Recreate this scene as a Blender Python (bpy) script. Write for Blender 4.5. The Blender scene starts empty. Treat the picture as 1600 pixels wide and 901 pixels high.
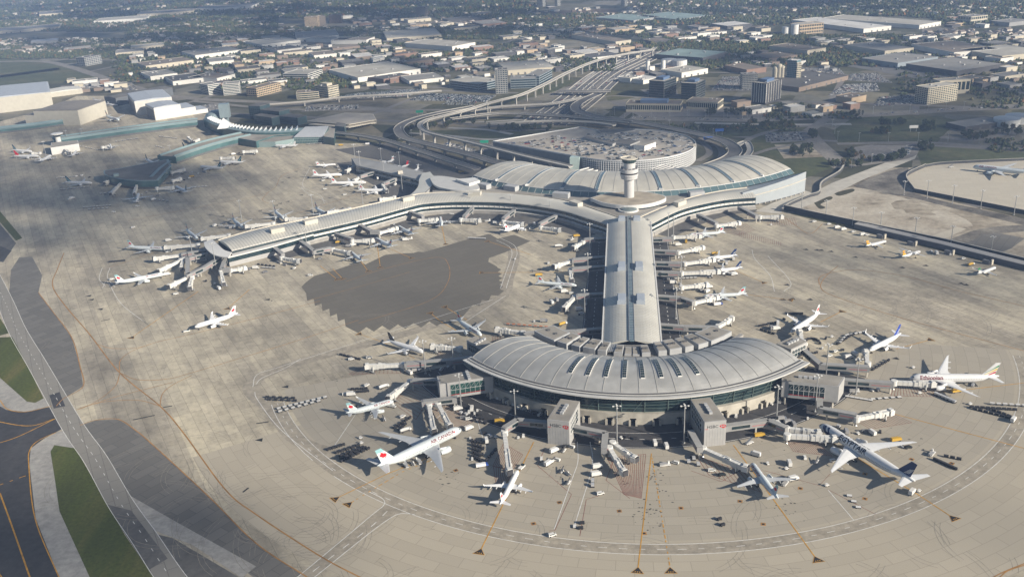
import bpy, bmesh, math, random
import numpy as np
from mathutils import Vector, Matrix
from mathutils.geometry import tessellate_polygon
random.seed(7); rng = np.random.default_rng(7)
S = bpy.context.scene
COL = S.collection
# ------------------------------------------------------------------ camera, sky, sun, exposure
CAM_H, PITCH, FPX, ROLL = 306.949, 0.385178, 1454.816, -0.0498135      # metres, radians, focal length in pixels of a 1600 wide frame
SUN_AZ, SUN_EL = math.radians(124.5), math.radians(24.0)
cam_d = bpy.data.cameras.new('camera'); cam = bpy.data.objects.new('camera', cam_d); COL.objects.link(cam)
cam_d.sensor_fit = 'HORIZONTAL'; cam_d.sensor_width = 36.0; cam_d.lens = FPX / 1600 * 36.0
cam_d.clip_start = 1.0; cam_d.clip_end = 60000.0
cam.matrix_world = Matrix.Translation((0, 0, CAM_H)) @ Matrix.Rotation(math.pi / 2 - PITCH, 4, 'X') @ Matrix.Rotation(ROLL, 4, 'Z')
S.camera = cam
S.render.resolution_x, S.render.resolution_y = 1024, 576
W = bpy.data.worlds.new('World'); S.world = W; W.use_nodes = True
nt = W.node_tree; bg = nt.nodes['Background']; sky = nt.nodes.new('ShaderNodeTexSky')
sky.sky_type = 'NISHITA'; sky.sun_disc = False; sky.sun_elevation = SUN_EL; sky.sun_rotation = SUN_AZ
sky.air_density = 1.0; sky.dust_density = 1.0; sky.ozone_density = 1.5
nt.links.new(sky.outputs[0], bg.inputs[0]); bg.inputs[1].default_value = 0.05
sun_vec = Vector((math.sin(SUN_AZ) * math.cos(SUN_EL), math.cos(SUN_AZ) * math.cos(SUN_EL), math.sin(SUN_EL)))
sd = bpy.data.lights.new('sun', 'SUN'); sun = bpy.data.objects.new('sun', sd); COL.objects.link(sun)
sd.energy = 5.0; sd.angle = math.radians(0.53); sd.color = (1.0, 0.90, 0.76)
sun.rotation_euler = (-sun_vec).to_track_quat('-Z', 'Y').to_euler()
S.view_settings.view_transform = 'Standard'; S.view_settings.look = 'None'
S.view_settings.exposure = 0.84; S.view_settings.gamma = 1.0; S.view_settings.use_curve_mapping = False
S.render.engine = 'CYCLES'; S.cycles.use_denoising = True; S.cycles.max_bounces = 5; S.cycles.volume_bounces = 0
S.cycles.diffuse_bounces = 3; S.cycles.glossy_bounces = 2; S.cycles.transmission_bounces = 2; S.cycles.transparent_max_bounces = 4
S.cycles.caustics_reflective = False; S.cycles.caustics_refractive = False

# ------------------------------------------------------------------ from survey points (photo pixels at a known height) to metres
_cr, _sr, _ct, _st = math.cos(ROLL), math.sin(ROLL), math.cos(PITCH), math.sin(PITCH)
def G(p, z=0.0):
    u, v = p[0] - 800, p[1] - 450.5
    u, v = u * _cr + v * _sr, -u * _sr + v * _cr
    s = (z - CAM_H) / (-_st - v / FPX * _ct)
    return Vector((u / FPX * s, (_ct - v / FPX * _st) * s, z))
def GP(pts, z=0.0): return [G(p, z) for p in pts]
HC = Vector((92.0, 665.5, 0)); _ph = math.atan2(37, 288)
EY = Vector((math.sin(_ph), math.cos(_ph), 0)); EX = Vector((math.cos(_ph), -math.sin(_ph), 0))
def loc(x, y, z=0.0): return HC + EX * x + EY * y + Vector((0, 0, z))
def pol(r, deg, z=0.0):              # round the concourse head: angle from the camera-side axis, clockwise positive to the right
    a = math.radians(deg); return loc(r * math.sin(a), -r * math.cos(a), z)
H2 = loc(0, 565)
def pol2(r, deg, z=0.0):             # round the centre of the arrivals hall
    a = math.radians(deg); q = H2 + EX * (r * math.sin(a)) - EY * (r * math.cos(a)); q.z = z; return q
def spline(pts, n=8):
    pts = [Vector(p) for p in pts]
    if len(pts) < 3: return pts
    P = [2 * pts[0] - pts[1]] + pts + [2 * pts[-1] - pts[-2]]; out = []
    for i in range(1, len(P) - 2):
        for k in range(n):
            t = k / n; a, b, c, d = P[i - 1], P[i], P[i + 1], P[i + 2]
            out.append(0.5 * ((2 * b) + (c - a) * t + (2 * a - 5 * b + 4 * c - d) * t * t + (3 * b - a - 3 * c + d) * t ** 3))
    out.append(pts[-1]); return out
def resample(pts, n):
    d = [0]
    for a, b in zip(pts, pts[1:]): d.append(d[-1] + (b - a).length)
    out = []; j = 0
    for i in range(n):
        t = d[-1] * i / (n - 1)
        while j < len(d) - 2 and d[j + 1] < t: j += 1
        s = d[j + 1] - d[j]; f = (t - d[j]) / s if s > 1e-9 else 0
        out.append(pts[j].lerp(pts[j + 1], f))
    return out
def length(pts): return sum((b - a).length for a, b in zip(pts, pts[1:]))

# ------------------------------------------------------------------ materials
MATS = {}
def mat(name, col, rough=0.75, var=0.12, scale=0.15, metal=0.0, spec=0.3, stretch=None, fine=0.0, fscale=2.0):
    if name in MATS: return MATS[name]
    m = bpy.data.materials.new(name); m.use_nodes = True; t = m.node_tree; b = t.nodes['Principled BSDF']
    b.inputs['Roughness'].default_value = rough; b.inputs['Metallic'].default_value = metal
    b.inputs['Specular IOR Level'].default_value = spec
    c = (*col, 1.0)
    if var <= 0: b.inputs['Base Color'].default_value = c
    else:
        tc = t.nodes.new('ShaderNodeTexCoord'); mp = t.nodes.new('ShaderNodeMapping')
        if stretch: mp.inputs['Scale'].default_value = stretch
        t.links.new(tc.outputs['Object'], mp.inputs[0])
        n = t.nodes.new('ShaderNodeTexNoise'); n.inputs['Scale'].default_value = scale; n.inputs['Detail'].default_value = 4
        t.links.new(mp.outputs[0], n.inputs['Vector'])
        r = t.nodes.new('ShaderNodeValToRGB')
        r.color_ramp.elements[0].position = 0.3; r.color_ramp.elements[1].position = 0.7
        r.color_ramp.elements[0].color = tuple(x * (1 - var) for x in col) + (1,)
        r.color_ramp.elements[1].color = tuple(min(1, x * (1 + var)) for x in col) + (1,)
        t.links.new(n.outputs[0], r.inputs[0]); t.links.new(r.outputs[0], b.inputs['Base Color'])
    MATS[name] = m; return m
WHITE = mat('white_paint', (0.60, 0.60, 0.58), 0.45, 0.05, 0.3)
GREYW = mat('grey_cladding', (0.33, 0.33, 0.325), 0.55, 0.06, 0.3)
DGREY = mat('dark_grey', (0.10, 0.10, 0.10), 0.7, 0.15, 0.3)
BLACK = mat('black_rubber', (0.02, 0.02, 0.022), 0.8, 0.2, 0.5)
STEEL = mat('galvanised_steel', (0.45, 0.46, 0.46), 0.4, 0.08, 0.4, 0.6)
CREAM = mat('cream_concrete', (0.50, 0.46, 0.38), 0.8, 0.12, 0.12)
CONC = mat('pale_concrete', (0.42, 0.40, 0.35), 0.85, 0.14, 0.1)
GLASS = mat('dark_glass', (0.015, 0.03, 0.033), 0.12, 0.5, 0.2, 0.0, 0.6)
TEAL = mat('teal_glass', (0.06, 0.12, 0.125), 0.2, 0.25, 0.08, 0.0, 0.6)
RED = mat('red_paint', (0.45, 0.02, 0.02), 0.5, 0.06)
YEL = mat('yellow_paint', (0.46, 0.29, 0.04), 0.55, 0.06)
ORG = mat('orange_paint', (0.65, 0.16, 0.02), 0.55, 0.06)
BLUE = mat('blue_paint', (0.03, 0.07, 0.28), 0.45, 0.06)
NAVY = mat('navy_paint', (0.012, 0.03, 0.10), 0.4, 0.06)
GREENF = mat('green_frame', (0.10, 0.14, 0.13), 0.5, 0.06)

# ------------------------------------------------------------------ mesh builder
class MB:
    def __init__(s): s.v = []; s.f = []; s.m = []
    def add(s, vs, fs, mi=0):
        o = len(s.v); s.v += [tuple(v) for v in vs]; s.f += [tuple(i + o for i in f) for f in fs]; s.m += [mi] * len(fs); return s
    def quad(s, a, b, c, d, mi=0): return s.add([a, b, c, d], [(0, 1, 2, 3)], mi)
    def hexa(s, lo, hi, mi=0, bottom=True):           # prism between two matching loops
        n = len(lo); fs = [(i, (i + 1) % n, n + (i + 1) % n, n + i) for i in range(n)]
        fs.append(tuple(range(n, 2 * n)))
        if bottom: fs.append(tuple(range(n - 1, -1, -1)))
        return s.add(list(lo) + list(hi), fs, mi)
    def box(s, c, size, rot=0.0, mi=0, base=True):     # c = centre of the base (base) or of the box
        x, y, z = size[0] / 2, size[1] / 2, size[2]; z0 = c[2] if base else c[2] - z / 2
        ca, sa = math.cos(rot), math.sin(rot)
        q = [(c[0] + px * ca - py * sa, c[1] + px * sa + py * ca) for px, py in ((-x, -y), (x, -y), (x, y), (-x, y))]
        return s.hexa([(a, b, z0) for a, b in q], [(a, b, z0 + z) for a, b in q], mi)
    def beam(s, a, b, w, h, mi=0):                      # square bar from a to b, a and b on its axis
        a, b = Vector(a), Vector(b); d = (b - a)
        if d.length < 1e-6: return s
        d.normalize(); up = Vector((0, 0, 1)) if abs(d.z) < 0.95 else Vector((1, 0, 0))
        r = d.cross(up).normalized() * (w / 2); u = r.cross(d).normalized() * (h / 2)
        return s.hexa([a - r - u, a + r - u, a + r + u, a - r + u], [b - r - u, b + r - u, b + r + u, b - r + u], mi)
    def tube(s, rings, mi=0, cap=True):                # rings of equal length
        n = len(rings[0]); o = []; fs = []
        for r in rings: o += list(r)
        for k in range(len(rings) - 1):
            for i in range(n): fs.append((k * n + i, k * n + (i + 1) % n, (k + 1) * n + (i + 1) % n, (k + 1) * n + i))
        if cap: fs.append(tuple(range(n - 1, -1, -1))); fs.append(tuple(range((len(rings) - 1) * n, len(rings) * n)))
        return s.add(o, fs, mi)
    def lathe(s, c, prof, n=16, mi=0, cap=True):        # prof: (radius, z)
        return s.tube([[(c[0] + r * math.cos(2 * math.pi * i / n), c[1] + r * math.sin(2 * math.pi * i / n), c[2] + z) for i in range(n)] for r, z in prof], mi, cap)
    def sheet(s, A, B, mi=0):                           # strip between two polylines
        n = len(A); return s.add(list(A) + list(B), [(i, i + 1, n + i + 1, n + i) for i in range(n - 1)], mi)
    def ribbon(s, pts, w, z, mi=0, off=0.0):
        L, R = [], []
        for i, p in enumerate(pts):
            d = (pts[min(i + 1, len(pts) - 1)] - pts[max(i - 1, 0)]); d.z = 0; d.normalize(); nn = Vector((-d.y, d.x, 0))
            q = Vector((p.x, p.y, z)) + nn * off; L.append(q + nn * w / 2); R.append(q - nn * w / 2)
        return s.sheet(R, L, mi)
    def poly(s, pts, z, mi=0):
        pts = [Vector((p[0], p[1], z)) for p in pts]
        tr = tessellate_polygon([pts]); out = []
        for t in tr:
            a, b, c = (pts[i] for i in t)
            out.append(t if (b - a).cross(c - a).z > 0 else (t[0], t[2], t[1]))
        return s.add(pts, out, mi)
    def build(s, name, mats, parent=None, smooth=False, at=None):
        me = bpy.data.meshes.new(name); vs = s.v
        if at is not None: vs = [(v[0] - at[0], v[1] - at[1], v[2] - at[2]) for v in vs]
        me.from_pydata(vs, [], s.f)
        for m in (mats if isinstance(mats, (list, tuple)) else [mats]): me.materials.append(m)
        me.polygons.foreach_set('material_index', s.m)
        if smooth: me.polygons.foreach_set('use_smooth', [True] * len(s.f))
        me.update()
        o = bpy.data.objects.new(name, me); COL.objects.link(o)
        if at is not None and parent is None: o.location = at
        if parent is not None: o.parent = parent
        return o
ORD = 'first second third fourth fifth sixth seventh eighth ninth tenth eleventh twelfth thirteenth fourteenth fifteenth sixteenth seventeenth eighteenth nineteenth twentieth twenty-first twenty-second'.split()
def tag(o, label=None, cat=None, group=None, kind=None):
    if label: o['label'] = label
    if cat: o['category'] = cat
    if group: o['group'] = group
    if kind: o['kind'] = kind
    return o
def thing(name, label, cat, at=(0, 0, 0), rz=0.0, group=None):
    o = bpy.data.objects.new(name, None); COL.objects.link(o); o.location = at; o.rotation_euler = (0, 0, rz); o.empty_display_size = 1
    return tag(o, label, cat, group)
TREES = {}
def dup(root, at=None, rz=None, label=None, group=None, cat=None, scale=None):
    """a copy of a thing with copies of its parts and sub-parts"""
    def tree(o): return (o, [tree(c) for c in o.children])
    if root.name not in TREES: TREES[root.name] = tree(root)
    def rec(t, par):
        c = t[0].copy(); COL.objects.link(c)
        if par is not None: c.parent = par
        for ch in t[1]: rec(ch, c)
        return c
    r = rec(TREES[root.name], None)
    if at is not None: r.location = at
    if rz is not None: r.rotation_euler = (0, 0, rz)
    if scale is not None: r.scale = scale
    return tag(r, label, cat, group)
def struct(name, mb, m, smooth=False): return tag(mb.build(name, m, None, smooth), kind='structure')
def offset(pts, d):
    out = []
    for i, p in enumerate(pts):
        t = pts[min(i + 1, len(pts) - 1)] - pts[max(i - 1, 0)]; t.z = 0; t.normalize(); out.append(p + Vector((-t.y, t.x, 0)) * d)
    return out
def dashes(mb, pts, w, z, on, gap, mi=0, off=0.0):
    if off: pts = offset(pts, off)
    L = length(pts); n = max(2, int(L / 1.5)); q = resample(pts, n); st = L / (n - 1); i = 0.0
    while i < L:
        a, b = int(i / st), min(n - 1, int((i + on) / st))
        if b > a: mb.ribbon(q[a:b + 1], w, z, mi)
        i += on + gap
# ------------------------------------------------------------------ ground materials
def nodes(name, rough=0.9):
    m = bpy.data.materials.new(name); m.use_nodes = True; t = m.node_tree; b = t.nodes['Principled BSDF']
    b.inputs['Roughness'].default_value = rough; b.inputs['Specular IOR Level'].default_value = 0.2
    return m, t, b
def N(t, kind, **kw):
    n = t.nodes.new(kind)
    for k, v in kw.items():
        if k in n.inputs: n.inputs[k].default_value = v
        else: setattr(n, k, v)
    return n
def ramp(t, src, stops):
    r = t.nodes.new('ShaderNodeValToRGB'); e = r.color_ramp.elements
    while len(e) < len(stops): e.new(0.5)
    for k, (p, c) in enumerate(stops): e[k].position = p; e[k].color = (*c, 1) if len(c) == 3 else c
    t.links.new(src, r.inputs[0]); return r.outputs[0]
def mul(t, a, b, fac=1.0):
    x = t.nodes.new('ShaderNodeMix'); x.data_type = 'RGBA'; x.blend_type = 'MULTIPLY'; x.inputs[0].default_value = fac
    t.links.new(a, x.inputs[6]); t.links.new(b, x.inputs[7]); return x.outputs[2]
def mixf(t, fac, a, b):
    x = t.nodes.new('ShaderNodeMix'); x.data_type = 'RGBA'; t.links.new(fac, x.inputs[0])
    for s, k in ((a, 6), (b, 7)):
        if isinstance(s, tuple): x.inputs[k].default_value = (*s, 1)
        else: t.links.new(s, x.inputs[k])
    return x.outputs[2]
def mapped(t, rot=0.0, scale=(1, 1, 1), src=None):
    if src is None: src = t.nodes.new('ShaderNodeNewGeometry').outputs['Position']
    mp = t.nodes.new('ShaderNodeMapping'); mp.inputs['Rotation'].default_value = (0, 0, rot); mp.inputs['Scale'].default_value = scale
    t.links.new(src, mp.inputs[0]); return mp.outputs[0]
def polar(t):
    g = t.nodes.new('ShaderNodeNewGeometry').outputs['Position']
    sub = N(t, 'ShaderNodeVectorMath', operation='SUBTRACT'); t.links.new(g, sub.inputs[0]); sub.inputs[1].default_value = (HC.x, HC.y, 0)
    ln = N(t, 'ShaderNodeVectorMath', operation='LENGTH'); t.links.new(sub.outputs[0], ln.inputs[0])
    sx = t.nodes.new('ShaderNodeSeparateXYZ'); t.links.new(sub.outputs[0], sx.inputs[0])
    at = N(t, 'ShaderNodeMath', operation='ARCTAN2'); t.links.new(sx.outputs[0], at.inputs[0])
    ng = N(t, 'ShaderNodeMath', operation='MULTIPLY'); t.links.new(sx.outputs[1], ng.inputs[0]); ng.inputs[1].default_value = -1; t.links.new(ng.outputs[0], at.inputs[1])
    mr = N(t, 'ShaderNodeMath', operation='MULTIPLY'); t.links.new(at.outputs[0], mr.inputs[0]); mr.inputs[1].default_value = 230
    cb = t.nodes.new('ShaderNodeCombineXYZ'); t.links.new(mr.outputs[0], cb.inputs[0]); t.links.new(ln.outputs['Value'], cb.inputs[1])
    return cb.outputs[0]
def slab_mat(name, c, vec_fn, sw=15.0, sh=7.5, slab=0.16, stain=(0.62, 1.12), streak_rot=0.0, joint=0.62, strips=False):
    m, t, b = nodes(name)
    v = vec_fn(t)
    br = t.nodes.new('ShaderNodeTexBrick'); br.offset = 0.5
    for k, x in (('Scale', 1.0), ('Brick Width', sw), ('Row Height', sh), ('Mortar Size', 0.19), ('Mortar Smooth', 0.3), ('Bias', 0.0)): br.inputs[k].default_value = x
    br.inputs['Color1'].default_value = (1 - slab, 1 - slab, 1 - slab, 1); br.inputs['Color2'].default_value = (1 + slab * .5,) * 3 + (1,); br.inputs['Mortar'].default_value = (joint,) * 3 + (1,)
    t.links.new(v, br.inputs['Vector'])
    # broad worn lanes
    lane = N(t, 'ShaderNodeTexNoise', Scale=1.0, Detail=5.0, Roughness=0.6); t.links.new(mapped(t, streak_rot, (0.004, 0.028, 1), v), lane.inputs['Vector'])
    lr = ramp(t, lane.outputs[0], [(0.30, (stain[0], stain[0], stain[0] * 1.02)), (0.55, (1.0, 1.0, 1.0)), (0.75, (stain[1], stain[1], stain[1] * .97))])
    blot = N(t, 'ShaderNodeTexNoise', Scale=0.012, Detail=7.0, Roughness=0.65); t.links.new(mapped(t), blot.inputs['Vector'])
    bl = ramp(t, blot.outputs[0], [(0.33, (0.70, 0.70, 0.71)), (0.5, (0.98, 0.98, 0.98)), (0.7, (1.1, 1.09, 1.06))])
    fine = N(t, 'ShaderNodeTexNoise', Scale=0.22, Detail=6.0, Roughness=0.75); t.links.new(mapped(t), fine.inputs['Vector'])
    fr = ramp(t, fine.outputs[0], [(0.28, (0.72, 0.72, 0.72)), (0.5, (1, 1, 1)), (0.75, (1.12, 1.12, 1.11))])
    mid = N(t, 'ShaderNodeTexNoise', Scale=0.06, Detail=8.0, Roughness=0.7); t.links.new(mapped(t, 0.0, (1, 2.5, 1), v), mid.inputs['Vector'])
    fr = mul(t, fr, ramp(t, mid.outputs[0], [(0.3, (0.80, 0.80, 0.81)), (0.5, (1.0, 1.0, 1.0)), (0.7, (1.1, 1.1, 1.08))]))
    oil = N(t, 'ShaderNodeTexNoise', Scale=0.05, Detail=9.0, Roughness=0.8); t.links.new(mapped(t, 0.4, (1, 2.2, 1)), oil.inputs['Vector'])
    ol = ramp(t, oil.outputs[0], [(0.69, (1, 1, 1)), (0.78, (0.70, 0.69, 0.68))])
    base = N(t, 'ShaderNodeRGB'); base.outputs[0].default_value = (*c, 1)
    x = mul(t, base.outputs[0], br.outputs[0])
    if strips:
        b2 = t.nodes.new('ShaderNodeTexBrick'); b2.offset = 0.37
        for k, q in (('Scale', 1.0), ('Brick Width', 150.0), ('Row Height', 11.25), ('Mortar Size', 0.0), ('Bias', 0.1)): b2.inputs[k].default_value = q
        b2.inputs['Color1'].default_value = (.83, .83, .84, 1); b2.inputs['Color2'].default_value = (1.1, 1.1, 1.07, 1); t.links.new(v, b2.inputs['Vector']); x = mul(t, x, b2.outputs[0]); x = mul(t, x, lr); x = mul(t, x, bl); x = mul(t, x, fr); x = mul(t, x, ol)
    t.links.new(x, b.inputs['Base Color']); return m
def blotch_mat(name, stops, scale=0.01, detail=8, rough=0.65, rot=0.0, sc=(1, 1, 1), fine=0.3, fscale=0.2, r=0.95):
    m, t, b = nodes(name, r)
    n = N(t, 'ShaderNodeTexNoise', Scale=scale, Detail=float(detail), Roughness=rough); t.links.new(mapped(t, rot, sc), n.inputs['Vector'])
    x = ramp(t, n.outputs[0], stops)
    f = N(t, 'ShaderNodeTexNoise', Scale=fscale, Detail=5.0, Roughness=0.7); t.links.new(mapped(t), f.inputs['Vector'])
    x = mul(t, x, ramp(t, f.outputs[0], [(0.3, (1 - fine,) * 3), (0.7, (1 + fine * .5,) * 3)]))
    t.links.new(x, b.inputs['Base Color']); return m
APR = (0.425, 0.384, 0.303)
APRON = slab_mat('apron_concrete', APR, lambda t: mapped(t, 1.08), slab=0.12, joint=0.66, strips=True)
APRON_HEAD = slab_mat('apron_concrete_round', (0.368, 0.333, 0.264), polar, sw=15.0, sh=7.5, stain=(0.74, 1.12), slab=0.06, joint=0.80)
APRON_STAND = slab_mat('worn_stand_concrete', (0.335, 0.306, 0.248), polar, sw=15.0, sh=7.5, stain=(0.64, 1.15), slab=0.07, joint=0.78)
OLDCONC = slab_mat('grey_concrete', (0.145, 0.14, 0.128), lambda t: mapped(t, -0.9), slab=0.14, stain=(0.75, 1.1))
PATCH = slab_mat('resurfaced_concrete', (0.132, 0.121, 0.098), lambda t: mapped(t, -0.55), slab=0.06, stain=(0.70, 1.55), joint=0.80)
PAD = slab_mat('new_pale_concrete', (0.44, 0.405, 0.33), lambda t: mapped(t, 0.3), slab=0.05, stain=(0.85, 1.06), joint=0.85)
ASPH = blotch_mat('asphalt', [(0.3, (0.040, 0.040, 0.043)), (0.7, (0.068, 0.067, 0.068))], 0.03, rot=0.35, sc=(1, .12, 1))
ASPHG = blotch_mat('worn_asphalt', [(0.3, (0.085, 0.083, 0.08)), (0.7, (0.145, 0.14, 0.13))], 0.03, rot=0.35, sc=(1, .2, 1))
ROADG = blotch_mat('road_surface', [(0.3, (0.17, 0.16, 0.145)), (0.7, (0.24, 0.225, 0.20))], 0.03)
HEADR = blotch_mat('worn_stand_road', [(0.3, (0.268, 0.242, 0.195)), (0.7, (0.345, 0.312, 0.25))], 0.05)
SHOULDER = blotch_mat('shoulder_concrete', [(0.3, (0.27, 0.262, 0.245)), (0.7, (0.38, 0.37, 0.34))], 0.02)
GRASS = blotch_mat('mown_grass', [(0.25, (0.048, 0.054, 0.012)), (0.5, (0.074, 0.090, 0.016)), (0.75, (0.14, 0.122, 0.036))], 0.04, rot=0.42, sc=(1, .06, 1), fine=0.4, fscale=0.5)
FIELD = blotch_mat('rough_grass', [(0.25, (0.045, 0.055, 0.025)), (0.5, (0.075, 0.085, 0.036)), (0.75, (0.15, 0.125, 0.07))], 0.012, fine=0.4, fscale=0.1)
DIRT = blotch_mat('bare_earth', [(0.36, (0.09, 0.078, 0.058)), (0.45, (0.23, 0.195, 0.145)), (0.54, (0.36, 0.32, 0.25)), (0.66, (0.47, 0.425, 0.34))], 0.011, rot=0.3, sc=(.6, 1, 1), fine=0.35, fscale=0.12, detail=10, rough=0.72)
LOT = blotch_mat('car_park_surface', [(0.3, (0.15, 0.145, 0.14)), (0.7, (0.27, 0.255, 0.235))], 0.01)
YLINE = mat('yellow_marking', (0.46, 0.24, 0.025), 0.8, 0.3, 0.3)
OLINE = mat('ochre_marking', (0.32, 0.17, 0.05), 0.8, 0.35, 0.1)
WLINE = mat('white_marking', (0.62, 0.62, 0.60), 0.8, 0.2, 0.3)
RLINE = mat('red_marking', (0.20, 0.07, 0.05), 0.8, 0.3, 0.3)
KLINE = mat('black_marking', (0.02, 0.02, 0.02), 0.8, 0.2, 0.3)
# far country: roads, lots, lawns and fields in a patchwork
def country():
    m, t, b = nodes('country')
    pos = mapped(t, 0.42)
    vor = N(t, 'ShaderNodeTexVoronoi', Scale=0.0095); vor.distance = 'CHEBYCHEV'; t.links.new(pos, vor.inputs['Vector'])
    sx = t.nodes.new('ShaderNodeSeparateColor'); t.links.new(vor.outputs['Color'], sx.inputs[0])
    plots = ramp(t, sx.outputs[0], [(0.0, (0.045, 0.05, 0.028)), (0.25, (0.07, 0.07, 0.042)), (0.4, (0.13, 0.12, 0.10)), (0.62, (0.20, 0.19, 0.17)), (0.8, (0.06, 0.066, 0.035)), (0.93, (0.21, 0.19, 0.15)), (1.0, (0.09, 0.08, 0.055))])
    n = N(t, 'ShaderNodeTexNoise', Scale=0.02, Detail=9.0, Roughness=0.75); t.links.new(pos, n.inputs['Vector'])
    x = mul(t, plots, ramp(t, n.outputs[0], [(0.3, (0.45, 0.47, 0.45)), (0.5, (0.95, 0.95, 0.92)), (0.68, (1.35, 1.3, 1.2))]))
    f = N(t, 'ShaderNodeTexNoise', Scale=0.0018, Detail=4.0, Roughness=0.6); t.links.new(pos, f.inputs['Vector'])
    x = mul(t, x, ramp(t, f.outputs[0], [(0.35, (0.62, 0.66, 0.62)), (0.65, (1.25, 1.2, 1.1))]))
    # street grid
    br = t.nodes.new('ShaderNodeTexBrick'); br.offset = 0.3
    for k, v in (('Scale', 1.0), ('Brick Width', 420.0), ('Row Height', 260.0), ('Mortar Size', 5.5), ('Mortar Smooth', 0.1)): br.inputs[k].default_value = v
    t.links.new(pos, br.inputs['Vector'])
    x = mixf(t, br.outputs['Fac'], x, (0.17, 0.16, 0.15))
    t.links.new(x, b.inputs['Base Color']); return m
COUNTRY = country()

# ------------------------------------------------------------------ ground sheets
struct('ground', MB().quad((-14000, -3000, 0), (14000, -3000, 0), (14000, 16000, 0), (-14000, 16000, 0)), COUNTRY)
def area(name, px, m, z, label=None):
    return struct(name, MB().poly(GP(px), z), m)
area('apron', [(-500, 250), (-60, 205), (0, 190), (70, 172), (120, 150), (195, 150), (335, 182), (400, 205), (480, 224), (640, 224), (775, 266), (745, 276), (985, 300), (1190, 318), (1222, 331), (1600, 424), (2200, 560), (2400, 1500), (-600, 1500), (-1100, 800)], APRON, 0.02)
area('terminal_yard', [(560, 252), (655, 279), (690, 300), (640, 312), (600, 314), (585, 290), (545, 268), (525, 255)], ASPHG, 0.03)
area('dark_apron', [(523, 234), (600, 224), (640, 222), (775, 266), (745, 280), (690, 278), (640, 262), (590, 250), (553, 243)], ASPHG, 0.035)
mb = MB(); A = [pol(178, d) for d in range(-54, 83, 2)]; B = [pol(338, d) for d in range(-54, 83, 2)]; mb.sheet([Vector((p.x, p.y, .03)) for p in B], [Vector((p.x, p.y, .03)) for p in A])
struct('apron_head', mb, APRON_HEAD)
mb = MB(); A = [pol(178.5, d, .036) for d in range(-66, 83, 2)]; B = [pol(268, d, .036) for d in range(-66, 83, 2)]; mb.sheet(B, A); struct('stand_apron', mb, APRON_STAND)
mb = MB(); mb.sheet([pol(179, d, .04) for d in range(-62, 63, 2)], [pol(140, d, .04) for d in range(-62, 63, 2)])
for s in (-1, 1): mb.quad(*([loc(s * x, y, .044) for x, y in ((18, -66), (38, -66), (38, 205), (18, 205))][::s]))
struct('service_road', mb, ASPH)
mb = MB()
rd = spline(GP([(420, 404), (520, 380), (600, 362), (655, 345), (720, 338), (800, 340), (870, 352), (925, 368)]), 6); mb.ribbon(rd, 24, 0.05)
rd2 = spline(GP([(1035, 368), (1080, 348), (1130, 332), (1180, 326)]), 6); mb.ribbon(rd2, 22, 0.05)
struct('pier_road', mb, ASPHG)
# serrated resurfaced patch between the piers
def saw(a, b, n, amp):
    a, b = Vector((*a, 0)), Vector((*b, 0)); d = (b - a) / n; q = Vector((-d.y, d.x, 0)).normalized() * amp; out = []
    for i in range(n): out += [a + d * i, a + d * (i + .55) + q]
    return [(p.x, p.y) for p in out]
pp = [(471, 448), (478, 441), (491, 431), (523, 422), (562, 409), (571, 413), (602, 398), (610, 397), (646, 395), (653, 393), (663, 394), (723, 376), (763, 365.5), (766, 366), (778, 373), (803, 366.6), (829, 376.6), (790, 394), (764, 403), (763, 409), (777, 416.5)]
pp += saw((777, 418), (782, 458), 6, -6) + saw((778, 462), (735, 485), 3, 6) + saw((720, 498), (548, 513), 7, -8) + saw((540, 510), (468, 462), 6, 9)
area('resurfaced_apron', pp, PATCH, 0.045)
area('old_apron', [(15, 450), (17, 422), (30, 402), (50, 401), (66, 430), (60, 457), (85, 490), (112, 527), (125, 572), (130, 603), (100, 622), (52, 550), (10, 478)], OLDCONC, 0.03)
area('old_apron', [(125, 664), (150, 656), (185, 655), (212, 672), (236, 692), (326, 775), (400, 848), (483, 904), (400, 904), (276, 815), (188, 765), (150, 705)], OLDCONC, 0.03)
area('pale_strip', [(188, 765), (276, 815), (400, 884), (378, 902), (300, 850), (225, 822)], SHOULDER, 0.038)
area('old_apron', [(228, 830), (270, 840), (375, 902), (345, 940), (280, 920)], ASPHG, 0.034)
edge_line = [(60, 457), (85, 490), (112, 527), (125, 572), (130, 603), (100, 622), (88, 634)]
edge_line2 = [(125, 664), (150, 656), (185, 655), (212, 672), (236, 692), (326, 775), (400, 848), (483, 903)]
area('taxiway', [(-700, 560), (0, 626), (12, 640), (40, 642), (80, 635), (100, 668), (70, 684), (48, 700), (46, 725), (56, 810), (96, 910), (140, 1100), (-900, 1200)], ASPH, 0.035)
area('shoulder', [(-60, 560), (0, 590), (42, 627), (55, 629), (68, 622), (80, 634), (40, 643), (10, 640), (-60, 600)], SHOULDER, 0.04)
area('shoulder', [(88, 675), (48, 700), (46, 725), (56, 810), (96, 910), (145, 910), (93, 798), (86, 750), (79, 705), (85, 695), (118, 700), (105, 672)], SHOULDER, 0.042)
area('grass', [(85, 695), (118, 700), (155, 765), (195, 835), (243, 905), (142, 905), (93, 798), (86, 750), (79, 705)], GRASS, 0.085)
area('grass', [(-60, 490), (0, 527), (19, 526), (45, 575), (68, 622), (55, 629), (42, 627), (0, 590), (-60, 540)], GRASS, 0.085)
area('grass', [(-60, 450), (0, 497), (15, 520), (0, 524), (-60, 480)], GRASS, 0.05)
area('grass', [(-80, 270), (0, 330), (35, 372), (25, 376), (0, 347), (-80, 290)], GRASS, 0.05)
area('taxiway', [(-80, 300), (0, 350), (25, 380), (5, 410), (-80, 385)], ASPHG, 0.035)
area('taxiway', [(-80, 380), (0, 384), (18, 392), (5, 408), (-80, 420)], ASPH, 0.04)
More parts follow.
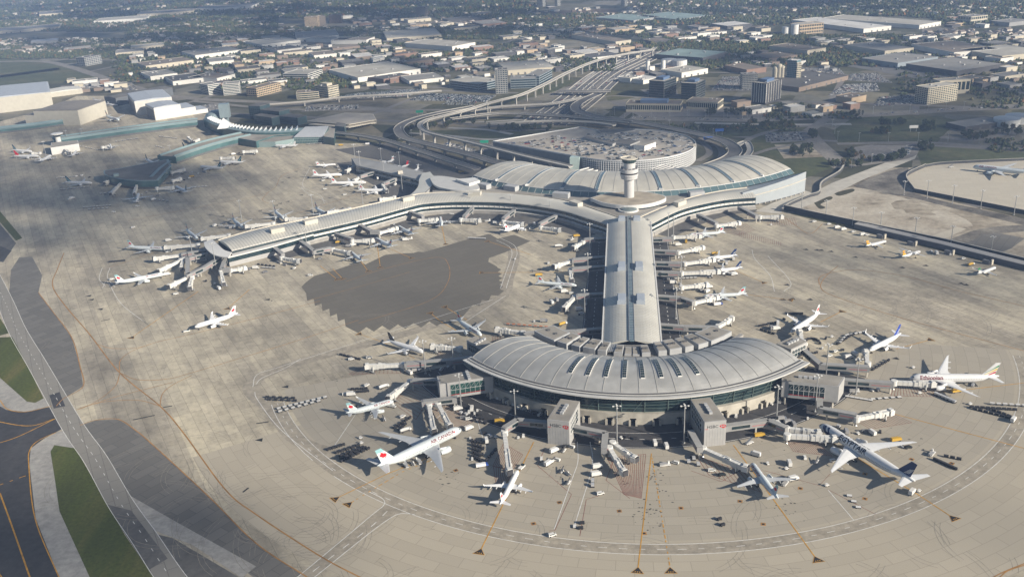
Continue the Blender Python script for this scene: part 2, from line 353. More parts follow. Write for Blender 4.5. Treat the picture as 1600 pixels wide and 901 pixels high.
sr_c = spline(GP([(-20, 415), (7, 470), (27, 516), (57, 567), (90, 625), (110, 660), (125, 683), (150, 718), (188, 785), (226, 840), (262, 895), (300, 945)]), 8)
mb = MB(); mb.ribbon(sr_c, 13, 0.06); struct('perimeter_road', mb, slab_mat('worn_grey_concrete', (.225, .215, .19), lambda t: mapped(t, 1.08), slab=.05, stain=(.8, 1.1)))
area('perimeter_road', [(77, 617), (93, 612), (102, 634), (84, 638)], ASPH, 0.064); area('perimeter_road', [(165, 787), (205, 797), (262, 872), (232, 890)], ASPHG, 0.064)
# right side: earthworks, pale pad, roads
area('earthworks', [(1234, 322), (1262, 313), (1300, 296), (1335, 288), (1380, 262), (1440, 262), (1425, 300), (1600, 342), (1900, 420), (1900, 480), (1600, 412), (1480, 384), (1250, 331)], DIRT, 0.03)
DRT2 = blotch_mat('grey_rubble', [(.35, (.075, .068, .058)), (.5, (.16, .148, .128)), (.68, (.27, .25, .21))], .03, fine=.4, fscale=.3)
PALE_E = blotch_mat('pale_sand', [(.32, (.13, .108, .08)), (.42, (.34, .30, .235)), (.6, (.46, .42, .345))], .022, detail=9, fine=.25)
TUFT = blotch_mat('dry_tufts', [(.35, (.03, .033, .014)), (.6, (.075, .066, .035))], .05)
for nm, px, m_, z_ in (('rubble_ground', [(1333, 291), (1380, 270), (1418, 262), (1416, 276), (1429, 302), (1600, 342), (1700, 364), (1700, 376), (1600, 352), (1500, 328), (1420, 308), (1380, 303)], DRT2, .034), ('sandy_ground', [(1262, 312), (1300, 299), (1335, 293), (1400, 306), (1480, 330), (1520, 352), (1490, 368), (1440, 374), (1370, 358), (1300, 338), (1258, 330)], PALE_E, .036),
  ('rubble_ground', [(1392, 318), (1405, 313), (1435, 314), (1440, 319), (1470, 325), (1455, 331), (1462, 336), (1420, 334), (1412, 328), (1398, 326)], DIRT, .038), ('broken_slab', [(1440, 374), (1495, 355), (1510, 357), (1462, 380)], PAD, .04), ('rubble_ground', [(1470, 380), (1530, 358), (1600, 352), (1600, 361), (1555, 366), (1500, 387)], DRT2, .042), ('broken_slab', [(1500, 388), (1535, 366), (1560, 364), (1602, 372), (1580, 388), (1550, 400)], OLDCONC, .044), ('tuft_ground', [(1270, 315), (1296, 307), (1300, 311), (1282, 319), (1290, 324), (1280, 326)], TUFT, .046), ('tuft_ground', [(1302, 302), (1330, 295), (1334, 299), (1312, 306)], TUFT, .046), ('tuft_ground', [(1245, 330), (1300, 345), (1360, 359), (1360, 356), (1300, 341), (1262, 329)], TUFT, .047)):
    q = GP(px); struct(nm, MB().poly(spline([*q, q[0]], 5)[:-1] if nm != 'broken_slab' else q, z_), m_)
area('parking_pad', [(1446, 260), (1480, 256), (1600, 250), (1900, 245), (1900, 400), (1600, 332), (1429, 299), (1416, 276)], PAD, 0.05)
area('grass', [(1330, 186), (1400, 178), (1470, 182), (1500, 190), (1480, 205), (1465, 222), (1310, 223), (1300, 205)], FIELD, 0.03)
area('grass', [(1432, 238), (1460, 229), (1600, 238), (1800, 260), (1600, 250), (1440, 258)], FIELD, 0.03)
area('grass', [(1170, 205), (1260, 195), (1300, 240), (1300, 262), (1240, 285), (1180, 240)], FIELD, 0.02)
area('haul_road', [(1425, 228), (1436, 232), (1430, 248), (1350, 280), (1305, 302), (1270, 318), (1238, 330), (1228, 324), (1262, 305), (1300, 286), (1405, 246)], CONC, 0.06)
area('loading_court', [(1180, 330), (1205, 318), (1255, 297), (1275, 303), (1240, 318), (1218, 334)], CONC, 0.055)
area('car_park', [(1335, 230), (1360, 226), (1430, 228), (1410, 243), (1370, 252), (1335, 250)], LOT, 0.04)
area('car_park', [(1195, 208), (1250, 205), (1262, 220), (1205, 224)], LOT, 0.04)
area('car_park', [(1210, 226), (1280, 226), (1290, 245), (1225, 248)], DIRT, 0.04)

# ------------------------------------------------------------------ painted markings
mw = MB(); my = MB(); mo = MB(); mr = MB(); mk = MB()
def arc(r, a, b, z=0, st=1.0): return [pol(r, a + (b - a) * k / max(2, int(abs(b - a) / st)), z) for k in range(max(2, int(abs(b - a) / st)) + 1)]
mrd = MB(); mrd.ribbon(arc(275.2, -62, 80), 8.3, 0.055); struct('head_of_stand_road', mrd, HEADR)
for a, b in ((-62, -44.5), (-39.5, 80)): mw.ribbon(arc(279.3, a, b), 0.35, 0.08)
mw.ribbon(arc(271, -62, 80), 0.35, 0.08); dashes(mw, arc(275.2, -62, 80), 0.28, 0.08, 4, 6)
jn = spline(GP([(577, 768), (597, 778), (600, 788), (580, 805), (500, 872), (462, 903)]), 6); mw.ribbon(jn, 0.4, 0.08)
jn2 = spline(GP([(648, 803), (625, 802), (605, 812), (570, 838), (489, 903)]), 6); mw.ribbon(jn2, 0.4, 0.08)
dashes(mw, spline(GP([(605, 798), (580, 822), (520, 868), (475, 903)]), 6), 0.4, 0.08, 5, 6)
mrd = MB(); mrd.sheet([Vector((p.x, p.y, .052)) for p in resample(jn, 20)], [Vector((p.x, p.y, .052)) for p in resample(jn2, 20)]); struct('stub_road', mrd, HEADR)
for off in (-6.6, 6.6): mw.ribbon(offset(sr_c, off), 0.32, 0.09)
dashes(mw, sr_c, 0.3, 0.09, 3.5, 7)
for y0, y1 in ((-60, 200),):
    for x in (22, 37, -22, -37): mw.ribbon([loc(x, y0), loc(x, y1)], 0.3, 0.09)
    for x in (29.5, -29.5): dashes(mw, [loc(x, y0), loc(x, y1)], 0.4, 0.09, 3, 5)
dashes(mw, arc(168, -60, 60), 0.4, 0.09, 3.5, 6); mw.ribbon(arc(161, -60, 60), 0.3, 0.09); mw.ribbon(arc(178, -60, 60), 0.35, 0.09)
# taxi lane guide lines
def yl(px, w=0.55, m=None, n=7): (m if m is not None else mo).ribbon(spline(GP(px), n), w, 0.10 + random.random() * .004)
yl([(100, 395), (90, 420), (82, 445), (100, 475), (140, 522), (187, 582), (250, 634), (286, 675), (351, 763), (400, 803), (500, 868), (570, 905)], 0.8)
yl([(150, 537), (175, 544), (215, 543), (250, 533), (290, 524), (400, 497), (500, 470)])
yl([(187, 582), (188, 563), (205, 549), (236, 537)]); yl([(187, 582), (215, 593), (260, 592), (300, 582), (400, 552), (480, 527), (560, 500)])
yl([(187, 584), (180, 603), (152, 626), (120, 640)]); yl([(120, 640), (160, 628), (215, 625), (250, 634)])
yl([(250, 634), (254, 615), (270, 601), (300, 586)]); yl([(120, 640), (180, 620), (270, 597)])
yl([(1310, 415), (1290, 432), (1283, 450), (1310, 465), (1420, 500), (1600, 548)]); yl([(1285, 350), (1265, 365), (1240, 350), (1222, 337)])
yl([(1280, 445), (1282, 432), (1310, 424), (1350, 422), (1420, 433), (1500, 455), (1600, 478)])
yl([(1545, 905), (1575, 890), (1640, 865)]); yl([(1560, 903), (1580, 889), (1640, 872)])
yl([(170, 418), (240, 395), (310, 372), (420, 346), (500, 322), (570, 300)], 0.5); yl([(200, 345), (330, 320), (420, 300), (440, 275), (470, 262)], 0.5)
yl([(420, 300), (410, 312), (420, 318)]); yl([(690, 290), (620, 265)], 0.4)
yl([(540, 440), (600, 420), (680, 402), (700, 412), (700, 440), (670, 470), (560, 505)], 0.5)
yl([(480, 470), (560, 448), (640, 425)], 0.4)
for q in (edge_line, edge_line2): yl(q, 0.7)
for q in ([(88, 675), (60, 688), (47, 702), (45, 725), (55, 810), (96, 910)], [(0, 625), (12, 639), (40, 643), (80, 634)]): yl(q, 0.6, my)
yl([(-40, 650), (40, 665), (86, 654)], .7, my); yl([(-40, 700), (20, 685), (86, 654)], .7, my)
yl([(0, 770), (20, 825), (48, 905)], .8, my); yl([(-12, 880), (5, 905)], .8, my)
dashes(my, GP([(0, 757), (45, 741)]), .7, 0.1, 3, 3)
# stand lead-in lines with black triangles at their tails
def lead(px, dashed=False, tri=True, w=0.55, m=None):
    p = GP(px); mm = m or my
    if dashed: dashes(mm, p, w, 0.10, 2.2, 2.2)
    else: mm.ribbon(p, w, 0.104)
    if tri:
        e = p[-1]; d = (p[-1] - p[-2]).normalized(); n = Vector((-d.y, d.x, 0))
        for k, (f, z, mb_) in enumerate(((1.0, 0.112, mm), (0.86, 0.118, mk))):
            c = e + d * 2.2; mb_.add([Vector((q.x, q.y, z)) for q in (c - d * 2.7 * f, c + d * 2.4 * f - n * 3.4 * f, c + d * 2.4 * f + n * 3.4 * f)], [(0, 1, 2)])
        for k in (-1, 0, 1): mm.box(e + d * 3.4 + n * k * 1.1 + Vector((0, 0, .122)), (.6, .6, .004), math.atan2(d.y, d.x))
lead([(1018, 708), (997, 886)]); lead([(1019, 715), (1047, 886)], True); lead([(834, 690), (786, 788), (752, 857)]); lead([(706, 700), (605, 740), (530, 776)])
lead([(690, 712), (628, 737), (550, 784)], True); lead([(1298, 690), (1434, 772), (1484, 805)]); lead([(1146, 695), (1205, 775), (1273, 869)])
lead([(1400, 545), (1449, 532)]); lead([(1282, 503), (1312, 488)]); lead([(720, 520), (690, 503), (675, 491)]); lead([(730, 500), (715, 491), (698, 481)]); lead([(648, 560), (600, 535), (565, 523)], False, True, .4)
lead([(560, 403), (574, 422)]); lead([(588, 372), (594, 416)]); lead([(612, 390), (640, 402)]); lead([(690, 352), (696, 380)]); lead([(500, 415), (525, 435)]); lead([(520, 420), (534, 434)])
lead([(390, 452), (358, 480)]); lead([(310, 455), (209, 525)]); lead([(880, 425), (757, 426)]); lead([(830, 398), (765, 378)]); lead([(1150, 423), (1190, 440)], False, True, .4); lead([(1165, 460), (1230, 468)], False, True, .4)
lead([(1455, 615), (1600, 598)], False, False); lead([(1392, 645), (1600, 700)], False, False)
for x, y in ((445, 604), (404, 687), (553, 635), (417, 468), (138, 462), (142, 468), (156, 483), (383, 281), (1237, 467), (1222, 468), (1264, 468), (1398, 560), (1500, 443), (1445, 415), (1335, 402), (1275, 391), (1258, 390), (1282, 391), (1297, 393), (1408, 418), (1508, 445), (1228, 445), (347, 338), (406, 329), (431, 321), (437, 318), (449, 315), (470, 305), (275, 390), (440, 285), (450, 278), (462, 268)):
    q = G((x, y)); mk.add([q + Vector((-2.6, 0, .10)), q + Vector((2.8, -2.2, .10)), q + Vector((2.2, 2.2, .10))], [(0, 1, 2)])
# square stand plates on the round apron
for d, r in ((-27, 232), (-18, 238), (-10, 240), (-2, 243), (6, 240), (14, 238), (23, 236), (33, 240), (41, 245), (-34, 246), (-12, 262), (1, 262), (15, 260), (29, 258), (44, 262)):
    q = pol(r, d); mo.box((q.x, q.y, .098), (2.6, 2.6, .004), -math.radians(d)); mk.box((q.x, q.y, .104), (1.4, 1.4, .004), -math.radians(d))
# red hatched bridge zones
def hatch(px, n, frame=True):
    a, b, c, d = GP(px)
    for i in range(n + 1):
        t = i / n; mr.ribbon([a.lerp(b, t), d.lerp(c, t)], 0.28, 0.075)
    if frame:
        for e in ((a, b), (b, c), (c, d), (d, a)): mr.ribbon(list(e), 0.3, 0.078)
hatch([(787, 692), (817, 710), (800, 735), (770, 728)], 12); hatch([(771, 728), (803, 734), (790, 756), (775, 756)], 8)
hatch([(949, 715), (1009, 709), (1002, 778), (975, 772)], 16); hatch([(1088, 712), (1160, 735), (1188, 768), (1108, 742)], 9)
hatch([(1230, 690), (1275, 690), (1300, 712), (1240, 705)], 16); hatch([(1335, 655), (1392, 645), (1425, 660), (1360, 670)], 14)
hatch([(1397, 604), (1452, 600), (1475, 620), (1392, 618)], 16); hatch([(560, 575), (632, 568), (640, 582), (545, 585)], 14)
hatch([(660, 640), (700, 632), (745, 655), (715, 672)], 12); hatch([(615, 630), (640, 598), (680, 610), (650, 655)], 10); hatch([(1130, 360), (1165, 350), (1180, 360), (1150, 368)], 10); hatch([(1200, 345), (1240, 340), (1245, 352), (1200, 352)], 12, False)
hatch([(1155, 362), (1220, 378), (1220, 384), (1155, 370)], 20, False); hatch([(770, 525), (815, 522), (820, 530), (770, 536)], 12, False); hatch([(690, 545), (720, 540), (700, 560), (680, 560)], 8, False)
for px in ([(851, 700), (840, 727), (893, 772), (867, 828), (858, 829)], [(938, 773), (916, 780), (906, 837)], [(960, 715), (947, 750), (984, 778)], [(1080, 735), (1127, 752), (1150, 738)], [(1195, 735), (1280, 758), (1297, 740)], [(1295, 765), (1368, 803)], [(960, 610)]):
    if len(px) > 1: mr.ribbon(GP(px), .3, .08)
for px in ([(902, 690), (903, 720), (895, 745), (866, 826)], [(922, 690), (925, 728), (898, 820)], [(1294, 765), (1334, 812)], [(560, 640), (520, 700)], [(760, 700), (740, 640)], [(680, 655), (700, 640), (714, 640)], [(1210, 455), (1203, 430), (1180, 405), (1175, 390)], [(1225, 455), (1235, 440), (1200, 400)], [(400, 600), (410, 590), (445, 575), (470, 560)],
           [(398, 612), (403, 625), (440, 672), (520, 735)], [(160, 450), (168, 440), (190, 475), (236, 510), (222, 500)], [(160, 418), (155, 435), (165, 447)], [(172, 418), (168, 433), (180, 449)], [(470, 292), (478, 300), (500, 310), (510, 315)], [(484, 262), (473, 290), (500, 305), (507, 318)], [(782, 450), (797, 408), (800, 395), (795, 385), (775, 375)], [(791, 450), (805, 405), (808, 395), (803, 383), (782, 372)], [(790, 462), (700, 520)], [(230, 290), (310, 275), (345, 273)]):
    mw.ribbon(spline(GP(px), 6), .38, .085)
mw2 = spline(GP([(395, 604), (402, 585), (440, 572), (620, 515), (770, 468)]), 6); mw.ribbon(mw2, .38, .085)
mrd = MB(); mrd.ribbon(spline(GP([(560, 718), (470, 690), (425, 640), (392, 610), (405, 590), (470, 565), (620, 525), (770, 475), (795, 430), (803, 395), (790, 375)]), 6), 11, 0.043); struct('stand_road', mrd, HEADR)
for x, y, w, r in ((165, 500, 7, .4), (192, 424, 5, .1), (410, 660, 8, .2), (384, 765, 5, 1.1), (262, 635, 6, .3), (225, 652, 14, .35)):
    mk.box((*G((x, y)).xy, .09), (w, 1.2, .004), r)
for n_, b_, m_ in (('white_line', mw, WLINE), ('yellow_line', my, YLINE), ('taxi_line', mo, OLINE), ('red_line', mr, RLINE), ('stand_sign_paint', mk, KLINE)): struct(n_, b_, m_)
# rubber and oil stains with shapes of their own
ms = MB()
for cx, cy, n, sp in ((1012, 800, 40, 9), (1022, 745, 18, 7), (1035, 765, 10, 6), (985, 750, 14, 5), (870, 742, 14, 6), (1225, 790, 22, 8), (700, 745, 18, 7), (520, 590, 20, 14), (1330, 700, 10, 6), (1420, 690, 14, 9), (420, 470, 14, 12), (330, 470, 18, 14), (720, 440, 5, 8), (1230, 690, 10, 10), (660, 560, 10, 10), (450, 420, 14, 10), (860, 425, 16, 14), (880, 470, 10, 12)):
    c = G((cx, cy))
    for k in range(n):
        q = c + Vector((rng.normal(0, sp * .55), rng.normal(0, sp * .9), .06)); r = rng.uniform(.15, .7); a0 = rng.uniform(0, 6); e = rng.uniform(1, 2.2)
        ms.add([q + Vector((math.cos(a0 + t) * r * (e if t < 3 else 1) * rng.uniform(.6, 1.2), math.sin(a0 + t) * r * rng.uniform(.5, 1.2), k * .0002)) for t in (0, 1.05, 2.1, 3.1, 4.2, 5.2)], [(0, 1, 2, 3, 4, 5)])
struct('oil_stain_surface', ms, mat('oil_stain', (0.06, 0.055, 0.048), .7, .4, .5))
mt = MB()                                                       # tyre arcs
for cx, cy, n, sp in ((455, 808, 26, 12), (482, 840, 12, 6), (1330, 478, 26, 30), (1380, 500, 14, 30), (1460, 470, 16, 40), (330, 545, 14, 30), (420, 545, 10, 30), (330, 740, 14, 24), (1180, 860, 12, 40), (640, 850, 14, 30), (900, 880, 12, 50), (1500, 840, 12, 40), (250, 455, 14, 30), (560, 540, 10, 30), (85, 540, 12, 14), (90, 450, 14, 30), (270, 740, 18, 30)):
    c = G((cx, cy))
    for k in range(n):
        r = rng.uniform(9, 45); a0 = rng.uniform(0, 6.28); q = c + Vector((rng.normal(0, sp), rng.normal(0, sp), 0)); da = rng.uniform(.4, 1.5)
        for dr in (0, 2.6): mt.ribbon([q + Vector(((r + dr) * math.cos(a0 + da * i / 8), (r + dr) * math.sin(a0 + da * i / 8), 0)) for i in range(9)], .22, .062 + k * .0003)
struct('tyre_mark_surface', mt, mat('tyre_mark', (.23, .21, .175), .8, .3, .3))
# ------------------------------------------------------------------ big buildings
ROOF = mat('pale_metal_roof', (0.53, 0.52, 0.465), 0.42, 0.10, 0.05, 0.25, 0.4)
ROOFG = mat('grey_metal_roof', (0.40, 0.40, 0.38), 0.42, 0.17, 0.09, 0.3, 0.4)
SEAM = mat('roof_seam', (0.34, 0.335, 0.31), 0.5, 0.05)
SEAML = mat('pale_roof_seam', (0.62, 0.61, 0.57), 0.5, 0.05)
FLAT = mat('gravel_roof', (0.26, 0.245, 0.215), 0.95, 0.28, 0.05)
FLATD = mat('dark_flat_roof', (0.13, 0.128, 0.122), 0.9, 0.25, 0.06)
UNIT = mat('grey_roof_unit', (0.36, 0.37, 0.375), 0.5, 0.06, 0.2)
BLUEG = mat('blue_glass_strip', (0.10, 0.15, 0.18), 0.25, 0.2, 0.1, 0.0, 0.6)
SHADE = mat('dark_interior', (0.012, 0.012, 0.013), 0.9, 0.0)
def part(root, name, mb, m, smooth=False): return mb.build(name, m, root, smooth, at=root.location)
def vault(mb, A, B, prof, mi=0, base=None, close=True):
    """surface between edge lines A and B; prof = [(t, dz)]; closed ends and underside"""
    n, k = len(A), len(prof); vs = []
    for a, b in zip(A, B):
        for t, dz in prof: q = a.lerp(b, t); vs.append((q.x, q.y, q.z + dz))
    fs = [(i * k + j, i * k + j + 1, (i + 1) * k + j + 1, (i + 1) * k + j) for i in range(n - 1) for j in range(k - 1)]
    if close:
        fs += [tuple(range(k - 1, -1, -1)), tuple((n - 1) * k + j for j in range(k))]
        fs += [(i * k + k - 1, i * k, (i + 1) * k, (i + 1) * k + k - 1) for i in range(n - 1)]
    return mb.add(vs, fs, mi)
def seams(mb, A, B, prof, idx, w, h, mi=0):
    for i in idx:
        p = [a for a in (A[i].lerp(B[i], t) + Vector((0, 0, dz + h * .4)) for t, dz in prof)]
        for a, b in zip(p, p[1:]): mb.beam(a, b, w, h, mi)
def bands(mb, path, spec):
    """wall along a path: spec = [(z0, z1, material index, offset outwards)], ledges where the offset changes"""
    prev = None
    for z0, z1, mi, off in spec:
        q = offset(path, off) if off else path
        lo = [Vector((p.x, p.y, z0)) for p in q]; hi = [Vector((p.x, p.y, z1)) for p in q]
        mb.sheet(lo, hi, mi)
        if prev is not None and abs(prev[0] - off) > 1e-6: mb.sheet([Vector((p.x, p.y, z0)) for p in prev[1]], lo, mi)
        prev = (off, q)
    return mb
arcp = lambda rise, n=12: [(k / n, rise * math.sin(math.pi * k / n)) for k in range(n + 1)]

# --- concourse head: the crescent building
head = thing('concourse_head', 'large crescent shaped terminal concourse with grey curved roof and eight skylights', 'terminal', HC)
DG = [-48 + 96 * k / 64 for k in range(65)]
m = MB()                                                       # lower wall with real door openings
mod = 96 / 17
for k in range(17):
    d0 = -48 + k * mod; gap = (d0 + mod * .36, d0 + mod * .64)
    for a, b, z0, z1 in ((d0, gap[0], 0, 8), (gap[0], gap[1], 4.6, 8), (gap[1], d0 + mod, 0, 8)):
        m.hexa([pol(r, d, z0) for r, d in ((150.7, a), (150.7, b), (145, b), (145, a))], [pol(r, d, z1) for r, d in ((150.7, a), (150.7, b), (145, b), (145, a))])
    for d in gap: m.hexa([pol(r, d + e, 0) for r, e in ((152.5, -.25), (152.5, .25), (150.71, .25), (150.71, -.25))], [pol(r, d + e, 3.6) for r, e in ((152.5, -.25), (152.5, .25), (150.71, .25), (150.71, -.25))])
part(head, 'lower_wall', m, mat('stained_concrete_wall', (.37, .35, .30), .85, .2, .15))
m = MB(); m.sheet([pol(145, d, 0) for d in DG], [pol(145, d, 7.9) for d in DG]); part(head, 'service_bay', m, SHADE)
m = MB(); m.sheet([pol(148.2, d, 8.05) for d in DG], [pol(150, d, 20.2) for d in DG])
for d in (-48, 48): m.quad(*[pol(r, d, z) for r, z in ((148, .1), (148, 20), (96, 20), (96, .1))][::(1 if d < 0 else -1)])
part(head, 'glass_wall', m, GLASS)
m = MB()
for k in range(18): m.beam(pol(148.6, -48 + k * mod, 8), pol(150.4, -48 + k * mod, 20.2), .5, .5)
for z in (8.3, 11, 13.5, 16, 18.5):
    r = 148.5 + (z - 8) * .15
    for a, b in zip(DG, DG[1:]): m.beam(pol(r, a, z), pol(r, b, z), .18, .22)
for k in range(-8, 9, 2): m.beam(pol(148.7, k * mod, 8.4), pol(150.3, k * mod + 3.0, 19.6), .25, .25)
part(head, 'glazing_frame', m, GREENF)
A = [pol(148, d, 21.4) for d in DG]; B = [pol(95.5, d, 20.6) for d in DG]
pr = [(t, 6.0 * math.sin(math.pi * t ** .92) ** .9) for t in [k / 16 for k in range(17)]]
m = MB(); vault(m, A, B, pr); seams(m, A, B, pr, range(0, 65, 3), .30, .26, 1); part(head, 'roof', m, [ROOFG, SEAM], False)
m = MB()                                                        # gutter tray and white fascia
m.hexa([], []) if False else None
tr = [(155.2, 20.4), (155.2, 21.2), (151.5, 20.9), (148, 21.5), (148, 20.3)]
m.tube([[pol(r, d, z) for r, z in tr] for d in [-48.6 + 97.2 * k / 64 for k in range(65)]]); part(head, 'eaves', m, [mat('eaves_metal', (0.50, 0.50, 0.48), .5, .1, .1)])
m = MB()
for r, w_ in ((149.3, 1.5), (152.2, .5)):
    for a, b in zip(DG, DG[1:]): m.beam(pol(r, a, 21.45), pol(r, b, 21.45), w_, .25)
part(head, 'gutter', m, DGREY)
for k in range(8):                                             # skylights on the curve
    d = -17.4 + 5.02 * k; sk = MB(); fr = MB(); gb = MB()
    ts = [.22 + .5 * q / 10 for q in range(11)]
    def rz(t): return 148 + (95.5 - 148) * t, 21.4 - .8 * t + 6.0 * math.sin(math.pi * t ** .92) ** .9
    L, Rr, Lt, Rt = [], [], [], []
    for t in ts:
        r, z = rz(t); e = 1.35 * 57.3 / r
        L.append(pol(r, d - e, z - .2)); Rr.append(pol(r, d + e, z - .2)); Lt.append(pol(r, d - e, z + .7)); Rt.append(pol(r, d + e, z + .7))
    fr.tube([[a, b, c, e_] for a, b, c, e_ in zip(L, Rr, Rt, Lt)])
    f = part(head, 'skylight', fr, WHITE)
    for q in range(10):
        for s in (.05, .52):
            c = [Lt[q].lerp(Rt[q], s), Lt[q].lerp(Rt[q], s + .43), Lt[q + 1].lerp(Rt[q + 1], s + .43), Lt[q + 1].lerp(Rt[q + 1], s)]
            c = [c[0].lerp(c[3], .04), c[1].lerp(c[2], .04), c[2].lerp(c[1], .04), c[3].lerp(c[0], .04)]
            gb.quad(*[p + Vector((0, 0, .05)) for p in c])
    part(f, 'pane', gb, GLASS) if False else gb.build('pane', GLASS, f, at=head.location)
m = MB(); RD = [-55 + 110 * k / 44 for k in range(45)]
m.tube([[pol(r, d, z) for r, z in ((96.5, 0), (96.5, 15.5), (66, 15.5), (66, 0))] for d in RD]); part(head, 'terrace_wall', m, [GREYW])
m = MB(); m.sheet([pol(95.4, d, 15.56) for d in RD], [pol(67, d, 15.56) for d in RD]); part(head, 'terrace_roof', m, FLATD)
m = MB(); m.tube([[pol(r, d, z) for r, z in ((96.6, 15.5), (96.6, 19.3), (93.5, 19.3), (93.5, 15.5))] for d in RD]); part(head, 'parapet', m, mat('weathered_parapet', (.30, .29, .27), .8, .3, .2))
for s in (-1, 1):
    for a, b, r0, r1, h in ((53.5, 38.7, 71.5, 88.5, 20.4), (37.2, 31.6, 70.5, 88, 20.4), (29.6, 25.2, 71, 86.5, 20), (23.6, 17.6, 70.5, 86, 20), (16.2, 12.2, 71, 86, 19.6), (8.6, 4.6, 72, 85, 18.5), (3.6, .3, 72, 84, 16.9)):
        u = MB(); da, db = s * a, s * b
        c = [(r1, da), (r1, (da + db) / 2), (r1, db), (r0, db), (r0, (da + db) / 2), (r0, da)]
        if s > 0: c = c[::-1]
        u.hexa([pol(r, d, 15.58) for r, d in c], [pol(r, d, h) for r, d in c], 0)
        ins = [(r + (1 if r == r0 else -1), d + (db - d if abs(d - da) < 1e-6 else (da - d if abs(d - db) < 1e-6 else 0)) * .05) for r, d in c]
        u.hexa([pol(r, d, h + .01) for r, d in ins], [pol(r, d, h + .1) for r, d in ins], 1)
        for q in (.3, .7):
            if h > 18: u.box(tuple(pol((r0 + r1) / 2, da + (db - da) * q, h + .1)), (2, 2, .8), 0, 2)
        part(head, 'plant_room', u, [UNIT, FLAT, DGREY])
m = MB()
for k in range(5): m.beam(loc(-17.5 + k * 1.3, -81, 17.5), loc(-16 + k * 1.3, -69, 17.5), .9, .9)
part(head, 'duct', m, STEEL)
# gate houses: boxed lobbies standing out from the concourse
def gatehouse(label, foot, z0, z1, glass=None, group='gate lobbies of the concourse'):
    """foot: roof corners (photo points at height z1), anticlockwise from the concourse side"""
    P = GP(foot, z1); c = sum(P, Vector()) / len(P); t = thing('gate_house', label, 'gate lobby', (c.x, c.y, 0), group=group)
    area2 = sum(a.x * b.y - b.x * a.y for a, b in zip(P, P[1:] + P[:1]))
    if area2 < 0: P = P[::-1]
    fl = lambda z, k=0.0: [Vector((p.x + (c.x - p.x) * k, p.y + (c.y - p.y) * k, z)) for p in P]
    m = MB(); m.hexa(fl(z0), fl(z1)); m.hexa(fl(z1 + .01), fl(z1 + .7)); w = part(t, 'wall', m, GREYW)
    m = MB(); m.hexa(fl(z1 + .71, .05), fl(z1 + .76, .05)); r = part(t, 'roof', m, FLAT)
    m = MB(); q = P[0].lerp(P[2], .45)
    d = (P[1] - P[0]).normalized(); an = math.atan2(d.y, d.x)
    for k in range(4): m.box((c.x + d.x * (k - 1.5) * 3.2, c.y + d.y * (k - 1.5) * 3.2, z1 + .77), (2.4, 2.0, 1.4), an)
    m.build('roof_unit', UNIT, r, at=t.location)
    if z0 > 0:
        for p in fl(0, .15): m = MB(); m.box((p.x, p.y, 0), (1.0, 1.0, z0)); part(t, 'support', m, CONC)
    return t, P
def face_panels(t, a, b, z0, z1, nx, nz, m_g, m_f, inset=(.08, .08), name='glass_wall', red=None):
    """glazing set into the vertical face from a to b"""
    a, b = Vector((a.x, a.y, 0)), Vector((b.x, b.y, 0)); d = (b - a); n = Vector((d.y, -d.x, 0)).normalized()
    c = (a + b) / 2 - Vector((t.location.x, t.location.y, 0))
    if n.dot(c) < 0: n = -n
    p = lambda u, z, o: a + d * u + n * o + Vector((0, 0, z))
    u0, u1 = inset[0], 1 - inset[1]
    g = MB(); q = [p(u0, z0, .04), p(u1, z0, .04), p(u1, z1, .04), p(u0, z1, .04)]; g.add(q, [(0, 1, 2, 3)])
    o = part(t, name, g, m_g); f = MB()
    for i in range(nx + 1): u = u0 + (u1 - u0) * i / nx; f.beam(p(u, z0, .1), p(u, z1, .1), .22, .22)
    for j in range(nz + 1): z = z0 + (z1 - z0) * j / nz; f.beam(p(u0, z, .1), p(u1, z, .1), .22, .3)
    for i in range(nx): uu, uv = u0 + (u1 - u0) * i / nx, u0 + (u1 - u0) * (i + 1) / nx; f.beam(p(uu, (z0 + z1) / 2, .1), p(uv, z1, .1), .14, .14)
    f.build('glazing_frame', m_f, o, at=t.location)
    if red: r = MB(); r.beam(p(u0, red, .16), p(u1, red, .16), .12, .3); part(t, 'red_stripe', r, RED)
    return p
def text_mesh(txt, size, slices=0, bold=0.0):
    cu = bpy.data.curves.new('lettering', 'FONT'); cu.body = txt; cu.size = size; cu.align_x = 'CENTER'; cu.align_y = 'CENTER'; cu.resolution_u = 2; cu.offset = size * bold
    o = bpy.data.objects.new('lettering', cu); COL.objects.link(o); bpy.context.view_layer.update()
    me = bpy.data.meshes.new_from_object(o.evaluated_get(bpy.context.evaluated_depsgraph_get()))
    bpy.data.objects.remove(o); bm = bmesh.new(); bm.from_mesh(me)
    for k in range(1, slices):
        y = -size * .5 + size * k / slices
        bmesh.ops.bisect_plane(bm, geom=bm.verts[:] + bm.edges[:] + bm.faces[:], plane_co=(0, y, 0), plane_no=(0, 1, 0))
    bmesh.ops.triangulate(bm, faces=bm.faces[:])
    vs = [tuple(v.co) for v in bm.verts]; bm.verts.index_update(); fs = [tuple(v.index for v in f.verts) for f in bm.faces]; bm.free()
    bpy.data.meshes.remove(me); return vs, fs
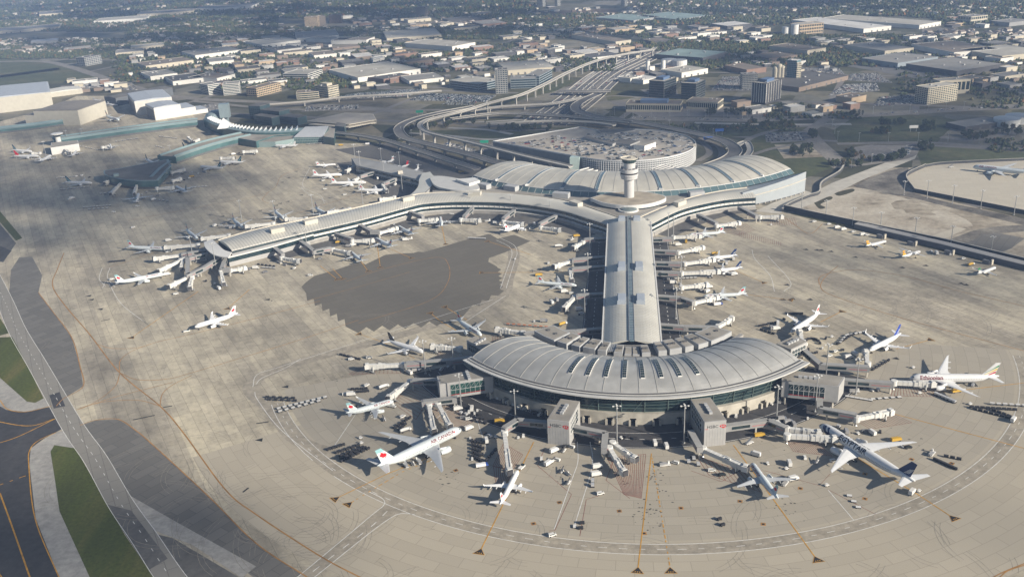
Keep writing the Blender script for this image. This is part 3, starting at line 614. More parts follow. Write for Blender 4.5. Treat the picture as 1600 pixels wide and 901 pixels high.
def wall_sign(t, p, u, z, size, width_m, txt, n_len):
    """dark lettering and a red and white emblem of triangles on a wall face; p maps (u, z, out)"""
    vs, fs = text_mesh(txt, size); m = MB(); m.add([p(u + v[0] / n_len, z + v[1], .06) for v in vs], [f for f in fs]); part(t, 'lettering', m, BLACK)
    e = MB(); cx = u + (width_m / 2 + size * .9) / n_len; h = size * .36; hw = h * 1.0 / n_len
    e.add([p(cx - 2 * hw, z, .07), p(cx - hw, z - h, .07), p(cx - hw, z + h, .07), p(cx + hw, z - h, .07), p(cx + hw, z + h, .07), p(cx + 2 * hw, z, .07), p(cx, z, .07)],
          [(0, 1, 2), (1, 6, 2), (3, 5, 4), (6, 3, 4)][0:1] + [(3, 5, 4)], 0)
    e.add([p(cx - hw, z + h, .07), p(cx + hw, z + h, .07), p(cx, z, .07), p(cx - hw, z - h, .07), p(cx + hw, z - h, .07)], [(0, 1, 2), (3, 4, 2)], 0)
    part(t, 'emblem', e, RED)
for lab, foot in (('tall grey lobby box with lettered front and red emblem, left one below the crescent roof', [(876, 624), (855, 656.5), (889, 660.5), (906, 628)]), ('tall grey lobby box with lettered front and red emblem, right one below the crescent roof', [(1079, 625), (1101, 661), (1135, 657.5), (1110, 622)])):
    t, P = gatehouse(lab, foot, 0, 16.5)
    P = sorted(P, key=lambda p: p.y); a, b = sorted(P[:2], key=lambda p: p.x); n_len = (b - a).length
    d = (b - a).normalized(); n = Vector((d.y, -d.x, 0))
    pf = lambda u, z, o, a=a, b=b, n=n: Vector((a.x, a.y, 0)) + Vector((b.x - a.x, b.y - a.y, 0)) * u + n * o + Vector((0, 0, z))
    wall_sign(t, pf, .38, 13.5, 2.9, 7.4, 'HSBC', n_len)
    for u_, v_ in ((.02, .16), (.82, .98)): m = MB(); m.beam(pf(u_, 12.2, .1), pf(v_, 12.2, .1), .1, .25); part(t, 'red_stripe', m, RED)
    m = MB()
    for k in range(1, 8): m.beam(pf(k / 8, .2, .03), pf(k / 8, 12, .03), .08, .08)
    part(t, 'panel_joint', m, mat('joint_grey', (.3, .3, .3), .7, 0))
    P2 = sorted(P, key=lambda p: p.x); side = (P2[2], P2[3]) if lab.startswith('tall grey lobby box with lettered front and red emblem, left') else (P2[0], P2[1])
    face_panels(t, *side, 6.5, 15.5, 6, 3, GLASS, WHITE, (.12, .2))
t, P = gatehouse('grey raised lobby with two storey glazing, left of the crescent and above the road', [(682.5, 589), (686.5, 601.5), (770, 589), (772, 586), (746, 578)], 5.5, 16.5)
P = sorted(P, key=lambda p: p.y); q = sorted(P[:2], key=lambda p: p.x); a, b = G((686.5, 601.5), 16.5), G((770, 589), 16.5)
face_panels(t, a, b, 7.2, 15.6, 7, 2, mat('green_glass', (.02, .06, .05), .12, .3), UNIT, (.2, .16), red=7.9)
t, P = gatehouse('grey raised lobby with two storey glazing, right of the crescent and above the road', [(1221, 592), (1240, 580), (1320, 590), (1311, 605), (1222, 596)], 5.5, 16.5)
face_panels(t, G((1222, 596), 16.5), G((1311, 605), 16.5), 7.2, 15.6, 7, 2, GLASS, UNIT, (.12, .24), red=7.9)
t, P = gatehouse('low grey lobby with dark side glazing behind the left horn of the crescent', [(729, 532), (743, 526), (772, 538), (757, 547)], 4.0, 12.5)
face_panels(t, G((729, 532), 12.5), G((757, 547), 12.5), 5.5, 11.5, 7, 2, GLASS, GREYW)
t, P = gatehouse('low grey lobby with side glazing behind the right horn of the crescent', [(1213, 538), (1243, 525), (1261, 535), (1236, 547)], 4.0, 12.5)
face_panels(t, G((1236, 547), 12.5), G((1261, 535), 12.5), 5.5, 11.5, 5, 2, GLASS, WHITE)

# --- the long stem of the pier
stem = thing('straight_concourse', 'straight pier with pale ribbed double roof and blue glass strip, leading to the crescent', 'terminal pier', loc(0, 75))
ys = [-66 + 288 * k / 96 for k in range(97)]
for s in (-1, 1):
    A = [loc(s * 2.0, y, 18.8) for y in ys]; B = [loc(s * 20.6, y, 14.2) for y in ys]
    pr = [(k / 8, 1.6 * math.sin(math.pi * k / 8)) for k in range(9)]
    m = MB(); vault(m, A, B, pr); seams(m, A, B, pr, range(1, 97), .22, .14, 1); part(stem, 'roof', m, [ROOF, SEAM])
    m = MB(); e = [loc(s * 21, y, 0) for y in ys[::8]]
    m.sheet([p + Vector((0, 0, 4.5)) for p in e], [p + Vector((0, 0, 13.6)) for p in e]); part(stem, 'glass_wall', m, GLASS)
    m = MB(); m.beam(loc(s * 21.3, ys[0], 14.1), loc(s * 21.3, ys[-1], 14.1), 1.1, .9); m.beam(loc(s * 21.2, ys[0], 9), loc(s * 21.2, ys[-1], 9), .6, 1.2); m.beam(loc(s * 21.2, ys[0], 5), loc(s * 21.2, ys[-1], 5), .6, 1.0)
    for y in ys[::4]: m.beam(loc(s * 21.25, y, 5), loc(s * 21.25, y, 13.6), .3, .3)
    part(stem, 'wall_frame', m, WHITE)
    m = MB(); m.beam(loc(s * 19.5, ys[0], 2.25), loc(s * 19.5, ys[-1], 2.25), .4, 4.5); part(stem, 'lower_wall', m, CREAM)
m = MB(); m.beam(loc(0, ys[0], 18.9), loc(0, ys[-1], 18.9), 3.4, 1.2); k_ = part(stem, 'ridge_skylight', m, BLUEG)
m = MB()
for y in ys: m.beam(loc(-1.8, y, 19.6), loc(1.8, y, 19.6), .18, .2)
for x in (-1.9, 1.9): m.beam(loc(x, ys[0], 19.55), loc(x, ys[-1], 19.55), .35, .4)
m.build('glazing_bar', STEEL, k_, at=stem.location)
for y, l in ((212, 8), (80, 15), (8, 15)):
    for x in (-7.4, 7.4):
        m = MB(); c = loc(x, y, 18.0); m.box(tuple(c), (6.6, l, 3.6), -_ph); m.box(tuple(c + Vector((0, 0, 3.61))), (5.4, l * .92, .5), -_ph); part(stem, 'roof_unit', m, mat('blue_grey_unit', (.33, .37, .42), .4, .05))

# --- curved west pier and east wing
def pier(name, label, N_px, S_px, zN, zS, rise, n, flatN=0, southspec=None, mats=None, unit_px=()):
    A = resample(spline(GP(N_px, zN), 6), n); B = resample(spline(GP(S_px, zS), 6), n)
    c = (A[n // 2] + B[n // 2]) / 2; t = thing(name, label, 'terminal pier', (c.x, c.y, 0))
    pr = [(k / 10, rise * math.sin(math.pi * k / 10)) for k in range(11)]
    m = MB(); vault(m, A, B, pr); seams(m, A, B, pr, range(1, n - 1), .35, .2, 1); part(t, 'roof', m, [ROOF, SEAM])
    S0 = [Vector((p.x, p.y, 0)) for p in B]; N0 = [Vector((p.x, p.y, 0)) for p in A]
    m = MB(); bands(m, S0, [(0, 3.6, 2, -2.5), (3.6, 4.4, 0, .3), (4.4, 6.9, 1, -.4), (6.9, 9.2, 0, .3), (9.2, zS - .5, 1, -.4), (zS - .5, zS + .35, 0, .5)])
    bands(m, N0[::-1], [(0, 4, 2, -1), (4, zN - .4, 0, 0), (zN - .4, zN + .35, 0, .5)])
    for E_ in (0, -1): m.add([N0[E_], S0[E_], S0[E_] + Vector((0, 0, zS)), N0[E_] + Vector((0, 0, zN))], [(0, 1, 2, 3)], 1)
    part(t, 'wall', m, [mat('pier_white_band', (.58, .57, .54), .6, .06), GLASS, mat('pier_base', (.27, .26, .24), .85, .2)])
    m = MB(); SO = offset(S0, .1)
    for i in range(0, n, 2):
        m.beam(SO[i] + Vector((0, 0, 4)), SO[i] + Vector((0, 0, zS)), .35, .35)
        if i + 1 < n: m.beam(SO[i] + Vector((0, 0, 9.3)), SO[i + 1] + Vector((0, 0, zS - .6)), .15, .15)
    part(t, 'wall_frame', m, WHITE)
    m = MB()
    for a, b in zip(A, A[1:]): m.beam(a + Vector((0, 0, .5)), b + Vector((0, 0, .5)), .5, 1.3)
    part(t, 'parapet', m, CREAM)
    for x, y in unit_px:
        i = min(range(n), key=lambda k: (G((x, y), zN + 2) - (A[k] * .75 + B[k] * .25)).xy.length); d = (A[min(i + 1, n - 1)] - A[max(0, i - 1)]).normalized()
        g = G((x, y), zN + 2.4); u = MB(); u.box((g.x, g.y, zN + .8), (14, 7, 4.6), math.atan2(d.y, d.x)); part(t, 'roof_unit', u, mat('cream_roof_unit', (.48, .46, .40), .6, .06))
    return t, A, B
wp, WA, WB = pier('west_pier', 'long curving pier with ribbed pale roof running left from the tower to a rounded tip', [(341, 375.7), (403, 358), (478, 343), (570, 322), (640, 306.5), (665, 302.5), (720, 300.5), (800, 303), (880, 313), (945, 333), (985, 347)],
    [(362.4, 391.5), (430, 375), (486, 361.5), (570, 342), (640, 323), (668, 317.5), (720, 314.8), (800, 317), (870, 327), (915, 340), (953, 352)], 15, 13, 2.8, 150, unit_px=((433, 360), (485, 347), (637, 311), (742, 303), (900, 319)))
m = MB()                                                        # lower flat roofs and rounded end canopy of the west pier
q = GP([(356.6, 401.5), (420, 386), (490, 366)], 10); m.sheet(q, GP([(362, 392.5), (425, 377.5), (488, 361.8)], 10.2))
q2 = [(p - Vector((0, 0, 1.2))) for p in q]; m.sheet(q2, q); m.sheet([Vector((p.x, p.y, 4.5)) for p in q], q2, 1); m.sheet([Vector((p.x, p.y, 0)) for p in q], [Vector((p.x, p.y, 4.5)) for p in q], 2)
part(wp, 'lower_roof', m, [mat('pier_white_band', (.6, .6, .6)), GLASS, GREYW])
cp = spline(GP([(318, 378), (322, 388), (335, 398), (356.6, 402)], 13.5), 6); inn = spline(GP([(332, 374), (341, 382), (350, 390), (362, 394)], 13.5), 6)
m = MB(); m.tube([[a, b, b - Vector((0, 0, .9)), a - Vector((0, 0, .9))] for a, b in zip(cp, inn)]); part(wp, 'end_canopy', m, WHITE)
m = MB(); q = [Vector((p.x, p.y, 0)) for p in inn]; m.sheet([p + Vector((0, 0, 4.2)) for p in q], [p + Vector((0, 0, 12.6)) for p in q]); part(wp, 'end_glass', m, GLASS)
ew, EA_, EB_ = pier('east_wing', 'short curved wing with ribbed pale roof running right from the control tower', [(985, 347), (1030, 327), (1080, 309), (1130, 298.5), (1167, 294)][::1], [(1013, 352), (1060, 329), (1100, 318), (1140, 311), (1181, 308)], 15, 13, 2.6, 60, unit_px=((1062, 318),))
nw = thing('north_pier', 'short flat roofed grey pier between the turboprops and the jets behind the long pier', 'terminal pier', G((600, 262)))
a = GP([(549, 247), (563, 247.5), (600, 254), (660, 268.5), (690, 278)], 11); b = GP([(556, 258), (600, 268), (640, 277), (655, 281), (668, 284)], 11)
a, b = resample(a, 20), resample(b, 20)
m = MB(); vault(m, b, a, [(0, 0), (.3, .5), (.5, .6), (.7, .5), (1, 0)]); part(nw, 'roof', m, [mat('dull_roof', (.27, .27, .26), .6, .15, .05)])
m = MB(); bands(m, [Vector((p.x, p.y, 0)) for p in b], [(0, 3.5, 1, -1), (3.5, 6, 0, 0), (6, 9, 1, -.2), (9, 11, 0, 0)]); bands(m, [Vector((p.x, p.y, 0)) for p in a][::-1], [(0, 11, 0, 0)]); part(nw, 'wall', m, [GREYW, GLASS])
m = MB(); m.box(tuple(G((625, 271), 11.5)), (6, 5, 3.5), .4); part(nw, 'roof_unit', m, CREAM)
lk = thing('link_building', 'pale S shaped roofed link curving from the long pier to the grey north pier', 'terminal link', G((665, 292)))
a = resample(spline(GP([(636, 309), (648, 299), (654, 290), (655, 281), (660, 271.5)], 14)), 20); b = resample(spline(GP([(658, 306), (668, 298), (676, 289), (679, 279), (672, 269)], 14)), 20)
m = MB(); vault(m, a, b, [(0, .6), (.05, .2), (.95, .2), (1, .6)]); part(lk, 'roof', m, [ROOF])
m = MB(); bands(m, [Vector((p.x, p.y, 0)) for p in a][::-1], [(0, 8, 1, -.5), (8, 13.9, 0, 0)]); bands(m, [Vector((p.x, p.y, 0)) for p in b], [(0, 13.9, 0, 0)]); part(lk, 'wall', m, [GREYW, GLASS])

# --- arrivals hall with the great vault
hall = thing('terminal_hall', 'huge curved terminal hall with cream vaulted metal roof and sunken skylight ribs', 'terminal', pol2(215, 0))
HD = [-46 + 92.5 * k / 92 for k in range(93)]
EL = lambda d: 1.8 * max(0, (d - 12) / 34.5) ** 1.4
A = [pol2(253, d, 18 + EL(d)) for d in HD]; B = [pol2(170, d, 18 + EL(d)) for d in HD]
pr = [(t, 7.6 * math.sin(math.pi * t) ** .85) for t in [k / 18 for k in range(19)]]
m = MB(); vault(m, A, B, pr); seams(m, A, B, pr, [i for i in range(3, 92, 3)], .35, .25, 1); part(hall, 'roof', m, [mat('cream_metal_roof', (.48, .462, .40), .45, .13, .06, .2), SEAM])
for d in (-37, -27, -17, -8, 8, 17.5, 27, 36):
    ts = [.02 + .75 * q / 14 for q in range(15)]; f = MB(); g = MB(); L = []; R_ = []
    for t in ts:
        r = 253 - 83 * t; z = 18 + EL(d) + 7.6 * math.sin(math.pi * t) ** .85; e = 1.9 * 57.3 / r
        L.append(pol2(r, d - e, z + .35)); R_.append(pol2(r, d + e, z + .35))
    for P_ in (L, R_):
        for a, b in zip(P_, P_[1:]): f.beam(a + Vector((0, 0, .05)), b + Vector((0, 0, .05)), .3, .6, 1)
    f.box(tuple((L[0] + R_[0]) / 2 - Vector((0, 0, .6))), (4.4, 2.4, 1.6), -math.radians(d) - _ph)
    o = part(hall, 'roof_skylight', f, [WHITE, UNIT]); g.sheet(L, R_) if False else g.sheet(R_, L); g.build('pane', BLUEG, o, at=hall.location)
m = MB(); m.sheet([pol2(258.5, d, 13.2 + EL(d)) for d in HD], [pol2(253, d, 17.6 + EL(d)) for d in HD]); k_ = part(hall, 'sloped_glazing', m, mat('sea_glass', (.075, .12, .13), .3, .15, .1))
m = MB()
for d in HD[::2]: m.beam(pol2(258.6, d, 13.3 + EL(d)), pol2(253.2, d, 17.7 + EL(d)), .2, .2)
for a, b in zip(HD, HD[1:]): m.beam(pol2(252.8, a, 17.9 + EL(a)), pol2(252.8, b, 17.9 + EL(b)), .8, .6)
m.build('glazing_bar', WHITE, k_, at=hall.location)
m = MB()
for d in (HD[0], HD[-1]):
    q = [A[0 if d < 0 else -1].lerp(B[0 if d < 0 else -1], t) + Vector((0, 0, dz - .1)) for t, dz in pr]; a = Vector((q[0].x, q[0].y, 0)); b = Vector((q[-1].x, q[-1].y, 0)); m.add([a] + q + [b], [tuple(range(len(q) + 2))])
m.sheet([pol2(170, d, 0) for d in HD][::-1], [pol2(170, d, 18) for d in HD][::-1]); part(hall, 'wall', m, GREYW)
eb = thing('east_block', 'tall blank pale grey end block below the right end of the vaulted hall', 'terminal block', G((1212, 315)))
ED = [25 + 18.5 * k / 12 for k in range(13)]; TZ_ = lambda d: 17 + 7.6 * (d - 25) / 18.5
m = MB(); m.tube([[pol2(286 - (d - 25) * .12, d, 1.8), pol2(286 - (d - 25) * .12, d, TZ_(d)), pol2(259, d, 12.5 + EL(d)), pol2(259, d, 1.8)] for d in ED]); part(eb, 'wall', m, mat('pale_blue_panel', (.30, .33, .35), .5, .04))
m = MB()
for a_, b_ in zip(ED, ED[1:]): m.beam(pol2(286.4 - (a_ - 25) * .12, a_, TZ_(a_) * .66), pol2(286.4 - (b_ - 25) * .12, b_, TZ_(b_) * .66), .8, .6)
part(eb, 'ledge', m, CREAM)
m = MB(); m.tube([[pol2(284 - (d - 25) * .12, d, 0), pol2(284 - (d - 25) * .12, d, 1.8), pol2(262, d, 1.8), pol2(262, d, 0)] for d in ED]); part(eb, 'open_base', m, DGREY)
for k in range(0, 13, 1): m = MB(); p = pol2(285.4 - (ED[k] - 25) * .12, ED[k]); m.box(tuple(p), (.8, .8, 1.8)); part(eb, 'column', m, CREAM)
fr = thing('terminal_roof', 'flat gravel roofs with grey plant boxes between the piers and the vaulted hall', 'terminal', G((985, 320)))
m = MB(); fp = [(676, 300), (690, 292), (742, 284), (800, 294), (880, 303), (985, 307), (1080, 300), (1150, 289), (1172, 292), (1167, 300), (1080, 312), (1030, 327), (985, 346), (945, 336), (880, 315), (800, 305), (720, 302)]
P = GP(fp, 13.4); m.poly(P, 13.4); part(fr, 'roof', m, FLAT)
m = MB()
for x, y, l in ((799, 293), (877, 304), (757, 290), (1088, 302)) and ((799, 293, 16), (877, 304, 18), (757, 290, 14), (1088, 302, 16)):
    c = G((x, y), 16.5); d = (c - H2); an = math.atan2(d.y, d.x) + math.pi / 2; u = MB(); u.box((c.x, c.y, 13.5), (l, 8, 5.5), an); part(fr, 'plant_room', u, UNIT)
for wd, a_, b_ in ((14, 0, 12),): pass
m = MB(); P = GP([(676, 300), (720, 302), (800, 305), (880, 315), (945, 336), (985, 346), (1030, 327), (1080, 312), (1167, 300)], 13.4); m.sheet([Vector((p.x, p.y, 13.4)) for p in P], [Vector((p.x, p.y, 15.6)) for p in P]); part(fr, 'parapet', m, GREYW)
rl = thing('round_lounge', 'flat white oval lounge with dark slit window at the left end of the vaulted hall', 'terminal lounge', G((718, 285)))
op = spline(GP([(672, 279), (678, 288), (690, 293.5), (715, 297), (745, 296), (748, 290), (735, 283), (700, 276), (680, 275), (672, 279)], 18), 5)[:-1]
m = MB(); m.hexa([Vector((p.x, p.y, 15.8)) for p in op], [Vector((p.x, p.y, 18)) for p in op]); part(rl, 'roof', m, [mat('lounge_roof', (.46, .46, .44), .5, .06)])
m = MB(); cc = sum(op, Vector()) / len(op); sm = [cc.lerp(p, .96) for p in op]; m.hexa([Vector((p.x, p.y, 12.5)) for p in sm], [Vector((p.x, p.y, 15.8)) for p in sm]); part(rl, 'window_band', m, GLASS)
m = MB(); a, b, c, d = GP([(712, 281), (742, 278.5), (750, 283), (733, 288)], 20); m.hexa([Vector((p.x, p.y, 18)) for p in (d, c, b, a)], [Vector((p.x, p.y, 21)) for p in (d, c, b, a)]); part(rl, 'plant_room', m, WHITE)
pz = thing('tower_podium', 'oval gravel roofed podium round the foot of the control tower', 'terminal podium', G((982, 312)))
op = spline(GP([(922.6, 309), (945, 317), (981, 321), (1020, 317), (1041, 307.5), (1012, 300), (981, 299), (948, 302), (922.6, 309)], 19), 6)[:-1]
m = MB(); m.hexa([Vector((p.x, p.y, 15.2)) for p in op], [Vector((p.x, p.y, 19)) for p in op]); part(pz, 'wall', m, mat('podium_white', (.60, .60, .58), .5, .05))
cc = sum(op, Vector()) / len(op); m = MB(); m.hexa([cc.lerp(Vector((p.x, p.y, 19.01)), .97) + Vector((0, 0, 0)) for p in [Vector((p.x, p.y, 19.01)) for p in op]], [Vector((cc.x + (p.x - cc.x) * .97, cc.y + (p.y - cc.y) * .97, 19.08)) for p in op]); part(pz, 'roof', m, mat('brown_gravel', (.33, .29, .225), .95, .25, .08))
m = MB(); sm = [Vector((cc.x + (p.x - cc.x) * .95, cc.y + (p.y - cc.y) * .95, 0)) for p in op]; m.hexa([p + Vector((0, 0, 13)) for p in sm], [p + Vector((0, 0, 15.2)) for p in sm]); part(pz, 'window_band', m, GLASS)
dm = thing('roof_dome', 'round dark glass rooflight at the fork of the piers', 'rooflight', G((982, 328.5), 13.5)); m = MB(); c = dm.location
m.lathe(c, [(10.5, 0), (10.5, 1.6), (9, 1.6)], 24, 1); m.lathe(c, [(9, 1.6), (8, 2.6), (5, 3.4), (1, 3.7)], 24, 0); part(dm, 'glass', m, [mat('rooflight_glass', (.12, .15, .15), .2, .2, .3), WHITE])

# --- control tower
TB = G((983, 334)); ct = thing('control_tower', 'white cylindrical control tower with ringed collar and dark glass cab', 'control tower', TB)
m = MB(); m.lathe(TB, [(5.3, 12), (5.3, 38.5), (6.2, 39.2)], 32); part(ct, 'shaft', m, mat('tower_white', (.45, .45, .445), .5, .05), False)
m = MB(); m.lathe(TB, [(6.2, 39), (8.8, 39.6), (8.9, 42.4), (9.5, 42.6), (9.5, 44.8)], 32); m.lathe(TB, [(9.5, 46.4), (9.5, 48.6), (9.2, 48.7), (9.2, 50.2), (7, 50.2)], 32); part(ct, 'collar', m, mat('tower_white', (.7, .7, .7)))
m = MB(); m.lathe(TB, [(8.9, 44.8), (8.9, 46.4)], 32); part(ct, 'slit_window', m, SHADE)
m = MB()
for k in range(12): a = 2 * math.pi * k / 12; m.box((TB.x + 8 * math.cos(a), TB.y + 8 * math.sin(a), 50.2), (1.4, 1.4, 1.1), a)
part(ct, 'balcony_box', m, DGREY)
m = MB(); m.lathe(TB, [(6.2, 50), (6.4, 57)], 32); part(ct, 'neck', m, mat('tower_white', (.7, .7, .7)))
m = MB(); m.lathe(TB, [(6.6, 56.6), (8.3, 60.6)], 20); k_ = part(ct, 'cab', m, mat('cab_glass', (.03, .055, .05), .12, .2, .3))
m = MB()
for k in range(20): a = 2 * math.pi * k / 20; m.beam((TB.x + 6.65 * math.cos(a), TB.y + 6.65 * math.sin(a), 56.6), (TB.x + 8.35 * math.cos(a), TB.y + 8.35 * math.sin(a), 60.6), .16, .16)
m.build('glazing_bar', GREENF, k_, at=TB)
m = MB(); m.lathe(TB, [(8.5, 60.6), (9, 60.9), (9, 61.5), (8.6, 61.5), (8.4, 60.9), (.1, 61)], 32); part(ct, 'cab_roof', m, mat('cab_roof_cream', (.56, .52, .43), .7, .15, .3))
m = MB(); m.box((TB.x, TB.y, 61), (3, 2.4, 1.2), .3); m.beam((TB.x + 1, TB.y, 61), (TB.x + 1, TB.y, 66), .25, .25); part(ct, 'antenna', m, DGREY)

# --- round parking garage
GC = loc(1, 522); R_G = 85.5
gar = thing('parking_garage', 'big drum shaped multi storey car park with white lattice facade and rooftop parking', 'car park', GC)
ga = [(-155 + k * 4) for k in range(0, 84)]
def gpt(r, deg, z=0): a = math.radians(deg); return GC + Vector((r * math.sin(a), -r * math.cos(a), z))
ext = GP([(892, 247), (770, 221), (905, 199)], 20)             # straight sided part on the far left
ring = [gpt(R_G, d) for d in range(-48, 200, 4)] + [Vector((ext[2].x, ext[2].y, 0)), Vector((ext[1].x, ext[1].y, 0))]
m = MB(); m.hexa([Vector((p.x, p.y, 0)) for p in ring], [Vector((p.x, p.y, 19.3)) for p in ring]); part(gar, 'wall', m, mat('garage_shade', (.17, .18, .185), .8, .15))
m = MB(); m.hexa([Vector((p.x, p.y, 19.32)) for p in ring], [Vector((p.x, p.y, 19.5)) for p in ring]); part(gar, 'roof_deck', m, mat('parking_deck', (.33, .305, .265), .9, .16, .05))
m = MB(); cl = ring + [ring[0]]
for a, b in zip(cl, cl[1:]): m.beam(Vector((a.x, a.y, 20)), Vector((b.x, b.y, 20)), .5, 1.6)
part(gar, 'parapet', m, mat('pale_panel', (.55, .56, .56), .6, .05))
m = MB(); fa = [gpt(R_G + .6, d) for d in np.arange(-48, 112, 1.0)]
for z in (2, 4.6, 7.2, 9.8, 12.4, 15, 17.6):
    for a, b in zip(fa[::2], fa[2::2]): m.beam(a + Vector((0, 0, z)), b + Vector((0, 0, z)), .25, 1.15)
for p in fa[::2]: m.beam(p + Vector((0, 0, 1)), p + Vector((0, 0, 19)), .8, .5)
part(gar, 'lattice_facade', m, mat('pale_panel', (.5, .5, .5)))
m = MB(); ra = GP([(907, 213), (930, 222), (957, 226), (957, 232), (928, 229), (905, 218)], 20)
def gbox(root, name, px, z0, z1, m_, top=None):
    P = GP(px, z1); q = MB()
    if sum(a.x * b.y - b.x * a.y for a, b in zip(P, P[1:] + P[:1])) < 0: P = P[::-1]
    q.hexa([Vector((p.x, p.y, z0)) for p in P], [Vector((p.x, p.y, z1)) for p in P], 0)
    if top: c = sum(P, Vector()) / len(P); q.hexa([Vector((c.x + (p.x - c.x) * .97, c.y + (p.y - c.y) * .97, z1 + .01)) for p in P], [Vector((c.x + (p.x - c.x) * .97, c.y + (p.y - c.y) * .97, z1 + .12)) for p in P], 1)
    return part(root, name, q, [m_, top] if top else m_)
gbox(gar, 'stair_core', [(990, 226), (1007, 228), (1025, 222), (1012, 218)], 19.5, 26, WHITE, FLAT)
gbox(gar, 'ramp', [(911, 214), (957, 225.5), (962, 223), (915, 212)], 19.5, 22.5, GREYW, FLATD); gbox(gar, 'ramp', [(955, 222), (985, 226), (1000, 220), (970, 217)], 19.5, 22.5, GREYW, FLATD)
gbox(gar, 'ramp', [(934, 203), (985, 200.5), (993, 203), (960, 208), (938, 207)], 19.5, 21.5, GREYW, FLATD)
gbox(gar, 'glass_stair', [(890, 246), (905, 246), (907, 244), (893, 243)], 0, 20.5, mat('pale_green_glass', (.36, .45, .43), .25, .1))
for x, y in ((862, 228), (878, 226), (1000, 206), (1045, 210), (1085, 226)): gbox(gar, 'stair_head', [(x - 2, y), (x + 2, y), (x + 2, y - 1.4), (x - 2, y - 1.4)], 19.5, 23, CREAM)
for lab, px0 in (('pale slatted canopy left of the tower against the drum shaped car park', [(905, 266), (920, 262), (948, 270), (935, 274)]), ('dark slatted canopy right of the tower against the drum shaped car park', [(1018, 264), (1038, 257), (1058, 263), (1040, 268)])):
    P = GP(px0, 22); c = sum(P, Vector()) / 4; t = thing('slatted_canopy', lab, 'canopy', (c.x, c.y, 0), group='slatted canopies by the car park')
    m = MB()
    for k in range(9): a, b = P[0].lerp(P[3], k / 8), P[1].lerp(P[2], k / 8); m.beam(a, b, 1.0, 1.2, k % 2)
    part(t, 'slat_roof', m, [WHITE, DGREY]); m = MB()
    for p in P: m.beam(Vector((p.x, p.y, 0)), p, .6, .6)
    part(t, 'column', m, STEEL)

# --- second terminal on the left: teal glass
t3 = thing('glass_terminal', 'teal glass terminal hall with pale sloping roof beyond the dark apron', 'terminal', G((480, 215)))
def lowblock(root, name, px, h, wall, roof, ztop=None):
    return gbox(root, name, px, 0, h, wall, roof)
P = GP([(459, 214), (504.6, 213.4), (513, 197), (477, 198)], 14); q = [G((459, 214), 10), G((504.6, 213.4), 10), G((513, 197), 17), G((477, 198), 17)]
m = MB(); m.hexa([Vector((p.x, p.y, p.z - .8)) for p in q], q); part(t3, 'roof', m, mat('pale_blue_roof', (.40, .42, .44), .5, .06))
m = MB(); m.hexa([Vector((p.x, p.y, 0)) for p in q], [p - Vector((0, 0, .85)) for p in q]); part(t3, 'wall', m, TEAL)
m = MB()
for k in range(19): a = q[0].lerp(q[1], k / 18); m.beam(Vector((a.x, a.y - .2, 0)), a + Vector((0, -.2, -.8)), .35, .3)
for z in (3.5, 7): m.beam(Vector((q[0].x, q[0].y - .2, z)), Vector((q[1].x, q[1].y - .2, z)), .3, 1.0)
part(t3, 'wall_frame', m, mat('pale_teal', (.20, .27, .27), .6, .06))
lowblock(t3, 'side_wing', [(504.6, 213.4), (522, 216), (524, 200), (513, 197.5)], 11, TEAL, FLAT); lowblock(t3, 'front_wing', [(400, 222), (430, 221.5), (459, 217), (459, 212), (428, 213), (398, 217)], 8, mat('pale_teal', (.3, .4, .4)), FLAT)
lowblock(t3, 'front_wing', [(372, 216), (400, 221), (428, 212), (455, 210), (450, 204), (410, 207), (385, 207)], 10, TEAL, FLAT)
def arc_roof(root, name, px_a, px_b, z, rise, m_, wallm=None, n=30):
    a, b = resample(spline(GP(px_a, z), 6), n), resample(spline(GP(px_b, z), 6), n); m = MB(); vault(m, a, b, arcp(rise, 6)); o = part(root, name, m, m_)
    if wallm: w = MB(); bands(w, [Vector((p.x, p.y, 0)) for p in a], [(0, z - .05, 0, -.3)]); w.v and None; bands(w, [Vector((p.x, p.y, 0)) for p in b][::-1], [(0, z - .05, 0, -.3)]); part(root, 'wall', w, wallm)
    return a, b
PTEAL = mat('muted_teal', (.17, .235, .245), .5, .08)
t3b = thing('curved_hall', 'curved terminal hall with saw tooth white skylights and a glass pyramid', 'terminal', G((390, 203)))
a, b = arc_roof(t3b, 'roof', [(318, 186), (332, 194), (355, 201), (390, 206.5), (430, 207.5), (474, 205)], [(326, 183), (342, 189), (362, 196), (395, 201), (430, 202), (474, 199.5)], 13, 2, PTEAL, TEAL)
m = MB()
for k in range(2, 29):
    p, q = a[k].lerp(b[k], .25), a[k].lerp(b[k], 1.0); d = (a[k] - a[k - 1]).normalized()
    m.add([p + Vector((0, 0, 1)), q + Vector((0, 0, 1)), q + d * -4 + Vector((0, 0, 1)), p + d * -4 + Vector((0, 0, 1)), p + Vector((0, 0, 4.2)), q + Vector((0, 0, 4.2))], [(0, 1, 5, 4), (4, 5, 2, 3), (0, 4, 3), (1, 2, 5)])
part(t3b, 'sawtooth_skylight', m, mat('skylight_white', (.62, .64, .66), .4, .04))
m = MB(); c = G((353, 199), 13); s = 11; m.add([c + Vector((-s, -s, 0)), c + Vector((s * 1.4, -s * .6, 0)), c + Vector((s, s, 0)), c + Vector((-s, s, 0)), c + Vector((-2, 0, 15))], [(0, 1, 4), (1, 2, 4), (2, 3, 4), (3, 0, 4)]); part(t3b, 'glass_pyramid', m, mat('bright_panel', (.62, .64, .64), .3, .05))
m = MB(); c = G((339, 184), 10); m.lathe(c, [(19, -10), (19, 4), (15, 9), (8, 12), (.5, 13)], 20); part(t3b, 'dome', m, mat('dome_glass', (.20, .25, .27), .25, .1))
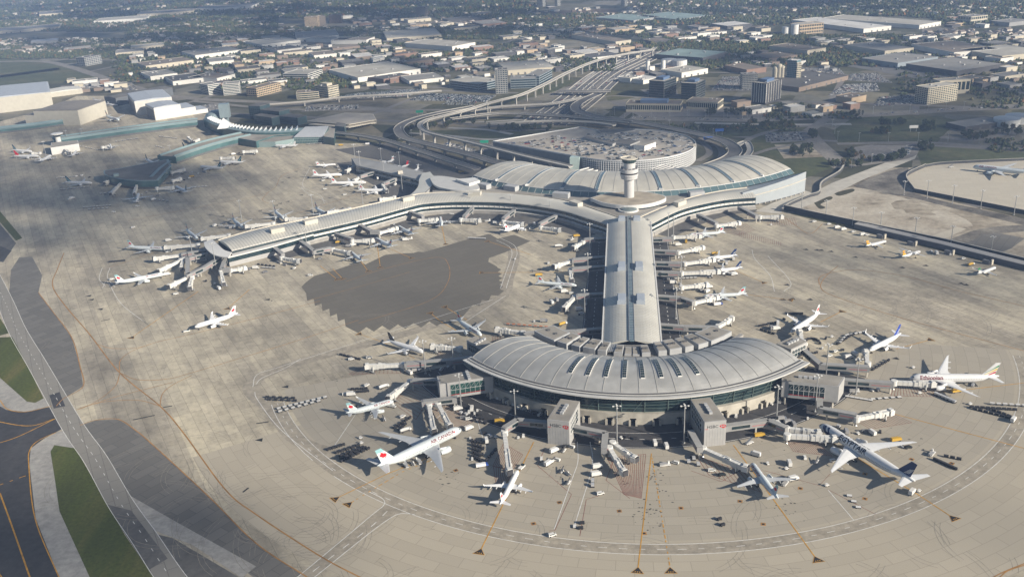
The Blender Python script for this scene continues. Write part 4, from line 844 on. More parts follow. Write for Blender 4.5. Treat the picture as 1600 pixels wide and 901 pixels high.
m = MB(); c = G((351, 198)); m.box((c.x, c.y + 14, 13), (16, 13, 22), .1); part(t3b, 'glass_lift_tower', m, mat('dome_glass', (.2, .2, .2)))
def t3pier(name, label, ridge_px, half, z, extra=None):
    c = GP(ridge_px, 0); c = spline(c, 6); mid = c[len(c) // 2]; t = thing(name, label, 'terminal pier', (mid.x, mid.y, 0))
    L, R_ = offset(c, half), offset(c, -half); m = MB(); bands(m, L[::-1], [(0, 3, 1, 0), (3, z, 0, .2)]); bands(m, R_, [(0, 3, 1, 0), (3, z - 1.5, 0, .2), (z - 1.5, z, 2, .3)])
    for e in (0, -1): m.add([L[e], R_[e], R_[e] + Vector((0, 0, z)), L[e] + Vector((0, 0, z))], [(0, 1, 2, 3)], 0)
    part(t, 'wall', m, [TEAL, DGREY, PTEAL])
    m = MB(); m.sheet([p + Vector((0, 0, z)) for p in R_], [p + Vector((0, 0, z)) for p in L]); part(t, 'roof', m, mat('warm_flat_roof', (.27, .25, .215), .9, .2, .05))
    for off in (half * .75, -half * .8):
        m = MB(); q = offset(c, off); w = 2.6; a_ = [p + Vector((0, 0, z + .02)) for p in offset(q, w)]; b_ = [p + Vector((0, 0, z + .02)) for p in offset(q, -w)]; vault(m, b_, a_, arcp(2.2, 6)); part(t, 'barrel_rooflight', m, PTEAL)
    return t, c
t3pier('glass_pier', 'teal glass pier with twin barrel rooflights, leading to the fan shaped pier end', [(262, 255), (300, 242), (340, 230), (385, 219.5)], 17, 10)
t3pier('glass_pier', 'long straight teal and white pier reaching far left below the hangars', [(84, 226), (130, 219.5), (200, 209.5), (282, 199), (310, 196)], 13, 9)
t3pier('glass_pier', 'low teal walkway pier in front of the left hangars', [(-40, 212), (40, 203.5), (90, 196.5), (126, 190)], 7, 8)
pf = thing('fan_pier_end', 'fan shaped dark teal pier end with curved glass front in cloud shade', 'terminal pier', G((210, 270)))
P = spline(GP([(163, 267), (165, 274), (187, 280), (215, 283), (246, 282.5)], 11), 5) + GP([(267, 259.5), (262, 250), (241, 254), (188, 264)], 11)
m = MB(); Q = P if sum(a.x * b.y - b.x * a.y for a, b in zip(P, P[1:] + P[:1])) > 0 else P[::-1]; m.hexa([Vector((p.x, p.y, 3.5)) for p in Q], [Vector((p.x, p.y, 11)) for p in Q]); part(pf, 'glass_wall', m, TEAL)
c = sum(Q, Vector()) / len(Q); m = MB(); m.hexa([Vector((c.x + (p.x - c.x) * 1.02, c.y + (p.y - c.y) * 1.02, 11.01)) for p in Q], [Vector((c.x + (p.x - c.x) * 1.02, c.y + (p.y - c.y) * 1.02, 11.9)) for p in Q]); m.hexa([Vector((c.x + (p.x - c.x) * .96, c.y + (p.y - c.y) * .96, 11.91)) for p in Q], [Vector((c.x + (p.x - c.x) * .96, c.y + (p.y - c.y) * .96, 12.0)) for p in Q], 1); part(pf, 'roof', m, [PTEAL, FLATD])
m = MB(); m.hexa([Vector((c.x + (p.x - c.x) * .95, c.y + (p.y - c.y) * .95, 0)) for p in Q], [Vector((c.x + (p.x - c.x) * .95, c.y + (p.y - c.y) * .95, 3.5)) for p in Q]); part(pf, 'base_wall', m, DGREY)
m = MB(); q = GP([(236, 277), (250, 263), (258, 257), (266, 252)], 13); m.ribbon(q, 5, 13.6); part(pf, 'rooflight', m, PTEAL); m = MB(); m.box(tuple(G((182, 275), 12)), (6, 6, 3), .3); part(pf, 'roof_unit', m, PTEAL)
at_ = thing('apron_tower', 'small round topped ramp tower on the far left pier', 'ramp tower', G((93, 228))); m = MB(); c = at_.location; m.lathe(c, [(4, 0), (4, 15)], 16); part(at_, 'shaft', m, WHITE); m = MB(); m.lathe(c, [(5, 15), (8.5, 18.5)], 16); part(at_, 'cab', m, GLASS); m = MB(); m.lathe(c, [(9, 18.5), (9.3, 19.5), (7, 20.3), (.2, 20.6)], 16); part(at_, 'cab_roof', m, WHITE)
m = MB(); a, b, c_, d = GP([(79, 228), (121, 223), (121, 218.5), (80, 222)], 13)
lb = thing('end_concourse', 'white two step pier head under the small ramp tower', 'terminal pier', G((100, 226))); gbox(lb, 'wall', [(79, 231), (123, 224.5), (121, 219), (80, 223)], 0, 11, WHITE, FLAT)
# hotel and garage of the second terminal
htl = thing('dark_hotel', 'dark teal stepped hotel block behind the curved terminal hall', 'hotel', G((430, 188)))
for px, h, d in (([(391, 186), (409, 187)], 22, 26), ([(409, 189), (438, 192)], 18, 24), ([(438, 193.5), (466, 196)], 12, 22), ([(398, 193), (426, 197)], 13, 16)):
    a, b = GP(px); n = Vector((-(b - a).y, (b - a).x, 0)).normalized() * d; m = MB(); f = [a, b, b + n, a + n]; m.hexa(f, [p + Vector((0, 0, h)) for p in f]); m.hexa([p + Vector((0, 0, h + .01)) for p in f], [p + Vector((0, 0, h + .8)) for p in f], 1); w = part(htl, 'wing', m, [mat('hotel_teal', (.045, .075, .085), .35, .2), FLATD])
    m = MB()
    for k in range(1, int(h / 3.2)):
        for i in range(int((b - a).length / 4)): q = a.lerp(b, (i + .5) / int((b - a).length / 4)); m.box((q.x - n.x * .004, q.y - n.y * .004 - .05, k * 3.2), (2.2, .2, 1.5), math.atan2((b - a).y, (b - a).x))
    m.build('window_grid', GLASS, w, at=htl.location)
tg = thing('concrete_garage', 'open sided concrete car park beside the teal terminal hall', 'car park', G((540, 200)))
gbox(tg, 'upper_deck', [(480, 189), (545, 194.5), (588, 187), (583, 178), (540, 176)], 8.6, 9.6, CREAM, mat('parking_deck', (.3, .3, .3)))
for z in (2.6, 5.6): gbox(tg, 'floor_deck', [(482, 193.5 + (9 - z) * .25), (545, 198 + (9 - z) * .25), (587, 190 + (9 - z) * .25), (540, 182)], z, z + 1.1, CREAM)
m = MB()
for k in range(14): p = G((545, 202)).lerp(G((588, 193)), k / 13); m.box(tuple(p), (.8, .8, 8.6))
part(tg, 'column', m, CREAM); gbox(tg, 'lift_core', [(523, 197), (538, 198.5), (540, 193), (526, 191)], 0, 15, mat('hotel_teal', (.1, .1, .1)), FLATD)

# --- hangars at the far left
def hangar(label, fa, fb, depth, h, wallm, roofm, steps=(), door=None):
    a, b = G(fa), G(fb); d = (b - a); n = Vector((-d.y, d.x, 0)).normalized(); c = (a + b) / 2 + n * depth / 2; t = thing('hangar', label, 'hangar', (c.x, c.y, 0), group='hangars beyond the teal terminal')
    f = [a, b, b + n * depth, a + n * depth]; m = MB(); m.hexa(f, [p + Vector((0, 0, h)) for p in f]); part(t, 'wall', m, wallm)
    cc = sum(f, Vector()) / 4; m = MB(); A = [f[0] + Vector((0, 0, h + .02)), f[3] + Vector((0, 0, h + .02))]; B = [f[1] + Vector((0, 0, h + .02)), f[2] + Vector((0, 0, h + .02))]; vault(m, B, A, [(0, 0), (.02, .7), (.5, 2.2), (.98, .7), (1, 0)]); part(t, 'roof', m, roofm)
    for (u0, u1, d0, d1, h2) in steps:
        q = [a + d * u0 + n * d0, a + d * u1 + n * d0, a + d * u1 + n * d1, a + d * u0 + n * d1]; m = MB(); m.hexa(q, [p + Vector((0, 0, h2)) for p in q], 0); m.hexa([p + Vector((0, 0, h2 + .01)) for p in q], [p + Vector((0, 0, h2 + .6)) for p in q], 1); part(t, 'side_bay', m, [wallm, roofm])
    if door:
        side, w0, w1, hd = door; m = MB()
        p0, p1 = (f[0], f[3]) if side == 'left' else (f[0], f[1]); nn = Vector(((p1 - p0).y, -(p1 - p0).x, 0)).normalized() * (-.15 if side == 'left' else .15)
        k = 6
        for i in range(k): u, v = w0 + (w1 - w0) * i / k, w0 + (w1 - w0) * (i + .93) / k; m.beam(p0.lerp(p1, u) + nn + Vector((0, 0, hd / 2)), p0.lerp(p1, v) + nn + Vector((0, 0, hd / 2)), .3, hd)
        part(t, 'hangar_door', m, mat('hangar_door_grey', (.19, .19, .19), .6, .1))
    return t
HW = mat('hangar_cream', (.42, .40, .34), .7, .06); HWW = mat('hangar_white', (.56, .55, .51), .6, .04); HR = mat('hangar_roof_blue', (.36, .39, .43), .5, .08); HRB = mat('hangar_roof_brown', (.20, .185, .165), .8, .12)
hangar('vast cream hangar at the left edge with pale blue grey roof', (-60, 184), (84, 167), 150, 28, HW, HR)
hangar('cream hangar with flat brown roof, in front of the vast left hangar', (57, 196.5), (126, 195.7), 85, 25, HW, HRB, ((-.22, 0, 0, 60, 18),), ('left', .1, .9, 20))
hangar('tall grey hangar with dark doors behind the bright white hangar', (214, 181), (272, 173.5), 100, 25, mat('hangar_grey', (.50, .49, .46), .6, .05), HR, (), ('left', .05, .95, 19))
hangar('bright white hangar stepping down to the right beside the teal terminal', (243.5, 188.4), (285, 182), 55, 21, HWW, HR, ((1, 1.55, 0, 55, 13), (1.55, 2.0, 0, 40, 6.5)), ('left', .1, .95, 17))
hangar('dark grey hangar left of the bright white one', (165, 163), (183, 166), 120, 14, mat('hangar_dark', (.09, .10, .11), .6, .1), FLATD)
hangar('long low cream shed with open bays behind the vast hangar', (76, 153), (130, 146), 50, 9, HW, HWW)
hangar('long low white shed at the far left edge', (6, 148), (75, 138), 30, 8, HWW, HR)
# ------------------------------------------------------------------ aircraft
PW = mat('aircraft_white', (.63, .64, .64), .35, .03, .3, 0, .4)
PA = mat('aircraft_ice_blue', (.55, .60, .615), .35, .03, .3, 0, .4)
WINGM = mat('wing_grey', (.47, .49, .50), .4, .06, .2, .1, .4)
WINGW = mat('wing_white', (.66, .67, .67), .4, .05, .2)
TOPT = mat('fin_teal', (.22, .40, .43), .4, .05)
FINB = mat('fin_black', (.012, .012, .015), .4, 0); FIND = mat('fin_blue', (.02, .055, .30), .4, .05); FINO = mat('fin_orange', (.62, .33, .04), .4, .05)
FINWJ = mat('fin_navy_teal', (.015, .055, .09), .4, .3, .2); FGRN = mat('fin_green', (.02, .22, .06), .4, 0); FYEL = mat('fin_yellow', (.72, .5, .02), .4, 0); FRED = mat('leaf_red', (.50, .012, .02), .4, 0)
TITLE = mat('title_maroon', (.16, .02, .03), .5, 0); TITLEB = mat('title_navy', (.006, .008, .02), .5, 0); METAL = mat('bare_metal', (.35, .35, .36), .3, .05, .3, .8)
#          L     D     zc   span  xr   croot ctip  sweep dih  engines[(x,y,len,r)]           fin(x0,h,cr,ct,sweep) stab(x,span,cr,ct,z)  opts
KIND = {
 '77W': (73.9, 6.2, 5.2, 64.8, 24.5, 13.8, 1.6, .66, .10, [(21.5, 9.6, 7.2, 1.95)], (61, 9.6, 9.5, 4.0, .85), (65.5, 21.5, 7.2, 2.6, 6.4), ''),
 '77L': (63.7, 6.2, 5.2, 64.8, 20.0, 13.8, 1.6, .66, .10, [(17.0, 9.6, 7.2, 1.95)], (51, 9.6, 9.5, 4.0, .85), (55.5, 21.5, 7.2, 2.6, 6.4), ''),
 '788': (56.7, 5.8, 4.8, 60.1, 16.5, 12.0, .9, .62, .13, [(14.0, 9.7, 6.4, 1.9)], (45, 8.8, 8.6, 3.2, .85), (48.5, 19.8, 6.2, 2.2, 5.8), ''),
 '333': (63.7, 5.6, 4.9, 60.3, 20.0, 11.5, 2.0, .60, .10, [(17.5, 9.4, 6.4, 1.6)], (51.5, 8.8, 8.6, 3.6, .85), (55, 19.4, 6.4, 2.4, 6.0), 'w'),
 '763': (54.9, 5.0, 4.7, 47.6, 17.5, 10.4, 2.0, .60, .10, [(15.5, 7.9, 5.6, 1.45)], (43.5, 8.6, 8.0, 3.4, .85), (47, 18.6, 5.8, 2.2, 5.6), 'w'),
 '321': (44.5, 3.95, 3.75, 34.1, 16.5, 7.0, 1.6, .50, .09, [(14.8, 5.75, 4.6, 1.2)], (35.6, 6.2, 6.0, 2.4, .80), (39, 12.5, 4.0, 1.6, 4.5), 'w'),
 '320': (37.6, 3.95, 3.75, 34.1, 12.8, 7.0, 1.6, .50, .09, [(11.2, 5.75, 4.6, 1.2)], (28.8, 6.2, 6.0, 2.4, .80), (32.2, 12.5, 4.0, 1.6, 4.5), 'w'),
 '319': (33.8, 3.95, 3.75, 34.1, 11.0, 7.0, 1.6, .50, .09, [(9.4, 5.75, 4.6, 1.2)], (25, 6.2, 6.0, 2.4, .80), (28.4, 12.5, 4.0, 1.6, 4.5), 'w'),
 '738': (39.5, 3.8, 3.6, 35.8, 13.2, 7.4, 1.4, .50, .10, [(11.4, 4.9, 4.6, 1.1)], (29.4, 7.2, 6.4, 2.2, .80), (33.5, 14.3, 4.2, 1.5, 4.4), 'W'),
 'E90': (36.2, 3.1, 3.2, 28.7, 13.0, 5.8, 1.3, .50, .10, [(11.6, 4.8, 4.0, 1.0)], (28.3, 5.6, 5.0, 2.2, .75), (31.2, 12.1, 3.6, 1.5, 3.8), 'w'),
 'E70': (29.9, 3.1, 3.1, 26.0, 10.4, 5.4, 1.3, .50, .10, [(9.2, 4.5, 3.8, .95)], (22.6, 5.4, 4.8, 2.2, .75), (25.4, 10.0, 3.4, 1.4, 3.8), 'w'),
 'CRJ': (26.8, 2.7, 2.6, 21.2, 11.0, 4.6, 1.2, .48, .05, [(18.0, 2.3, 3.8, .72)], (20.2, 4.2, 4.4, 3.0, .75), (22.9, 6.3, 2.4, 1.3, 6.4), 'rTw'),
 'DH8': (25.7, 2.7, 2.9, 27.4, 9.6, 2.6, 1.5, .05, .03, [(8.2, 4.1, 5.0, .75)], (19.2, 4.6, 4.6, 2.8, .55), (21.6, 8.0, 2.0, 1.3, 7.4), 'hTp'),
}
FST = [(0, .06, -.28), (.008, .30, -.24), (.022, .52, -.17), (.045, .74, -.10), (.075, .90, -.04), (.115, 1, 0), (.30, 1, 0), (.50, 1, 0), (.66, 1, 0), (.74, .93, .06), (.82, .76, .20), (.89, .54, .36), (.95, .32, .50), (1, .12, .60)]
LEAF = [(0, 1), (.17, .62), (.36, .74), (.30, .28), (.52, .50), (.60, .34), (.92, .38), (.80, .10), (.95, -.02), (.48, -.34), (.54, -.56), (.06, -.46), (.04, -.95), (-.04, -.95), (-.06, -.46), (-.54, -.56), (-.48, -.34), (-.95, -.02), (-.80, .10), (-.92, .38), (-.60, .34), (-.52, .50), (-.30, .28), (-.36, .74), (-.17, .62)]
def fus_r(k, x):
    L, D = KIND[k][0], KIND[k][1]; s = x / L
    for (a, r0, z0), (b, r1, z1) in zip(FST, FST[1:]):
        if s <= b: t = (s - a) / (b - a); return D / 2 * (r0 + (r1 - r0) * t), D / 2 * (z0 + (z1 - z0) * t)
    return D / 2 * .12, D / 2 * .6
def fus_pt(k, x, th, out=.04):          # th from the top, positive to port (+y)
    r, dz = fus_r(k, x); zc = KIND[k][2]; X0 = KIND[k][0] * .45
    return (X0 - x, (r + out) * math.sin(th), zc + dz + (r + out) * math.cos(th))
def foil(x, y, z, c, t=.11):            # section in the xz plane, leading edge at x, pointing aft (negative x)
    P = [(0, 0), (.05, .45), (.25, 1.0), (.55, .75), (1, .05), (.55, -.30), (.25, -.45), (.05, -.30)]
    return [(x - u * c, y, z + w * t * c * .55) for u, w in P]
PROTO = {}
def plane_proto(k, liv):
    key = (k, liv)
    if key in PROTO: return PROTO[key]
    L, D, zc, span, xr, cr_, ct, sw, dih, engs, fin, stab, opt = KIND[k]; X0 = L * .45; LV = LIVERY[liv]
    t = thing('airliner', 'airliner', 'airliner'); fm, wm = LV['body'], LV.get('wing', WINGM)
    m = MB(); ns = 20
    m.tube([[fus_pt(k, s * L, 2 * math.pi * i / ns, 0) for i in range(ns)][::-1] for s, _, _ in FST])
    if k not in ('DH8', 'CRJ'):
        m.tube([[(X0 - x, w * math.cos(a) * D / 2, zc - D * .36 + h * math.sin(a) * D / 2) for a in [2 * math.pi * i / 12 for i in range(12)]][::-1] for x, w, h in ((xr - 2, .3, .1), (xr + 1, .95, .42), (xr + cr_ * .9, .98, .42), (xr + cr_ + 3, .3, .1))])
    fus = m.build('fuselage', fm, t, True)
    # cockpit and cabin windows
    m = MB(); xs = (L * .018 if L > 40 else L * .026, L * .036 if L > 40 else L * .05)
    for s in (-1, 1):
        for a0, a1 in ((.10, .55), (.6, .98)): m.add([fus_pt(k, xs[0] + .3 * a0, s * a0 * 1.05, .03), fus_pt(k, xs[0] + .3 * a1 * 2, s * a1 * 1.05, .03), fus_pt(k, xs[1] + .3 * a1 * 2, s * a1 * .98, .03), fus_pt(k, xs[1] + .3 * a0, s * a0 * .98, .03)], [(0, 1, 2, 3) if s < 0 else (3, 2, 1, 0)])
    m.build('cockpit_window', GLASS, fus)
    m = MB(); x = L * .14
    while x < L * .80:
        for s in (-1, 1): m.add([fus_pt(k, x + dx, s * (1.38 + da), .02) for dx, da in ((0, 0), (.42, 0), (.42, .13), (0, .13))], [(0, 1, 2, 3)])
        x += 1.05
    m.build('window_row', DGREY, fus)
    if LV.get('title'):
        txt, size, xc, th, tm = LV['title']; xc *= L; vs, fs = text_mesh(txt, size * D / 6.2, 7, .022)
        for s in (-1, 1):
            mm = MB(); mm.add([fus_pt(k, xc + (-v[0] if s < 0 else v[0]), s * (th - v[1] / (D / 2)), .05) for v in vs], [f[::-1] if s > 0 else f for f in fs]); mm.build('title', tm, fus)
    if LV.get('leaf'):
        for s in (-1, 1):
            m = MB(); sc = D * .11; xc = L * .115
            m.add([fus_pt(k, xc + p[0] * sc, s * (1.02 - p[1] * sc / (D / 2)), .05) for p in LEAF] + [fus_pt(k, xc, s * 1.02, .06)], [(i, (i + 1) % len(LEAF), len(LEAF)) for i in range(len(LEAF))]); m.build('leaf_emblem', FRED, fus)
    if liv == 'egypt':
        for s in (-1, 1):
            m = MB(); g = [[fus_pt(k, L * (.065 + .075 * v) + 4.5 * (u ** 2), s * (.35 + 1.75 * u), .045) for v in (0, .25, .5, .75, 1)] for u in [q / 10 for q in range(11)]]
            m.add([p for r in g for p in r], [(i * 5 + j, i * 5 + j + 1, i * 5 + j + 6, i * 5 + j + 5) for i in range(10) for j in range(4) if not (j in (2,) and i < 6)]); m.build('nose_swoosh', NAVY, fus)
    # wings
    half = span / 2; zr = zc - D * .30 if 'h' not in opt else zc + D * .47
    for s in (-1, 1):
        m = MB(); st = []; tip_x = xr + sw * (half - D / 2) * .97
        for f in (0, .15, .37, .7, .96, 1.0):
            y = D * .2 + (half - D * .2) * f; c = cr_ + (ct - cr_) * (f / .37 * .52 if f < .37 else .52 + (f - .37) / .63 * .48); x = xr + (y - D / 2) * sw
            if k in ('77W', '77L', '788') and f == 1.0: x += 1.2; c *= .35
            st.append([(X0 - px, s * py, pz) for px, py, pz in [(p[0] * -1, p[1], p[2]) for p in foil(-x, y, zr + y * dih, c, .12 - .03 * f)]])
        if s > 0: st = [r[::-1] for r in st]
        m.tube(st)
        if 'w' in opt or 'W' in opt:
            h_ = 2.4 if 'W' in opt else 1.2; x = xr + (half - D / 2) * sw; z = zr + half * dih
            a = [(X0 - x - .1, s * half, z), (X0 - x - ct, s * half, z), (X0 - x - ct - h_ * .45, s * (half + h_ * .25), z + h_), (X0 - x - ct * .55 - h_ * .5, s * (half + h_ * .25), z + h_)]
            m.hexa([(p[0], p[1] - .07, p[2]) for p in a], [(p[0], p[1] + .07, p[2]) for p in a])
        if L > 30:
            for f in (.3, .5, .72): y = half * f; x = xr + (y - D / 2) * sw + (cr_ * (1 - f) + ct * f) * .8; m.beam((X0 - x + 1.2, s * y, zr + y * dih - .35), (X0 - x - 1.9, s * y, zr + y * dih - .25), .3, .45)
        m.build('wing', wm, t, False)
    for ex, ey, el, er in engs:
        for s in (-1, 1):
            ez = zc - D * .30 + ey * dih - er * 1.15 if 'r' not in opt and 'h' not in opt else (zc + D * .25 if 'r' in opt else zc + D * .40)
            m = MB(); n = 16; rg = [(.0, .86), (.06, 1), (.3, 1.06), (.6, .98), (.85, .78), (1, .62)]
            if 'p' in opt: rg = [(0, .4), (.1, .8), (.3, 1), (.7, .9), (1, .3)]
            m.tube([[(X0 - ex - u * el, s * ey + q * er * math.cos(2 * math.pi * i / n), ez + q * er * math.sin(2 * math.pi * i / n)) for i in range(n)] for u, q in rg], 0, False)
            m.add([(X0 - ex - .12 * el, s * ey + .84 * er * math.cos(2 * math.pi * i / n), ez + .84 * er * math.sin(2 * math.pi * i / n)) for i in range(n)], [tuple(range(n))], 1)
            m.add([(X0 - ex - .98 * el, s * ey + .6 * er * math.cos(2 * math.pi * i / n), ez + .6 * er * math.sin(2 * math.pi * i / n)) for i in range(n)], [tuple(range(n))[::-1]], 1)
            if 'r' not in opt and 'h' not in opt: m.beam((X0 - ex - el * .35, s * ey, ez + er * .8), (X0 - ex - el * 1.1, s * ey, ez + er * 1.5), .4, er * .9, 0)
            elif 'r' in opt: m.beam((X0 - ex - el * .5, s * D * .35, ez), (X0 - ex - el * .5, s * ey, ez), 2.0, .4, 0)
            if 'p' in opt:
                for b in range(6): a = b * math.pi / 3; m.beam((X0 - ex + .15, s * ey, ez), (X0 - ex + .15, s * ey + 1.95 * math.cos(a), ez + 1.95 * math.sin(a)), .25, .1, 1)
            m.build('engine', [LV.get('engine', fm), BLACK], t, True)
    # fin
    fx, fh, fcr, fct, fsw = fin; zt = zc + D * .30; ft = []
    NF = 8
    for i in range(NF + 1):
        f = i / NF; x = fx + fh * 1.0 * fsw * f * 1.12; c = fcr + (fct - fcr) * f; z = zt + (fh + D * .15) * f
        ft.append([(X0 - x - u * c, w * .07 * c * .5, z) for u, w in ((0, 0), (.2, 1), (.55, .8), (1, .03), (.55, -.8), (.2, -1))])
    m = MB(); n0 = len(ft); cut = LV.get('fin_cut', NF)
    m.tube(ft[:cut + 1]); 
    if cut < NF: m.tube(ft[cut:], 1)
    fo = m.build('tail_fin', [LV['fin'], LV.get('fin_top', LV['fin'])], t)
    fpt = lambda u, f, s, o=.05: (X0 - (fx + fh * fsw * f * 1.12) - u * (fcr + (fct - fcr) * f), s * (.04 * (fcr + (fct - fcr) * f) * (1.0 if u < .6 else (1.6 - u)) + o), zt + (fh + D * .15) * f)
    if LV.get('leaf'):
        for s in (-1, 1):
            m = MB(); w = .36; m.add([fpt(.50 + p[0] * w * 1.05, .50 + p[1] * .27, s, .09) for p in LEAF] + [fpt(.50, .50, s, .1)], [(i, (i + 1) % len(LEAF), len(LEAF)) for i in range(len(LEAF))]); m.build('fin_emblem', FRED, fo)
    if liv == 'ethiopian':
        for j, mm in enumerate((FGRN, FYEL, FRED)):
            for s in (-1, 1):
                m = MB(); lo = .86 - .24 * j; pts = []
                q = [(.06 + .9 * i / 6, lo - .62 * (1 - i / 6) ** 1.2 - (.16 if 1 else 0) * (i / 6)) for i in range(7)]; w = [.02 + .13 * (i / 6) for i in range(7)]
                up = [fpt(u, max(.02, z + ww), s) for (u, z), ww in zip(q, w)]; dn = [fpt(u, max(.02, z), s) for (u, z) in q]; m.sheet(dn, up); m.build('fin_stripe', mm, fo)
    if liv in ('egypt', 'united', 'express'):
        for s in (-1, 1):
            m = MB()
            for j in range(4): m.sheet([fpt(.45 + .1 * j + .05 * i, .12 + .1 * i + .03 * j, s) for i in range(5)], [fpt(.49 + .1 * j + .05 * i, .12 + .1 * i + .03 * j, s) for i in range(5)])
            m.build('fin_emblem', PW, fo)
    if liv == 'star':
        for s in (-1, 1):
            m = MB(); m.add([fpt(.52 + .22 * math.cos(a), .52 + .14 * math.sin(a), s) for a in [2 * math.pi * i / 10 for i in range(10)]] + [fpt(.52 + .16 * math.cos(a), .52 + .1 * math.sin(a), s) for a in [2 * math.pi * i / 10 for i in range(10)]], [(i, (i + 1) % 10, 10 + (i + 1) % 10, 10 + i) for i in range(10)]); m.build('fin_emblem', METAL, fo)
    if liv == 'westblue':
        for s in (-1, 1): m = MB(); m.sheet([fpt(.15 + .1 * i, .1 + .12 * i, s) for i in range(6)], [fpt(.4 + .1 * i, .1 + .12 * i, s) for i in range(6)]); m.build('fin_stripe', TOPT, fo)
    sx, ssp, scr, sct, sz = stab
    for s in (-1, 1):
        m = MB(); st = [foil(X0 - sx - (y * .62), s * y, sz + y * .08, c, .1) for y, c in ((.3, scr), (ssp / 2, sct))]; m.tube(st if s < 0 else [r[::-1] for r in st]); m.build('stabilizer', LV.get('stab', wm), t)
    # landing gear
    wr = .62 if L > 50 else .45
    for gx, gy, nw in ((L * .085, 0, 1), (xr + cr_ * .78, D * .9, 3 if L > 60 else 2), (xr + cr_ * .78, -D * .9, 3 if L > 60 else 2)) if 'h' not in opt else ((L * .1, 0, 1), (xr + 1.8, 4.1, 1), (xr + 1.8, -4.1, 1)):
        m = MB(); m.beam((X0 - gx, gy, wr), (X0 - gx, gy, zc - D * .3), .3, .3)
        for i in range(nw):
            for dy in (-.45, .45):
                c = (X0 - gx + (i - (nw - 1) / 2) * wr * 2.2, gy + dy, wr); m.tube([[(c[0] + wr * math.cos(a), c[1] + w, c[2] + wr * math.sin(a)) for a in [2 * math.pi * q / 10 for q in range(10)]] for w in (-.2, .2)], 1)
        m.build('landing_gear', [METAL, BLACK], t)
    PROTO[key] = [t, False]; return PROTO[key]
LIVERY = {
 'maple': dict(body=PA, fin=PA, fin_top=TOPT, fin_cut=6, leaf=1, title=('AIR CANADA', 3.0, .26, .92, TITLE), engine=PA),
 'white': dict(body=PW, fin=PW, wing=WINGW),
 'maple_white': dict(body=PW, fin=PA, leaf=1, wing=WINGW),
 'star': dict(body=PW, fin=FINB, wing=WINGW), 'westblue': dict(body=PW, fin=FINWJ), 'united': dict(body=PW, fin=FIND, wing=WINGW),
 'ethiopian': dict(body=PW, fin=PW, wing=WINGW, title=('Ethiopian', 4.2, .235, 1.12, TITLE)), 'egypt': dict(body=PW, fin=NAVY, wing=WINGW, title=('EGYPTAIR', 4.7, .40, .86, TITLEB)),
 'orange': dict(body=PW, fin=FINO), 'green': dict(body=PW, fin=PW, fin_top=FGRN, fin_cut=5), 'express': dict(body=PW, fin=NAVY), 'redtail': dict(body=PW, fin=FRED),
}
def airliner(k, liv, nose, tail, label, anchor='n', name='airliner', group=None):
    L, zc, D = KIND[k][0], KIND[k][2], KIND[k][1]; X0 = L * .45
    n, t_ = G(nose, zc - D * .1), G(tail, zc + D * .3); d = (n - t_); d.z = 0; d.normalize(); rz = math.atan2(d.y, d.x)
    org = (n - d * X0) if anchor == 'n' else (t_ + d * (L - X0)); org.z = 0.08
    pr = plane_proto(k, liv)
    if not pr[1]:
        pr[1] = True; o = pr[0]; TREES[o.name] = None; del TREES[o.name]; o.location = org; o.rotation_euler = (0, 0, rz)
    else: o = dup(pr[0], org, rz)
    if 'group' in o: del o['group']
    o['label'] = label; o['category'] = 'airliner'
    if group: o['group'] = group
    return o
GRP_T3 = 'jets round the teal terminal'; GRP_W = 'jets along the west pier'; GRP_S = 'jets along the pier stem'; GRP_H = 'jets round the crescent concourse'; GRP_N = 'aircraft at the grey north pier'; GRP_R = 'small aircraft by the long low shed'
